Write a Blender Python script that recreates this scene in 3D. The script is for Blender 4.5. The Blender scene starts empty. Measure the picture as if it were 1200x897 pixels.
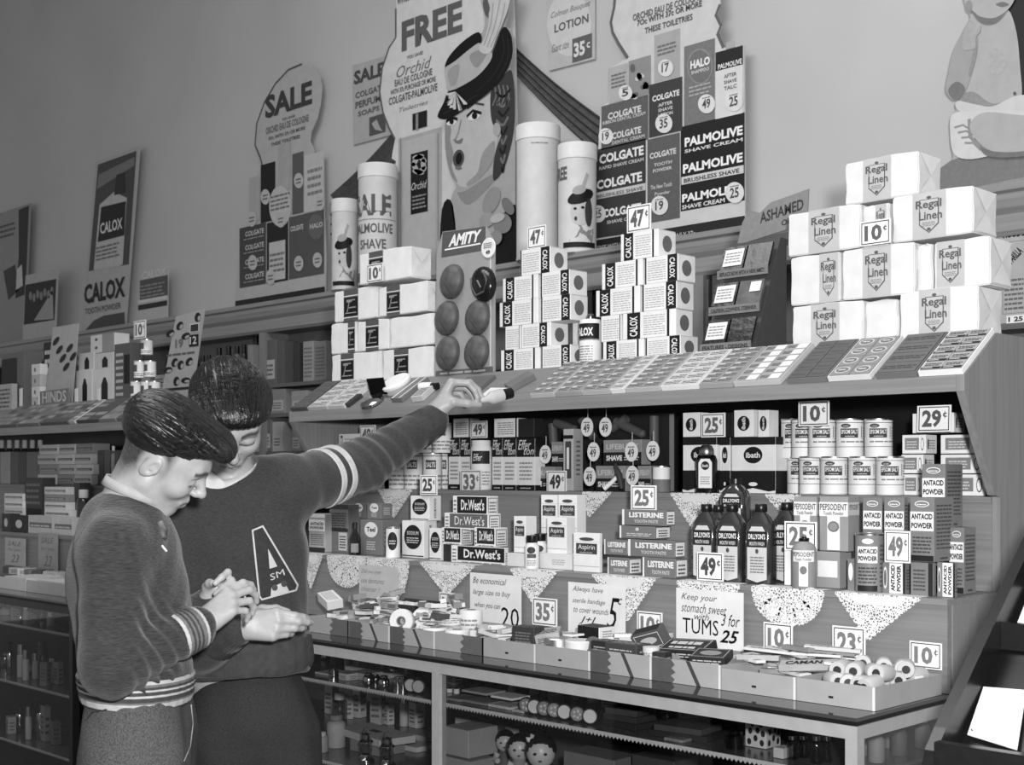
import bpy, bmesh, math, random
import numpy as np
from mathutils import Vector, Matrix

C = bpy.context.scene.collection
PI = math.pi
# ---------------------------------------------------------------- camera, light, exposure
F, CX, HY, CAMZ, YAW = 1540.0, 600.0, 555.0, 1.5, math.radians(44.8)
FW = (-math.sin(YAW), math.cos(YAW))
RT = (math.cos(YAW), math.sin(YAW))
cam_d = bpy.data.cameras.new('camera')
cam = bpy.data.objects.new('camera', cam_d); C.objects.link(cam)
cam.location = (0, 0, CAMZ); cam.rotation_euler = (PI/2, 0, YAW)
cam_d.sensor_width = 36.0; cam_d.lens = F/1200*36.0
cam_d.shift_y = (HY-448.5)/1200.0
cam_d.clip_start = 0.05
cam_d.dof.use_dof = True; cam_d.dof.focus_distance = 3.5; cam_d.dof.aperture_fstop = 9.5
bpy.context.scene.camera = cam
sc = bpy.context.scene
sc.view_settings.view_transform = 'Standard'; sc.view_settings.look = 'None'
sc.view_settings.gamma = 1.0; sc.view_settings.use_curve_mapping = False
sc.view_settings.exposure = 0.24
w = bpy.data.worlds.new('shop_ambient'); sc.world = w; w.use_nodes = True
w.node_tree.nodes['Background'].inputs[0].default_value = (1, 1, 1, 1)
w.node_tree.nodes['Background'].inputs[1].default_value = 0.38
fl = bpy.data.lights.new('flash_bulb', 'POINT'); fl.energy = 540; fl.shadow_soft_size = 0.07
flo = bpy.data.objects.new('flash_bulb', fl); C.objects.link(flo)
flo.location = (0.16*RT[0]-0.05*FW[0], 0.16*RT[1]-0.05*FW[1], 1.72)
al = bpy.data.lights.new('overhead_fill_light', 'AREA'); al.energy = 90; al.size = 3.0; al.shape = 'RECTANGLE'; al.size_y = 1.2  # added soft fill from above, not a visible fixture
alo = bpy.data.objects.new('overhead_fill_light', al); C.objects.link(alo)
alo.location = (-3.2, 1.2, 4.9); alo.rotation_euler = (math.radians(20), 0, 0)

# ---------------------------------------------------------------- picture <-> room
def ray(px):
    k = (px-CX)/F
    return (FW[0]+k*RT[0], FW[1]+k*RT[1])
def on_y(px, y):
    a, b = ray(px); t = y/b
    return (a*t, t)                      # x, distance
def on_x(px, x):
    a, b = ray(px); t = x/a
    return (b*t, t)
def zat(py, t): return CAMZ-(py-HY)/F*t
def W(px, py, y):                        # point of the vertical plane at depth y
    x, t = on_y(px, y)
    return (x, zat(py, t))
def on_z(px, py, z):
    t = (CAMZ-z)*F/(py-HY); a, b = ray(px)
    return (a*t, b*t)

# ---------------------------------------------------------------- materials
_M = {}
def lin(v): return v/12.92 if v <= .04045 else ((v+.055)/1.055)**2.4
def mat(name, v, rough=.6, noise=.05, scale=25., bump=0., metal=0., spec=.35, stretch=(1, 1, 1), detail=3., alpha=None, trans=0., coat=0.):
    if name in _M: return _M[name]
    m = bpy.data.materials.new(name); m.use_nodes = True; _M[name] = m
    nt = m.node_tree; b = nt.nodes['Principled BSDF']
    l = lin(v)
    b.inputs['Roughness'].default_value = rough; b.inputs['Metallic'].default_value = metal
    b.inputs['Specular IOR Level'].default_value = spec
    b.inputs['Coat Weight'].default_value = coat
    if trans: b.inputs['Transmission Weight'].default_value = trans
    tc = nt.nodes.new('ShaderNodeTexCoord'); mp = nt.nodes.new('ShaderNodeMapping'); nz = nt.nodes.new('ShaderNodeTexNoise')
    mp.inputs['Scale'].default_value = stretch
    nz.inputs['Scale'].default_value = scale; nz.inputs['Detail'].default_value = detail
    cr = nt.nodes.new('ShaderNodeValToRGB')
    lo, hi = l*(1-noise*2), l*(1+noise*2)
    cr.color_ramp.elements[0].position = .3; cr.color_ramp.elements[1].position = .7
    cr.color_ramp.elements[0].color = (lo, lo, lo, 1); cr.color_ramp.elements[1].color = (hi, hi, hi, 1)
    nt.links.new(tc.outputs['Object'], mp.inputs[0]); nt.links.new(mp.outputs[0], nz.inputs[0])
    nt.links.new(nz.outputs[0], cr.inputs[0]); nt.links.new(cr.outputs[0], b.inputs['Base Color'])
    if bump:
        bp = nt.nodes.new('ShaderNodeBump'); bp.inputs['Strength'].default_value = bump; bp.inputs['Distance'].default_value = .01
        nt.links.new(nz.outputs[0], bp.inputs['Height']); nt.links.new(bp.outputs[0], b.inputs['Normal'])
    return m
def paper(v, rough=.55): return mat('paper_%02d' % round(v*100), v, rough, .03, 18, spec=.3)
def ink(v): return mat('ink_%02d' % round(v*100), v, .6, .04, 60, spec=.25)
def metal(v, r=.25): return mat('metal_%02d_%02d' % (v*100, r*100), v, r, .03, 40, metal=1.)
def glass(name, v=.95, rough=.03):
    if name in _M: return _M[name]
    m = bpy.data.materials.new(name); m.use_nodes = True; _M[name] = m
    nt = m.node_tree; nt.nodes.remove(nt.nodes['Principled BSDF']); out = nt.nodes['Material Output']
    t = nt.nodes.new('ShaderNodeBsdfTransparent'); g = nt.nodes.new('ShaderNodeBsdfGlossy'); mx = nt.nodes.new('ShaderNodeMixShader'); fr = nt.nodes.new('ShaderNodeLayerWeight'); pw = nt.nodes.new('ShaderNodeMath'); pw.operation = 'POWER'; pw.inputs[1].default_value = 4; ml = nt.nodes.new('ShaderNodeMath'); ml.operation = 'MULTIPLY_ADD'; ml.inputs[1].default_value = .7; ml.inputs[2].default_value = .035
    tc = nt.nodes.new('ShaderNodeTexCoord'); nz = nt.nodes.new('ShaderNodeTexNoise'); nz.inputs['Scale'].default_value = 3
    cr = nt.nodes.new('ShaderNodeValToRGB')
    a, c = lin(v)*.95, min(1, lin(v)*1.02)
    cr.color_ramp.elements[0].color = (a, a, a, 1); cr.color_ramp.elements[1].color = (c, c, c, 1)
    g.inputs['Roughness'].default_value = rough; nt.links.new(fr.outputs['Facing'], pw.inputs[0]); nt.links.new(pw.outputs[0], ml.inputs[0])
    nt.links.new(tc.outputs['Object'], nz.inputs[0]); nt.links.new(nz.outputs[0], cr.inputs[0]); nt.links.new(cr.outputs[0], t.inputs[0])
    nt.links.new(ml.outputs[0], mx.inputs[0]); nt.links.new(t.outputs[0], mx.inputs[1]); nt.links.new(g.outputs[0], mx.inputs[2]); nt.links.new(mx.outputs[0], out.inputs[0])
    return m
def wood(name, v, axis='x', contrast=.07, rough=.45):
    st = {'x': (.9, 22, 34), 'z': (26, 26, .9), 'y': (14, 1.2, 22)}[axis]
    return mat(name, v, rough, contrast, 3.2, bump=.03, stretch=st, detail=6)

# ---------------------------------------------------------------- lettering
_TX = {}
def textgeo(s, style=''):
    key = (s, style)
    if key in _TX: return _TX[key]
    cu = bpy.data.curves.new('lettering', 'FONT'); cu.body = s; cu.size = 1; cu.resolution_u = 2
    if 'b' in style: cu.offset = .022
    if 'B' in style: cu.offset = .04
    if 'i' in style: cu.shear = .35
    if 'w' in style: cu.space_character = 1.1
    cu.space_line = .9
    if '\n' in s: cu.align_x = 'CENTER'
    o = bpy.data.objects.new('lettering', cu); C.objects.link(o)
    dg = bpy.context.evaluated_depsgraph_get(); me = bpy.data.meshes.new_from_object(o.evaluated_get(dg))
    v = np.array([x.co[:2] for x in me.vertices]); f = [tuple(p.vertices) for p in me.polygons]
    bpy.data.objects.remove(o); bpy.data.curves.remove(cu); bpy.data.meshes.remove(me)
    lo, hi = v.min(0), v.max(0); v = (v-lo)/np.maximum(hi-lo, 1e-6)
    _TX[key] = (v.tolist(), f)
    return _TX[key]

# ---------------------------------------------------------------- mesh builder
EPS = .0005
class MB:
    def __init__(s): s.v = []; s.f = []; s.m = []; s.mats = []; s.sm = []
    def mi(s, m):
        if m not in s.mats: s.mats.append(m)
        return s.mats.index(m)
    def add(s, pts, faces, m, smooth=False):
        b = len(s.v); s.v += [tuple(p) for p in pts]; i = s.mi(m)
        for f in faces: s.f.append(tuple(b+k for k in f)); s.m.append(i); s.sm.append(smooth)
    def box(s, x0, x1, y0, y1, z0, z1, m):
        p = [(x0,y0,z0),(x1,y0,z0),(x1,y1,z0),(x0,y1,z0),(x0,y0,z1),(x1,y0,z1),(x1,y1,z1),(x0,y1,z1)]
        s.add(p, [(0,3,2,1),(4,5,6,7),(0,1,5,4),(1,2,6,5),(2,3,7,6),(3,0,4,7)], m)
    def prism(s, poly, a, b, axis, m):      # poly in the two other axes, extruded from a to b
        n = len(poly)
        def P(q, t): return (t, q[0], q[1]) if axis == 'x' else ((q[0], t, q[1]) if axis == 'y' else (q[0], q[1], t))
        pts = [P(q, a) for q in poly]+[P(q, b) for q in poly]
        fs = [tuple(range(n)), tuple(range(2*n-1, n-1, -1))]+[(i, i+n, (i+1) % n+n, (i+1) % n) for i in range(n)]
        s.add(pts, fs, m)
    def lathe(s, prof, m, n=20, c=(0, 0, 0), sx=1., sy=1., smooth=True):   # prof: (r, z) from below up
        pts = []; 
        for r, z in prof:
            for i in range(n):
                a = 2*PI*i/n; pts.append((c[0]+r*sx*math.cos(a), c[1]+r*sy*math.sin(a), c[2]+z))
        fs = []
        for k in range(len(prof)-1):
            for i in range(n):
                j = (i+1) % n; fs.append((k*n+i, k*n+j, (k+1)*n+j, (k+1)*n+i))
        s.add(pts, fs, m, smooth)
        b = len(s.v)-len(pts)
        for k, rev in ((0, True), (len(prof)-1, False)):
            if prof[k][0] > 1e-4:
                f = [b+k*n+i for i in range(n)]
                s.f.append(tuple(f[::-1] if rev else f)); s.m.append(s.mi(m)); s.sm.append(False)
    def tube(s, path, r, m, n=8, cap=True):
        P = [Vector(p) for p in path]; pts = []; rs = r if isinstance(r, (list, tuple)) else [r]*len(P)
        up = Vector((0, 0, 1))
        for i, p in enumerate(P):
            d = (P[min(i+1, len(P)-1)]-P[max(i-1, 0)]).normalized()
            a = d.cross(up if abs(d.z) < .95 else Vector((1, 0, 0))).normalized(); b = d.cross(a)
            for k in range(n):
                t = 2*PI*k/n; pts.append(p+(a*math.cos(t)+b*math.sin(t))*rs[i])
        fs = [(i*n+k, i*n+(k+1) % n, (i+1)*n+(k+1) % n, (i+1)*n+k) for i in range(len(P)-1) for k in range(n)]
        if cap: fs += [tuple(range(n-1, -1, -1)), tuple(range((len(P)-1)*n, len(P)*n))]
        s.add(pts, fs, m, True)
    def build(s, name, parent=None, loc=(0, 0, 0), rot=(0, 0, 0)):
        me = bpy.data.meshes.new(name); me.from_pydata(s.v, [], s.f)
        for m in s.mats: me.materials.append(m)
        me.polygons.foreach_set('material_index', s.m); me.polygons.foreach_set('use_smooth', s.sm)
        me.update()
        if any(s.sm): me.set_sharp_from_angle(angle=math.radians(38))
        o = bpy.data.objects.new(name, me); C.objects.link(o)
        o.location = loc; o.rotation_euler = rot
        if parent: o.parent = parent
        return o

class Face:                                  # a flat drawing ground on a mesh
    def __init__(s, mb, o, u, v, n, w=1., h=1.): s.mb = mb; s.o, s.u, s.v, s.n = Vector(o), Vector(u), Vector(v), Vector(n); s.w = w; s.h = h
    def pt(s, a, b, l): return s.o+s.u*a+s.v*b+s.n*(EPS*l)
    def poly(s, pts, m, l=1): s.mb.add([s.pt(a, b, l) for a, b in pts], [tuple(range(len(pts)))], m)
    def rect(s, a0, b0, a1, b1, m, l=1): s.poly([(a0, b0), (a1, b0), (a1, b1), (a0, b1)], m, l)
    def ell(s, a, b, ra, rb, m, l=1, n=22, rot=0.):
        c, d = math.cos(rot), math.sin(rot)
        s.poly([(a+ra*math.cos(t)*c-rb*math.sin(t)*d, b+ra*math.cos(t)*d+rb*math.sin(t)*c) for t in [2*PI*i/n for i in range(n)]], m, l)
    def frame(s, a0, b0, a1, b1, t, m, l=1):
        s.rect(a0, b0, a1, b0+t, m, l); s.rect(a0, b1-t, a1, b1, m, l); s.rect(a0, b0+t, a0+t, b1-t, m, l); s.rect(a1-t, b0+t, a1, b1-t, m, l)
    def text(s, str_, a0, b0, a1, b1, m, l=2, style='b'):
        v, f = textgeo(str_, style)
        s.mb.add([s.pt(a0+(a1-a0)*x, b0+(b1-b0)*y, l) for x, y in v], f, m)
    def vtext(s, str_, a0, b0, a1, b1, m, l=2, style='b', up=True):      # runs upward (or downward)
        v, f = textgeo(str_, style)
        if up: s.mb.add([s.pt(a1-(a1-a0)*y, b0+(b1-b0)*x, l) for x, y in v], f, m)
        else: s.mb.add([s.pt(a0+(a1-a0)*y, b1-(b1-b0)*x, l) for x, y in v], f, m)
    def lines(s, a0, b0, a1, b1, n, m, l=1, fill=.45, seed=1):           # small print, too fine to read
        r = random.Random(seed*7+n); st = (b1-b0)/n
        for i in range(n):
            y = b0+i*st; x = a0
            while x < a1-(a1-a0)*.06:
                e = min(a1, x+(a1-a0)*r.uniform(.12, .3)); s.rect(x, y, e, y+st*fill, m, l); x = e+(a1-a0)*.035
def cr(pts, n=4):                            # a soft curve through points, open
    P = [Vector(p) for p in pts]; out = []
    for i in range(len(P)-1):
        a, b, c, d = P[max(i-1, 0)], P[i], P[i+1], P[min(i+2, len(P)-1)]
        for k in range(n):
            t = k/n; out.append(tuple(.5*((2*b)+(c-a)*t+(2*a-5*b+4*c-d)*t*t+(3*b-a-3*c+d)*t*t*t)))
    out.append(tuple(P[-1])); return out
def crc(pts, n=4):                           # closed
    k = len(pts); q = cr([pts[-1]]+list(pts)+[pts[0], pts[1]], n); return q[n:n+k*n]
class Cyl(Face):                             # a drawing ground wrapped round an upright cylinder; a=0 faces -y
    def __init__(s, mb, R, c=(0, 0), z0=0., turn=0., sy=1.): s.mb = mb; s.R = R; s.c = c; s.z0 = z0; s.t = turn; s.sy = sy
    def pt(s, a, b, l):
        an = a/s.R-PI/2+s.t; R = s.R+EPS*1.3*l
        return Vector((s.c[0]+R*math.cos(an), s.c[1]+R*s.sy*math.sin(an), s.z0+b))
    def poly(s, pts, m, l=1):
        if len(pts) == 4 and abs(pts[0][1]-pts[1][1]) < 1e-9:
            (a0, b0), (a1, _), (_, b1), _ = pts; n = max(1, int(abs(a1-a0)/s.R/.22)+1)
            P = [s.pt(a0+(a1-a0)*i/n, b, l) for b in (b0, b1) for i in range(n+1)]
            s.mb.add(P, [(i, i+1, n+2+i, n+1+i) for i in range(n)], m, True)
        else:
            n = len(pts); ca = sum(p[0] for p in pts)/n; cb = sum(p[1] for p in pts)/n
            P = [s.pt(ca, cb, l)]+[s.pt((ca+a)/2, (cb+b)/2, l) for a, b in pts]+[s.pt(a, b, l) for a, b in pts]
            s.mb.add(P, [(0, 1+i, 1+(i+1) % n) for i in range(n)]+[(1+i, 1+n+i, 1+n+(i+1) % n, 1+(i+1) % n) for i in range(n)], m, True)

# ---------------------------------------------------------------- things and parts
def tag(o, label, cat, group=None, kind=None):
    if label: o['label'] = label
    if cat: o['category'] = cat
    if group: o['group'] = group
    if kind: o['kind'] = kind
    return o
def thing(name, label, cat, loc=(0, 0, 0), rot=(0, 0, 0), group=None):
    o = bpy.data.objects.new(name, None); C.objects.link(o); o.location = loc; o.rotation_euler = rot
    o.empty_display_size = .05
    return tag(o, label, cat, group)
def dup(root, loc, rot=None, label=None, group=None):
    r = root.copy(); C.objects.link(r); r.location = loc
    if rot is not None: r.rotation_euler = rot
    if label: r['label'] = label
    if group: r['group'] = group
    for ch in list(root.children):
        c = ch.copy(); C.objects.link(c); c.parent = r
        for g in ch.children:
            d = g.copy(); C.objects.link(d); d.parent = c
    return r
def struct(name, mb, label=None):
    o = mb.build(name); o['kind'] = 'structure'
    return o
ORD = ['top', 'second', 'third', 'fourth', 'fifth', 'sixth', 'seventh', 'eighth', 'ninth', 'tenth', 'eleventh', 'twelfth']
ORD1 = ['first']+ORD[1:]

def faces_of(mb, w, d, h):
    x, y = w/2, d/2
    return {'front': Face(mb, (-x, -y, 0), (1, 0, 0), (0, 0, 1), (0, -1, 0), w, h), 'right': Face(mb, (x, -y, 0), (0, 1, 0), (0, 0, 1), (1, 0, 0), d, h),
            'left': Face(mb, (-x, y, 0), (0, -1, 0), (0, 0, 1), (-1, 0, 0), d, h), 'top': Face(mb, (-x, -y, h), (1, 0, 0), (0, 1, 0), (0, 0, 1), w, d),
            'back': Face(mb, (x, y, 0), (-1, 0, 0), (0, 0, 1), (0, 1, 0), w, h)}
def carton(w, d, h, base, paint=None):
    mb = MB(); x, y = w/2, d/2; r = min(w, d, h)*.02
    # body with slightly softened edges and an end flap seam
    bm = bmesh.new(); bmesh.ops.create_cube(bm, size=1)
    for v in bm.verts: v.co = Vector((v.co.x*w, v.co.y*d, (v.co.z+.5)*h))
    bmesh.ops.bevel(bm, geom=bm.edges[:], offset=r, segments=1, affect='EDGES')
    bm.verts.index_update(); mb.add([v.co[:] for v in bm.verts], [tuple(v.index for v in f.verts) for f in bm.faces], base); bm.free()
    if paint: paint(faces_of(mb, w, d, h), w, d, h)
    return mb
def px_box(pxl, pxr, pyt, z0, yf):
    x0, t0 = on_y(pxl, yf); x1, _ = on_y(pxr, yf)
    return x1-x0, zat(pyt, t0)-z0, (x0+x1)/2
def put_box(name, label, cat, group, pxl, pxr, pyt, z0, yf, d, base, paint=None, rz=0., gap=.0006):
    w, h, xc = px_box(pxl, pxr, pyt, z0, yf)
    mb = carton(max(.01, w-gap*2), d, h, base, paint)
    o = mb.build(name, None, (xc, yf+d/2, z0), (0, 0, rz))
    return tag(o, label, cat, group)
BLK, DKG, MID, LTG, WHT = .06, .2, .38, .62, .86

def price_card(txt, label, px0, px1, py0, py1, y, rz=0., tilt=0., thick=.0025, digit=.32, zbase=None):
    # card with a printed border and grey numerals; px/py give its corners on the plane y
    x0, t0 = on_y(px0, y); x1, t1 = on_y(px1, y); z1 = zat(py0, t0); z0 = zat(py1, t0) if zbase is None else zbase
    w, h = x1-x0, z1-z0
    mb = MB(); mb.box(-w/2, w/2, -thick/2, thick/2, 0, h, paper(.84))
    f = Face(mb, (-w/2, -thick/2, 0), (1, 0, 0), (0, 0, 1), (0, -1, 0))
    f.frame(w*.05, h*.05, w*.95, h*.95, w*.028, ink(.1), 1)
    f.text(txt, w*.15, h*.17, w*.72, h*.83, ink(digit), 1, 'B')
    f.text('c', w*.76, h*.55, w*.88, h*.72, ink(digit), 1, 'b'); f.rect(w*.81, h*.5, w*.83, h*.78, ink(digit), 1)
    o = mb.build('price_card', None, ((x0+x1)/2, y, z0), (tilt, 0, rz))
    return tag(o, label, 'price card', 'printed price cards')
# ================================================================ the room
wallm = mat('wall_plaster', .68, .75, .03, 1.2, spec=.2)
mb = MB(); mb.box(-13, 4, -6, 4.6, -.1, 0, mat('floor_boards', .35, .4, .12, 4, stretch=(1, 8, 1))); struct('floor', mb)
mb = MB(); mb.box(-13, 4, 4.42, 4.6, 0, 5.4, wallm); struct('wall_back', mb)
mb = MB(); mb.box(-13, 4, -6, 4.6, 5.4, 5.5, mat('ceiling_paint', .8, .8, .03, 2)); struct('ceiling', mb)
# wall case with the long ledge
woodm = wood('oak_panel', .45, 'x'); woodz = wood('oak_upright', .46, 'z'); woodd = wood('oak_dark', .36, 'x')
LZ, LY = 2.45, 4.19
case = thing('wall_cabinet', 'long wooden wall case with open shelves under a moulded ledge', 'cabinet', (-5, LY, 0))
mb = MB()
prof = [(0, 0), (0, -.022), (.012, -.03), (.012, -.05), (.02, -.075), (.035, -.095), (.035, -.15), (.045, -.165), (.225, -.165), (.225, 0)]
mb.prism([(y, LZ+z) for y, z in prof], -7.8, 4.2, 'x', wood('oak_ledge', .5, 'x', .06)); mb.build('cornice', case)
mb = MB(); mb.box(-7.8, 4.2, .195, .225, .3, LZ-.165, mat('case_back', .42, .6, .03)); mb.build('back_panel', case)
for z, nm in ((1.995, 'shelf'), (1.83, 'shelf'), (1.62, 'shelf'), (1.38, 'shelf'), (1.1, 'shelf')):
    mb = MB(); mb.box(-7.8, 4.2, .04, .195, z-.02, z, woodd); mb.build(nm, case)
mb = MB(); mb.box(-7.8, 4.2, .03, .195, 0, .3, woodd); mb.build('plinth', case)
for x in (-6.4, -4.9, -3.4, -1.16, .35, 1.85, 3.2, 4.0):
    mb = MB(); mb.box(x-.025, x+.025, .03, .194, .3, LZ-.165, woodz); mb.build('upright', case)
SZ = 1.995
# ================================================================ display stands on showcases
XR, XL = -1.39, -4.0
YC, ZC = 2.40, 1.0
Y1, Z1, Y2, Z2 = 2.80, 1.215, 3.06, 1.443
HZ, HY0, HY1, HZ1 = 1.725, 2.875, 3.043, 1.836
def stand(x0, x1, label, yb=3.465):
    t = thing('display_stand', label, 'display stand', ((x0+x1)/2, Y1, ZC)); ox, oy, oz = (x0+x1)/2, Y1, ZC
    def B(a, b, c, d, e, f, m, nm):
        mb = MB(); mb.box(a-ox, b-ox, c-oy, d-oy, e-oz, f-oz, m); return mb.build(nm, t)
    B(x0, x1-.004, Y1, Y1+.02, ZC+.001, Z1-.014, woodm, 'step_riser')
    B(x0, x1-.002, Y1-.006, Y2+.02, Z1-.014, Z1, woodm, 'step_top')
    B(x0, x1-.02, Y2, Y2+.02, Z1, Z2-.014, woodm, 'step_riser')
    B(x0, x1-.02, Y2-.006, yb-.015, Z2-.014, Z2, woodm, 'step_top')
    B(x0, x1, yb-.015, yb, ZC+.001, HZ1-.02, mat('stand_back_shade', .1, .3, .05), 'back_board')  # dark sheet stands in for the shade seen through the open back
    mb = MB()      # end panels, one outline each
    out = [(Y1+.02, ZC+.001), (Y1+.02, Z1-.014), (Y2+.002, Z1-.014), (Y2+.002, Z2), (Y2-.025, Z2+.005), (HY0, HZ-.035), (HY0, HZ), (HY1, HZ1), (yb, HZ1), (yb, ZC+.001)]
    for xa, xb in ((x0-.02, x0), (x1-.02, x1)):
        mb = MB(); mb.prism([(y-oy, z-oz) for y, z in out], xa-ox, xb-ox, 'x', woodz); mb.build('end_panel', t)
    mb = MB(); mb.prism([(y-oy, z-oz) for y, z in [(HY0, HZ-.035), (HY0, HZ), (HY1, HZ1), (yb-.001, HZ1), (yb-.001, HZ1-.02), (HY1, HZ1-.022), (HY0+.02, HZ-.035)]], x0-ox+.0005, x1-.0205-ox, 'x', woodm); mb.build('sloping_shelf', t)
    return t
stand(XL, XR, 'wooden stepped display stand with a sloping top shelf carrying stacked white cartons')
stand(-8.6, -4.9, 'wooden stepped display stand beyond the passage behind the boy in profile', 3.3)

alu = mat('showcase_frame', .62, .38, .03, 30, metal=.3, spec=.4)
cgl = glass('case_glass', .93, .02); tgl = mat('counter_glass', .2, .06, .02, 3, spec=.6)
def showcase(x0, x1, posts, fm, label):
    ox = (x0+x1)/2; t = thing('glass_showcase', label, 'showcase', (ox, YC, 0))
    def B(a, b, c, d, e, f, m, nm):
        mb = MB(); mb.box(a-ox, b-ox, c-YC, d-YC, e, f, m); return mb.build(nm, t)
    yb = 3.48
    B(x0, x1, YC-.004, yb, ZC-.008, ZC, tgl, 'counter_top')
    B(x0+.004, x1-.004, YC+.002, yb-.004, ZC-.018, ZC-.008, mat('gasket', .04, .5), 'gasket')
    B(x0, x1, YC, YC+.03, ZC-.046, ZC-.018, fm, 'top_rail'); B(x1-.03, x1, YC+.03, yb, ZC-.046, ZC-.018, fm, 'top_rail'); B(x0, x0+.03, YC+.03, yb, ZC-.046, ZC-.018, fm, 'top_rail')
    for x in posts: B(x-.014, x+.014, YC, YC+.028, .12, ZC-.046, fm, 'post')
    B(x0, x0+.028, yb-.03, yb, .12, ZC-.046, fm, 'post'); B(x1-.028, x1, yb-.03, yb, .12, ZC-.046, fm, 'post')
    B(x0+.01, x1-.01, YC+.01, yb, 0, .12, mat('kick_board', .12, .5), 'base')
    pp = sorted(posts)
    for a, b in zip(pp, pp[1:]): B(a+.015, b-.015, YC+.012, YC+.017, .121, ZC-.047, cgl, 'front_glass')
    B(x1-.017, x1-.012, YC+.03, yb-.031, .121, ZC-.047, cgl, 'side_glass')
    B(x0+.03, x1-.03, yb-.02, yb-.005, .121, ZC-.047, mat('case_inside', .08, .4), 'back_doors')
    for z, nm in ((.863, 'shelf'), (.62, 'shelf'), (.37, 'shelf')):
        B(x0+.03, x1-.03, YC+.05, yb-.1 if z > .7 else yb-.03, z-.008, z, mat('shelf_board_%d' % (z*100), .3, .2, spec=.5), nm)
        mb = MB(); n = int((x1-x0-.06)/.012)      # toothed paper edging along the shelf
        for i in range(n):
            a = x0+.03+i*.012-ox; mb.add([(a, .046, z+.003), (a+.012, .046, z+.003), (a+.012, .046, z-.004), (a+.006, .046, z-.011), (a, .046, z-.004)], [(0, 1, 2, 3, 4)], paper(.7))
        mb.build('shelf_edging', t)
    return t
showcase(XL, XR, [XL+.014, on_y(510, YC)[0], XR-.014], alu, 'glass showcase counter with a pale metal frame under the stepped stand')
showcase(-8.6, -4.77, [-8.586, -6.6, -4.784], mat('dark_frame', .14, .35, .05), 'dark framed glass showcase behind the boy in profile')
# ================================================================ goods on top of the sloping shelf
TZ = HZ1+.0008
K = ink(.08); K2 = ink(.14)
def p_calox(kind):
    # kind: 'L' label at left, 'R' label near the right end, 'N' no label
    def paint(f, w, d, h):
        a = f['front']; b = f['right']
        a.rect(w*.02, h*.015, w*.98, h*.02, paper(.6)); 
        if kind == 'L':
            a.rect(w*.09, 0, w*.34, h, K); a.vtext('CALOX', w*.14, h*.1, w*.29, h*.86, paper(.82), 2)
            a.rect(w*.84, 0, w*.885, h, K); a.lines(w*.4, h*.12, w*.8, h*.9, 9, ink(.62), 1, .4)
        elif kind == 'R':
            a.rect(w*.02, 0, w*.06, h, K); a.lines(w*.1, h*.12, w*.64, h*.9, 9, ink(.62), 1, .4, 3)
            a.rect(w*.7, 0, w*.985, h, K); a.vtext('CALOX', w*.76, h*.12, w*.92, h*.88, paper(.82), 2, 'b', False)
        elif kind == 'M':
            a.lines(w*.06, h*.12, w*.6, h*.9, 9, ink(.62), 1, .4, 5); a.rect(w*.62, 0, w*.88, h, K); a.vtext('CALOX', w*.68, h*.12, w*.82, h*.88, paper(.82), 2, 'b', False)
        else:
            a.lines(w*.1, h*.1, w*.9, h*.9, 9, ink(.62), 1, .4, 7); a.rect(w*.93, 0, w*.97, h, K)
        b.ell(d*.5, h*.5, d*.27, h*.3, ink(.36), 1); b.rect(d*.03, h*.97, d*.97, h*.985, paper(.55))
    return paint
def calox_row(rows, z0, yf, stackname, d=.083):
    # rows: from the bottom up: (height top px at first box, [(pxl, pxr, kind), ...])
    z = z0; n = len(rows); tops = []
    for i, (pt, bs) in enumerate(rows):
        y = yf+i*.002
        w0, h0, _ = px_box(bs[0][0], bs[0][1], pt, z, y)
        for j, (a, b, k) in enumerate(bs):
            w, _, xc = px_box(a, b, pt, z, y)
            mb = carton(w-.0015, d, h0-.0005, paper(.82), p_calox(k))
            side = '' if len(bs) == 1 else (', toward the pouch card' if j == 0 else ', toward the wallet display')
            if len(bs) == 3 and j == 1: side = ', middle of its row'
            o = mb.build('tooth_powder_carton', None, (xc, y+d/2, z), (0, 0, random.Random(i*9+j).uniform(-.02, .02)))
            tag(o, 'white tooth powder carton, %s row of the %s%s' % (ORD[n-1-i], stackname, side), 'carton', 'white tooth powder cartons')
        z += h0
    return z
random.seed(3)
ZA = calox_row([(411, [(587, 632, 'L'), (633.5, 669, 'R')]), (383, [(592, 609.5, 'N'), (611, 645.5, 'M')]), (355, [(585, 631, 'L'), (633.5, 668.5, 'R')]), (327, [(589, 630, 'L'), (633, 668, 'R')]), (294, [(609, 645, 'R')])], TZ, 3.06, 'shorter carton stack')
ZB = calox_row([(401, [(706.5, 754, 'L'), (755.5, 798, 'R')]), (371, [(704, 728, 'N'), (729.5, 792, 'L')]), (341, [(698, 750, 'L'), (752, 793, 'R')]), (310, [(705, 753, 'L'), (755, 795, 'R')]), (275, [(727, 772, 'L')])], TZ, 3.06, 'taller carton stack')
# one more carton end showing behind the white bottle
put_box('tooth_powder_carton', 'white tooth powder carton half hidden behind the white capped bottle between stacks', 'carton', 'white tooth powder cartons', 671, 681, 376, TZ, 3.16, .08, paper(.82))
price_card('47', 'price card reading 47 cents on top of the shorter carton stack', 618.5, 640, 267, 292, 3.07, zbase=ZA)
price_card('47', 'price card reading 47 cents on top of the taller carton stack', 735, 763, 243, 272, 3.07, zbase=ZB)
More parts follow.
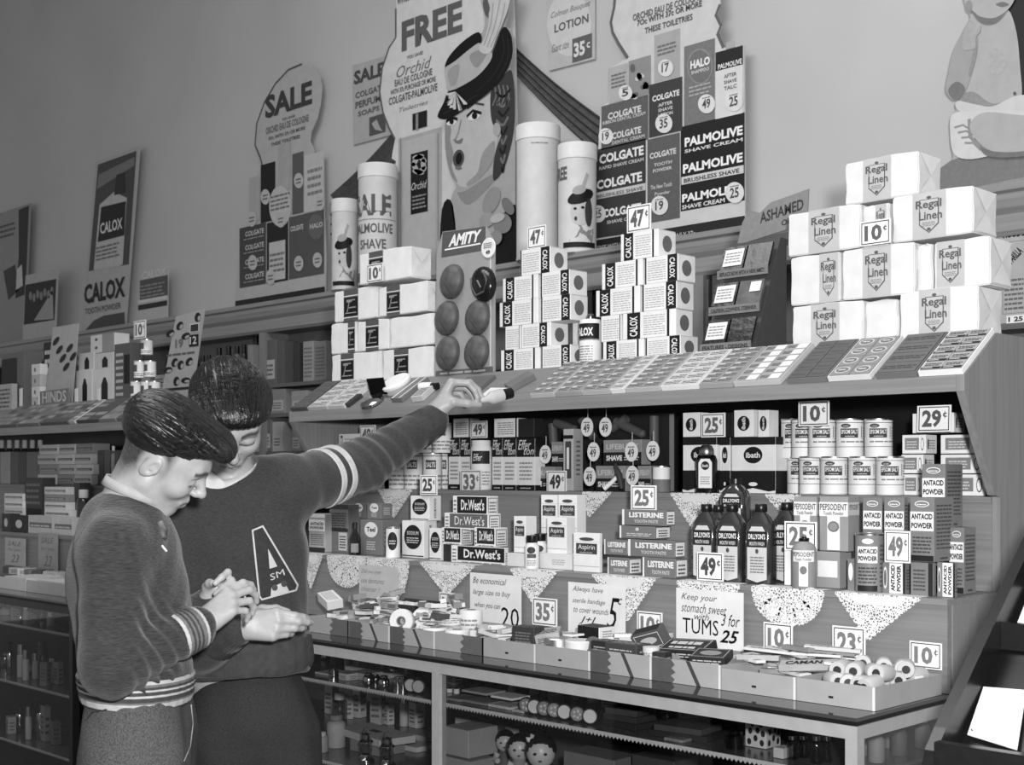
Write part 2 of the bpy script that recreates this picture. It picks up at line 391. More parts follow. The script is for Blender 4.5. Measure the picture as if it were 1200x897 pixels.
# white bottle in front of the stacks
def lathe_bottle(name, label, cat, px, pyt, z0, y, R, prof, capprof, bm_, cm, paint=None, group=None, sy=1., n=24, rz=0.):
    x, t = on_y(px, y); H = zat(pyt, t)-z0
    r = thing(name, label, cat, (x, y, z0), (0, 0, rz), group)
    mb = MB(); mb.lathe([(a*R, b*H) for a, b in prof], bm_, n, sy=sy)
    if paint: paint(mb, R, H)
    mb.build('bottle_body', r)
    mb = MB(); mb.lathe([(a*R, b*H) for a, b in capprof], cm, n, sy=sy); mb.build('cap', r)
    return r
def p_wb(mb, R, H):
    c = Cyl(mb, R, turn=PI/4*0)
    c.rect(-R*1.5, H*.5, R*1.6, H*.8, K); c.text('CALOX', -R*.95, H*.56, R*.95, H*.72, paper(.82), 2, 'B'); c.rect(-R*1.5, H*.48, R*1.6, H*.495, ink(.3))
    c.lines(-R*.9, H*.1, R*.9, H*.4, 6, ink(.5), 1)
# small boxes in front of the stacks line hold the bottle at the shelf edge
lathe_bottle('powder_bottle', 'white round tooth powder bottle with a dark band between the carton stacks', 'bottle', 692, 368, TZ, 3.035+.06, .035, [(0, 0), (.96, 0), (1, .03), (1, .82), (.93, .88), (.4, .9)], [(.4, .9), (.42, .93), (.3, .94), (.33, .97), (.2, 1), (0, 1)], paper(.85, .3), metal(.5), p_wb)

# napkin packs: soft wrapped bricks
def soft_pack(w, d, h, base, paint=None, seed=0, amp=.004):
    r = random.Random(seed); mb = MB()
    bm = bmesh.new(); bmesh.ops.create_cube(bm, size=1)
    bmesh.ops.subdivide_edges(bm, edges=bm.edges[:], cuts=5, use_grid_fill=True)
    ph = [r.uniform(0, 6) for _ in range(6)]
    for v in bm.verts:
        x, y, z = v.co*2
        e = (1-abs(x)**6*.02)*(1-abs(z)**6*.012)
        dx = amp*math.sin(5*y+ph[0])*math.cos(4*z+ph[1])*(.6 if abs(x) > .99 else .2); dz = amp*.5*math.sin(4*x+ph[4])*(1 if z > .99 else 0)
        v.co = Vector((x*w/2+dx, y*d/2*(1-.02*abs(x)**8), (z*e+1)*h/2+dz))
    bmesh.ops.bevel(bm, geom=[e for e in bm.edges if e.calc_face_angle(0) > 1.2], offset=.003, segments=2, affect='EDGES')
    bm.verts.index_update(); mb.add([v.co[:] for v in bm.verts], [tuple(v.index for v in f.verts) for f in bm.faces], base, True); bm.free()
    if paint: 
        f = faces_of(mb, w+amp*.8, d+.0016, h); paint(f, w, d, h)
    # folded wrapper end: triangular flap on the right end
    f = Face(mb, (w/2+amp*.75, -d/2, 0), (0, 1, 0), (0, 0, 1), (1, 0, 0))
    f.poly([(d*.04, h*.06), (d*.96, h*.06), (d*.5, h*.48)], paper(.8)); f.poly([(d*.04, h*.95), (d*.5, h*.5), (d*.96, h*.95)], paper(.82))
    return mb
def p_pack_s(a0, a1):
    def paint(f, w, d, h):
        a = f['front']; a.rect(w*a0, 0, w*a1, h, ink(.3)); a.rect(w*(a0+.01), h*.16, w*(a1-.01), h*.74, ink(.05), 2); a.rect(w*a0, h*.78, w*a1, h*.81, paper(.8), 2); a.rect(w*a0, h*.1, w*a1, h*.13, paper(.8), 2)
        c = (a0+a1)/2; u = w*(a1-a0)
        a.text('T', w*c-u*.3, h*.28, w*c+u*.1, h*.64, ink(.5), 3, 'i'); a.rect(w*c-u*.38, h*.24, w*c+u*.38, h*.27, ink(.55), 3); a.rect(w*c-u*.2, h*.4, w*c+u*.35, h*.44, ink(.5), 3); a.rect(w*c-u*.3, h*.64, w*c+u*.3, h*.68, ink(.5), 3)
    return paint
def p_pack_end(a0, a1): return p_pack_s(a0, a1)
packs = [ # pxl, pxr, pytop, label
 (388, 445, 416, 'bottom row, beside the open shelf end'), (448, 507, 411, 'bottom row, beside the pouch card'),
 (387, 417.5, 378, 'second row up, narrow one at its end'), (418, 455, 374, 'second row up, middle one'), (456, 508, 370, 'second row up, cellophane end toward the pouch card'),
 (391, 441, 341, 'third row up, beside the shaving tubes'), (443, 500, 333, 'third row up, beside the pouch card')]
zr = {416: (TZ, 416)}
def pk(i, a, b, pt, z0, lab, band):
    w, h, xc = px_box(a, b, pt, z0, 3.06)
    mb = soft_pack(w-.003, .1, h-.001, paper(.82), p_pack_s(*band) if band else None, i)
    o = mb.build('napkin_pack', None, (xc, 3.112, z0), (0, 0, 0)); tag(o, 'black labelled napkin pack, '+lab, 'napkin pack', 'white napkin packs with black labels')
    return z0+h
za = pk(1, 388, 446, 416, TZ, packs[0][3], (.2, .47)); zb_ = pk(2, 448, 507, 411, TZ, packs[1][3], (.24, .53))
zc = pk(3, 387, 417, 380, max(za, zb_), packs[2][3], (.7, .97)); pk(4, 418.5, 455, 377, max(za, zb_), packs[3][3], (.28, .7)); pk(5, 456.5, 508, 373, max(za, zb_), packs[4][3], None)
zd = pk(6, 391, 441.5, 342, zc+.002, packs[5][3], (.24, .58)); pk(7, 443, 500, 337, zc+.002, packs[6][3], (.18, .46))
ze = pk(8, 420.5, 481, 298, zd+.008, 'single one on top carrying a price card', (.2, .48))
price_card('10', 'price card reading 10 cents on the topmost napkin pack', 430, 449, 311, 334, 3.052, zbase=zd+.009)

# Regal Linen packs
def p_regal(a0, a1, full=True):
    def paint(f, w, d, h):
        a = f['front']; g = ink(.3); c = (a0+a1)/2*w; u = w*(a1-a0)
        a.rect(w*a0, .001, w*a1, h-.001, paper(.64))
        a.poly([(c-u*.3, h*.84), (c-u*.3, h*.3), (c, h*.12), (c+u*.3, h*.3), (c+u*.3, h*.84)], g, 2); a.poly([(c-u*.27, h*.825), (c-u*.27, h*.315), (c, h*.145), (c+u*.27, h*.315), (c+u*.27, h*.825)], paper(.64), 3)
        a.text('Regal', c-u*.4, h*.6, c+u*.38, h*.82, g, 4, 'b'); a.text('Linen', c-u*.3, h*.4, c+u*.4, h*.58, g, 4, 'b')
        a.lines(c-u*.2, h*.27, c+u*.2, h*.37, 3, ink(.45), 4); a.ell(c, h*.2, u*.06, h*.035, g, 4); a.ell(c, h*.87, u*.07, h*.03, g, 4)
    return paint
def regal(i, a, b, pt, z0, yf, lab, band, d=.11, zr=0.):
    w, h, xc = px_box(a, b, pt, z0, yf)
    mb = soft_pack(w-.003, d, h-.001, paper(.77), p_regal(*band) if band else None, 20+i, .003)
    o = mb.build('handkerchief_pack', None, (xc, yf+d/2, z0), (0, 0, zr)); tag(o, 'grey crested linen pack, '+lab, 'handkerchief pack', 'white linen packs')
    return z0+h
y0 = 3.06
z1 = regal(1, 928, 1012, 359, TZ, y0, 'bottom row beside the wallet display', (.28, .68)); regal(2, 1054, 1147, 342, TZ, y0, 'bottom row beside the end panel', (.26, .66), .13)
regal(11, 1013.5, 1053, 353, TZ, y0+.01, 'bottom row, narrow one in the middle', None)
regal(3, 926, 985, 302, z1, y0+.004, 'second row up, beside the wallet display', (.6, .97)); z2 = regal(4, 986.5, 1072, 293, z1, y0+.002, 'second row up, middle', (.3, .69)); regal(5, 1094, 1161, 284, z1+.002, y0+.005, 'second row up, crinkled end beside the wall case', (.06, .56), .12)
regal(12, 1073.5, 1093, 287, z1+.002, y0+.02, 'second row up, narrow plain one', None)
z3 = regal(6, 923, 1009, 251, z2, y0+.006, 'third row up, behind the 10 cent card', (.3, .72)); regal(7, 1045, 1141, 231, z2, y0+.01, 'third row up, beside the baby cutout', (.27, .68), .13)
regal(13, 1010.5, 1043, 242, z2, y0+.02, 'third row up, narrow one above the 10 cent card', (.5, .9))
regal(8, 990, 1077, 191, z3+.0, y0+.02, 'topmost of the whole pile', (.26, .64), .12)
price_card('10', 'price card reading 10 cents leaning on the linen handkerchief packs', 1008, 1044, 261, 289, y0-.002, zbase=z2+.001)

# pouch card (AMITY): a leaning board with six oval pouches
def conv(Y): return lambda px, py: W(px, py, Y)
ax, at_ = on_y(508, 3.04); bx, bt = on_y(578, 3.04)
r = thing('pouch_display_card', 'tall counter card with six dark oval leather pouches behind the reaching hand', 'display card', ((ax+bx)/2, 3.045, TZ))
Wd = bx-ax; H = zat(288, bt)-TZ; H2 = zat(300, at_)-TZ
mb = MB(); cardm = paper(.45)
y_ = .01
Hl, Hr = zat(302, at_)-TZ, zat(262, on_y(566, 3.04)[1])-TZ
mb.prism([(-Wd/2, 0), (Wd/2, 0), (Wd/2, Hr*.86), (Wd*.36, Hr*.98), (-Wd*.36, Hr), (-Wd/2+Wd*.04, Hr*.86)], .0, .006, 'y', paper(.55))
f = Face(mb, (-Wd/2, 0, 0), (1, 0, 0), (0, 0, 1), (0, -1, 0))
f.poly([(Wd*.12, Hr*.82), (Wd*.86, Hr*.82), (Wd*.86, Hr*.98), (Wd*.14, Hr*.995)], ink(.3))
f.text('AMITY', Wd*.24, Hr*.885, Wd*.8, Hr*.965, paper(.85), 2, 'Bi'); f.rect(Wd*.18, Hr*.865, Wd*.78, Hr*.875, paper(.85), 2)
f.rect(Wd*.02, 0, Wd*.98, Hr*.035, ink(.33)); f.lines(Wd*.1, Hr*.007, Wd*.9, Hr*.03, 1, paper(.6), 2, .6)
f.rect(Wd*.93, Hr*.04, Wd*.95, Hr*.8, paper(.75))
mb.build('card_board', r, (0, 0, 0))
mb = MB(); mb.lathe([(.032, 0), (.034, .002), (.032, .004), (0, .004)], paper(.82), 24); o = mb.build('price_disc', r, (Wd*.42, -.002, Hr*.83), (PI/2, 0, 0))
ff = MB(); g = Face(ff, (Wd*.42, -.007, Hr*.83), (1, 0, 0), (0, 0, 1), (0, -1, 0)); g.text('49', -.01, -.022, .01, -.008, K, 1, 'B'); g.lines(-.02, .0, .02, .02, 3, ink(.4)); ff.build('disc_print', r)
leather = mat('pouch_leather', .3, .5, .15, 40, bump=.15); leather2 = mat('pouch_dark', .08, .2, .1, 40, bump=.1)
for k, (px, py, op) in enumerate([(528, 330, 0), (565, 333, 1), (522, 373, 0), (558, 372, 0), (523, 414, 0), (557, 413, 0)]):
    X, Z = W(px, py, 3.03); p = MB()
    rx, rz_ = (.052, .06)
    pts = []; n = 20
    for ring, (s, dy) in enumerate([(1, 0), (1.0, -.012), (.9, -.022), (.6, -.03), (.25, -.033)]):
        for i in range(n):
            a = 2*PI*i/n; pts.append((rx*s*math.cos(a), dy, rz_*s*math.sin(a)))
    fs = [(q*n+i, q*n+(i+1) % n, (q+1)*n+(i+1) % n, (q+1)*n+i) for q in range(4) for i in range(n)]+[tuple(range(4*n, 5*n))]
    p.add(pts, fs, leather2 if op else leather, True)
    # the flap seam, a stitched ridge across the pouch
    sg = [(-.048+.008*0, -.014, .02), (-.02, -.031, -.004), (.01, -.034, -.022), (.034, -.022, -.042)] if not op else [(-.03, -.03, .03), (-.036, -.029, 0), (-.02, -.032, -.035), (.02, -.032, -.034), (.036, -.029, 0), (.03, -.03, .03)]
    p.tube(sg, .0018 if not op else .0035, leather if op else mat('seam_thread', .16, .5), 6)
    if op: p.tube([(.0, -.036, .01), (.012, -.037, -.02)], .003, metal(.8, .15), 6)
    p.build('open_pouch' if op else 'pouch', r, (X-(ax+bx)/2, 0, Z-TZ), (0, -.25 if op else .35, 0))

# wallet display (three tiers) with its sign
ax, t1 = on_y(824, 3.06); bx, t2 = on_y(884, 3.06)
Wd = bx-ax; H = zat(283, t1)-TZ
r = thing('wallet_display', 'stepped counter display of dark leather wallets beside the linen packs', 'display', ((ax+bx)/2, 3.06, TZ))
dk = mat('display_card_dark', .13, .45); 
mb = MB(); mb.prism([(0, 0), (.16, 0), (.16, H*1.02), (.13, H*1.02), (0.005, .02)], -Wd/2, Wd/2, 'x', ink(.24)); mb.build('stand_body', r)
sl = Vector((0, .125, H)).normalized(); nrm = Vector((0, -sl.z, sl.y))
for k in range(3):
    mb = MB(); z = H*(.02+.333*k); y = .125*(z/H)
    f = Face(mb, (-Wd/2, y-.012, z), (1, 0, 0), sl, nrm); hh = H*.31
    mb.box(-Wd/2+.001, Wd/2-.001, y-.02, y-.016, z, z+H*.075, ink(.42))
    g = Face(mb, (-Wd/2, y-.02, z), (1, 0, 0), (0, 0, 1), (0, -1, 0))
    g.text(['FEATURES - DESIGNS', 'CALFSKIN, COWHIDE, STEERHIDE', 'REPLACE NOW WITH A NEW AMITY'][k], Wd*.06, H*.02, Wd*.94, H*.055, K, 1)
    mb.build('tier_rail', r)
    mb = MB(); a = sl*(hh*.9); o_ = Vector((0, y-.013, z+.004))
    def slab(x0, x1, v0, v1, n0, n1, m):
        P = [o_+Vector((x, 0, 0))+sl*v+nrm*n for n in (n0, n1) for (x, v) in ((x0, v0), (x1, v0), (x1, v1), (x0, v1))]
        mb.add(P, [(0, 3, 2, 1), (4, 5, 6, 7), (0, 1, 5, 4), (1, 2, 6, 5), (2, 3, 7, 6), (3, 0, 4, 7)], m)
    slab(-Wd/2+.004, -.004, 0, hh*.92, 0, .008, leather2); slab(.002, Wd/2-.004, 0, hh*.92, 0, .008, leather2 if k != 1 else leather)
    mb.build('wallet', r)
    mb = MB(); slab(-Wd*.42, -Wd*.05, hh*.3, hh*.82, .009, .011, paper(.8)); 
    f = Face(mb, o_+Vector((-Wd*.42, 0, 0))+sl*(hh*.3)+nrm*.011, (1, 0, 0), sl, nrm); f.lines(Wd*.03, hh*.1, Wd*.34, hh*.46, 4, ink(.5), 1)
    mb.build('wallet_tag', r)
    if k == 1: mb = MB(); slab(Wd*.24, Wd*.44, hh*.55, hh*.85, .009, .011, paper(.8)); mb.build('wallet_tag', r)
mb = MB(); X0, Z0 = W(868, 250, 3.24); 
P = [W(px, py, 3.24) for px, py in [(866, 288), (948, 262), (950, 222), (905, 238), (893, 250), (880, 247), (872, 262)]]
mb.prism([(x-(ax+bx)/2, z-TZ) for x, z in P], .17, .174, 'y', ink(.45))
f = Face(mb, (0, .17, 0), (1, 0, 0), (0, 0, 1), (0, -1, 0))
q0 = W(891, 258, 3.24); q1 = W(946, 230, 3.24); q2 = W(891, 250, 3.24)
cx_ = (ax+bx)/2
def slant(s, xa, ya0, ya1, xb, yb0, yb1, m, st='b'):      # lettering between two upright edges
    v, fc = textgeo(s, st)
    A0, A1, B0, B1 = W(xa, ya1, 3.24), W(xa, ya0, 3.24), W(xb, yb1, 3.24), W(xb, yb0, 3.24)
    mb.add([((A0[0]+(B0[0]-A0[0])*x)-cx_, .1695, (1-x)*(A0[1]+(A1[1]-A0[1])*y)+x*(B0[1]+(B1[1]-B0[1])*y)-TZ) for x, y in v], fc, m)
slant('ASHAMED', 893, 250, 263, 944, 233, 246, ink(.18), 'b'); slant('OF IT?', 918, 259, 266, 942, 250, 258, ink(.18), 'b')
mb.build('sign_board', r)

# ---- candy and gum trays on the slope
SLA = math.atan2(HZ1-HZ, HY1-HY0); SLL = math.hypot(HZ1-HZ, HY1-HY0)
def slope_pt(x, s, n=0.): return (x, HY0+s*math.cos(SLA)-n*math.sin(SLA), HZ+s*math.sin(SLA)+n*math.cos(SLA))
_pk = {}
def gum_pack(w, d, h, style):
    key = (round(w, 4), round(d, 4), style)
    def paint(f, w, d, h):
        a = f['top']
        if style == 'oval': a.ell(w*.5, d*.5, w*.4, d*.36, paper(.72)); a.ell(w*.5, d*.5, w*.32, d*.26, ink(.4), 2); a.lines(w*.3, d*.42, w*.7, d*.58, 1, paper(.75), 3, .8)
        elif style == 'band': a.rect(0, d*.0, w, d*.3, ink(.12)); a.lines(w*.1, d*.45, w*.9, d*.85, 2, ink(.25), 1, .6); a.rect(w*.08, d*.1, w*.6, d*.2, paper(.7), 2)
        elif style == 'plain': a.lines(w*.12, d*.3, w*.88, d*.7, 1, ink(.3), 1, .35)
        elif style == 'white': a.rect(w*.5, d*.08, w*.98, d*.92, paper(.85)); a.lines(w*.06, d*.2, w*.46, d*.8, 3, ink(.2), 1, .5)
        else: a.lines(w*.06, d*.12, w*.94, d*.88, 3, ink(.2), 1, .45, 2); a.rect(w*.08, d*.6, w*.5, d*.85, paper(.75), 2)
    base = {'oval': paper(.5), 'band': paper(.6), 'plain': paper(.33), 'white': paper(.6), 'brown': paper(.36), 'text': paper(.56), 'light': paper(.74)}[style]
    return carton(w, d, h, base, paint if style != 'brown' else (lambda f, w, d, h: f['top'].lines(w*.05, d*.3, w*.95, d*.75, 2, ink(.22), 1, .4)))
def gum_tray(pl, pr, cols, rows, style, where, rim=.74, s0=.006, s1=.2, adj='flat candy pack'):
    xl = on_y(pl, HY0+.01)[0]; xr = on_y(pr, HY0+.01)[0]; w = xr-xl-.003; L = s1-s0
    t = thing('candy_tray', 'shallow candy box '+where, 'box', slope_pt((xl+xr)/2, s0, .0005), (SLA, 0, 0), 'candy boxes on the slope')
    mb = MB(); e = .0025; mm = paper(rim)
    mb.box(-w/2, w/2, 0, L, 0, .002, mm); mb.build('tray_bottom', t)
    mb = MB(); hh = .014
    mb.box(-w/2, w/2, 0, e, .002, hh, mm); mb.box(-w/2, w/2, L-e, L, .002, hh, mm); mb.box(-w/2, -w/2+e, e, L-e, .002, hh, mm); mb.box(w/2-e, w/2, e, L-e, .002, hh, mm); mb.build('tray_rim', t)
    cw, ch = (w-2*e)/cols, (L-2*e)/rows; src = None
    for j in range(rows):
        for i in range(cols):
            loc = slope_pt((xl+xr)/2-w/2+e+cw*(i+.5), s0+e+ch*(j+.5), .003)
            rr = random.Random(i*31+j*7+int(pl))
            rot = (SLA, 0, rr.uniform(-.012, .012))
            if src is None:
                src = gum_pack(cw*.95, ch*.93, .0135, style).build('candy_pack'); tag(src, '%s in the box %s' % (adj, where), 'candy pack', 'candy packs in the box '+where); o = src
            else: o = src.copy(); C.objects.link(o)
            o.location = loc; o.rotation_mode = 'ZYX'; o.rotation_euler = rot
gum_tray(624, 652, 2, 6, 'text', 'nearest the reaching hand', .7, adj='narrow printed candy pack')
gum_tray(653, 683, 2, 6, 'text', 'below the shorter carton stack', .6, adj='grey printed candy pack')
gum_tray(684, 717, 2, 6, 'text', 'below the white powder bottle', .68, adj='grey printed candy pack')
gum_tray(718, 734, 1, 7, 'light', 'below the gap between stacks', .85, adj='pale candy pack')
gum_tray(735, 776, 2, 7, 'text', 'below the taller carton stack', .7, adj='mid grey printed candy pack')
gum_tray(777, 821, 2, 6, 'light', 'with pale rows', .85, adj='light printed candy pack')
gum_tray(822, 861, 2, 7, 'text', 'under the middle of the wallet display', .6, adj='mottled candy pack')
gum_tray(862, 917, 2, 6, 'white', 'below the narrow linen pack', .7, adj='white ended candy pack')
gum_tray(924, 971, 2, 5, 'plain', 'below the first linen pack', .42, adj='plain dark candy pack')
gum_tray(972, 1023, 2, 4, 'oval', 'with printed ovals', .8, adj='oval printed candy pack')
gum_tray(1028, 1077, 1, 4, 'brown', 'holding long bars', .4, adj='long dark candy bar')
gum_tray(1078, 1131, 2, 5, 'band', 'beside the end panel', .85, s1=.2, adj='black banded candy pack')
gum_tray(343, 362, 1, 5, 'plain', 'at the far end of the sloping shelf', .3, adj='plain dark candy bar')
gum_tray(363, 386, 1, 5, 'light', 'second from the far end of the sloping shelf', .7, adj='pale printed candy pack')
gum_tray(387, 406, 1, 5, 'light', 'third from the far end of the sloping shelf', .75, adj='pale narrow candy pack')
# small odds and ends between the trays and the hand
def on_slope(px, s, n=0.):
    y = HY0+s*math.cos(SLA); return slope_pt(on_y(px, y)[0], s, n)
t = thing('compact_mirror', 'chrome compact with open dark lid on the sloping shelf', 'compact', on_slope(437, .03, .001), (SLA, 0, 0))
mb = MB(); mb.lathe([(.04, 0), (.044, .004), (.044, .012), (.036, .018), (0, .02)], metal(.75, .12), 28); mb.build('compact_base', t)
mb = MB(); mb.box(-.045, .045, 0, .004, 0, .06, mat('black_gloss', .03, .1)); mb.build('lid', t, (0, .04, .012), (-.25, 0, 0))
t = thing('powder_box', 'round white powder box lying under the napkin packs', 'box', on_slope(468, .125, .001), (SLA, 0, 0))
mb = MB(); mb.lathe([(.05, 0), (.052, .004), (.052, .02), (.0, .021)], paper(.7), 28); mb.build('box_base', t)
mb = MB(); mb.lathe([(.055, .021), (.055, .03), (.05, .036), (0, .037)], paper(.86), 28); mb.build('lid', t)
def flat_box(name, label, cat, px, s, w, l, h, base, rz=0., paint=None, n=.0008):
    o = carton(w, l, h, base, paint).build(name, None, on_slope(px, s, n), (SLA, 0, rz)); o.rotation_mode = 'ZYX'; return tag(o, label, cat)
flat_box('flat_carton', 'flat striped carton beside the chrome compact on the slope', 'carton', 482, .1, .06, .14, .016, paper(.42), -.05, lambda f, w, d, h: (f['top'].rect(w*.1, 0, w*.25, d, paper(.8)), f['top'].rect(w*.75, 0, w*.85, d, paper(.8))))
flat_box('flat_carton', 'small pale carton on the slope just below the wrist', 'carton', 497, .06, .05, .07, .02, paper(.72), .1, lambda f, w, d, h: f['top'].lines(w*.1, d*.1, w*.9, d*.9, 6, ink(.25)))
flat_box('flat_carton', 'small dark carton under the chrome compact', 'carton', 414, .05, .04, .07, .014, paper(.2), -.05)
t = thing('small_bottle', 'small bottle with white body lying on the slope behind the wrist', 'bottle', on_slope(503, .1, .016), (0, PI/2, .2))
mb = MB(); mb.lathe([(.0, -.03), (.014, -.03), (.015, -.02), (.015, .015), (.008, .02), (0, .02)], paper(.85), 16); mb.build('bottle_body', t)
mb = MB(); mb.lathe([(.0, .02), (.012, .02), (.012, .045), (0, .045)], mat('black_cap', .04, .3), 16); mb.build('cap', t)
flat_box('open_carton', 'white lined open carton on the slope beneath the held bottle', 'carton', 583, .035, .1, .05, .014, paper(.85), -.1)
flat_box('flat_carton', 'dark flat carton below the pouch card', 'carton', 556, .11, .13, .09, .012, paper(.36), .0)
flat_box('flat_carton', 'grey flat carton tipped beside the first sorted candy box', 'carton', 611, .1, .05, .09, .02, paper(.4), -.5)
# ================================================================ show cards and dummies along the ledge
class Pl:                                    # a board standing upright on the ledge at depth Y
    def __init__(s, Y, th=.006, off=(0, 0)): s.Y = Y; s.mb = MB(); s.th = th; s.o = off
    def c(s, px, py): x, z = W(px, py, s.Y); return (x-s.o[0], z-s.o[1])
    def P(s, x, z, l): return (x, -EPS*2*l, z)
    def board(s, pts, m):
        q = [s.c(*p) for p in pts]; s.mb.prism(q, 0, s.th, 'y', m)
    def poly(s, pts, m, l=1): s.mb.add([s.P(*s.c(*p), l) for p in pts], [tuple(range(len(pts)))], m)
    def ell(s, cx, cy, rx, ry, m, l=1, rot=0., n=26):
        c, d = math.cos(rot), math.sin(rot)
        s.poly([(cx+rx*math.cos(t)*c-ry*math.sin(t)*d, cy+rx*math.cos(t)*d+ry*math.sin(t)*c) for t in [2*PI*i/n for i in range(n)]], m, l)
    def box(s, xl, xr, yt, yb):
        a, z1 = s.c(xl, yt); _, z0 = s.c(xl, yb); b, _ = s.c(xr, yt); return a, b, z0, z1
    def rect(s, xl, xr, yt, yb, m, l=1):
        a, b, z0, z1 = s.box(xl, xr, yt, yb); s.mb.add([s.P(a, z0, l), s.P(b, z0, l), s.P(b, z1, l), s.P(a, z1, l)], [(0, 1, 2, 3)], m)
    def text(s, t, xl, xr, yt, yb, m, l=3, st='b'):
        a, b, z0, z1 = s.box(xl, xr, yt, yb); v, f = textgeo(t, st)
        s.mb.add([s.P(a+(b-a)*x, z0+(z1-z0)*y, l) for x, y in v], f, m)
    def lines(s, xl, xr, yt, yb, n, m, l=2, fill=.45, seed=1):
        a, b, z0, z1 = s.box(xl, xr, yt, yb); fc = Face(s.mb, (0, -EPS*2*l, 0), (1, 0, 0), (0, 0, 1), (0, -1, 0)); fc.lines(a, z0, b, z1, n, m, 0, fill, seed)
    def stroke(s, pts, w, m, l=2):            # an inked line
        q = [Vector(s.c(*p)) for p in pts]; L = []; R = []
        for i, p in enumerate(q):
            d = (q[min(i+1, len(q)-1)]-q[max(i-1, 0)]).normalized(); n = Vector((-d.y, d.x))*w/2; L.append(p+n); R.append(p-n)
        k = len(q); s.mb.add([s.P(x, z, l) for x, z in L]+[s.P(x, z, l) for x, z in R], [(i, k+i, k+i+1, i+1) for i in range(k-1)], m)
    def badge(s, cx, cy, r, t, l=5):
        s.ell(cx, cy, r, r*1.12, paper(.78), l); s.text(t, cx-r*.5, cx+r*.45, cy-r*.45, cy+r*.65, ink(.25), l+1, 'b'); s.lines(cx-r*.5, cx+r*.5, cy-r*.8, cy-r*.55, 1, ink(.4), l+1)
    def done(s, name, label, cat, group=None):
        zs = [v[2] for v in s.mb.v]; o = s.mb.build(name, None, (s.o[0], s.Y, s.o[1])); return tag(o, label, cat, group)
def base_of(px, Y): return (on_y(px, Y)[0], LZ)
def to_ledge(px, Y): return HY-(LZ-CAMZ)*F/on_y(px, Y)[1]
YB = 4.37
# far posters
b = lambda px: to_ledge(px, YB)
p = Pl(YB, off=base_of(15, YB)); p.board([(-12, 254), (36, 238), (29, b(29)), (-16, b(-16))], paper(.5)); p.poly([(22, 246), (34, 241), (30, 345), (18, 350), (22, 300)], ink(.14)); p.poly([(4, 318), (18, 310), (22, 340), (10, 352)], ink(.2)); p.lines(0, 18, 262, 280, 3, ink(.3)); p.poly([(20, 316), (26, 310), (27, 335), (19, 340)], paper(.7), 2)
p.done('show_card', 'tall show card with a dark edge farthest along the wall ledge', 'poster')
p = Pl(4.3, off=base_of(45, 4.3)); bb = lambda px: to_ledge(px, 4.3)
p.board([(30, 323), (68, 315), (65, bb(65)), (26, bb(26))], paper(.62)); p.poly([(30, 334), (66, 327), (64, 375), (28, 381)], ink(.12))
for i in range(7): p.ell(36+4.2*i, 347-1.0*i+(i % 2)*3, 1.8, 5, paper(.45), 2)
p.poly([(40, 376), (62, 340), (63, 374)], paper(.55), 2)
p.done('show_card', 'small show card with a dark group photograph on the ledge', 'poster')
p = Pl(YB, off=base_of(128, YB))
p.board([(112, 190), (164, 171), (147, b(147)), (95, b(95))], paper(.62)); p.poly([(115, 193), (160, 177), (151, 310), (104, 318)], ink(.26)); p.poly([(116, 205), (158, 184), (158, 194), (114, 222)], paper(.42), 2)
p.poly([(117, 240), (134, 225), (149, 232), (144, 310), (140, 312), (110, 317)], paper(.66), 2); p.poly([(137, 205), (146, 202), (147, 226), (134, 229)], ink(.16), 3); p.poly([(119, 243), (148, 236), (146, 276), (115, 284)], ink(.1), 3)
p.text('CALOX', 118, 144, 262, 275, paper(.8), 4, 'b'); p.lines(113, 140, 288, 306, 4, ink(.4), 4); p.text('CALOX', 99, 147, 334, 357, ink(.1), 3, 'B'); p.text('TOOTH POWDER', 100, 142, 362, 369, ink(.35), 3, 'b'); p.poly([(96, b(95)-3), (110, 376), (122, 370), (146, 366), (147, b(147)-3)], ink(.25), 2)
p.done('show_card', 'tall show card with a big picture of a tooth powder bottle', 'poster')
p = Pl(4.35, off=base_of(180, 4.35)); bb = lambda px: to_ledge(px, 4.35)
p.board([(164, 325), (172, 318), (180, 321), (197, 317), (196, bb(196)), (160, bb(160))], paper(.66)); p.rect(164, 197, 329, 352, ink(.3)); p.text('CALOX', 167, 195, 319, 328, paper(.75), 3, 'b'); p.lines(165, 193, 333, 350, 4, paper(.5), 2); p.rect(162, 196, 358, 364, ink(.14)); p.rect(162, 196, 352.5, 356, paper(.75), 2)
p.done('show_card', 'small show card with a dark middle next to the tall bottle card', 'poster')
# SALE cutout
def sale_board(s): pass
p = Pl(YB, off=base_of(327, YB))
out = [(275, b(275)), (280, 300), (285, 268), (291, 262), (292, 212), (300, 207), (308, 194), (305, 184), (299, 170), (301, 145), (310, 120), (323, 98), (338, 82), (354, 75), (366, 78), (374, 88), (377, 102), (375, 122), (371, 140), (364, 156), (363, 165), (368, 176), (367, 184), (379, 182), (380, 250), (382, 300), (381, b(381))]
p.board(out, paper(.64)); p.stroke([(308, 196), (305, 184), (299, 170), (301, 145), (310, 120), (323, 98), (338, 82), (354, 75)], .012, ink(.3), 1)
p.text('SALE', 311, 366, 113, 140, ink(.22), 2, 'B'); p.text('YOU SAVE!', 331, 346, 139, 142, ink(.3)); p.text('ORCHID EAU DE COLOGNE', 312, 362, 150, 158, ink(.38)); p.text('7Oc WITH 37c OR MORE', 315, 358, 161, 165, ink(.3)); p.text('THESE TOILETRIES', 318, 352, 168, 172, ink(.3))
p.rect(276, 381, b(276)-14, b(276)-1, ink(.12), 2); p.lines(300, 340, b(300)-10, b(300)-6, 1, paper(.5), 3)
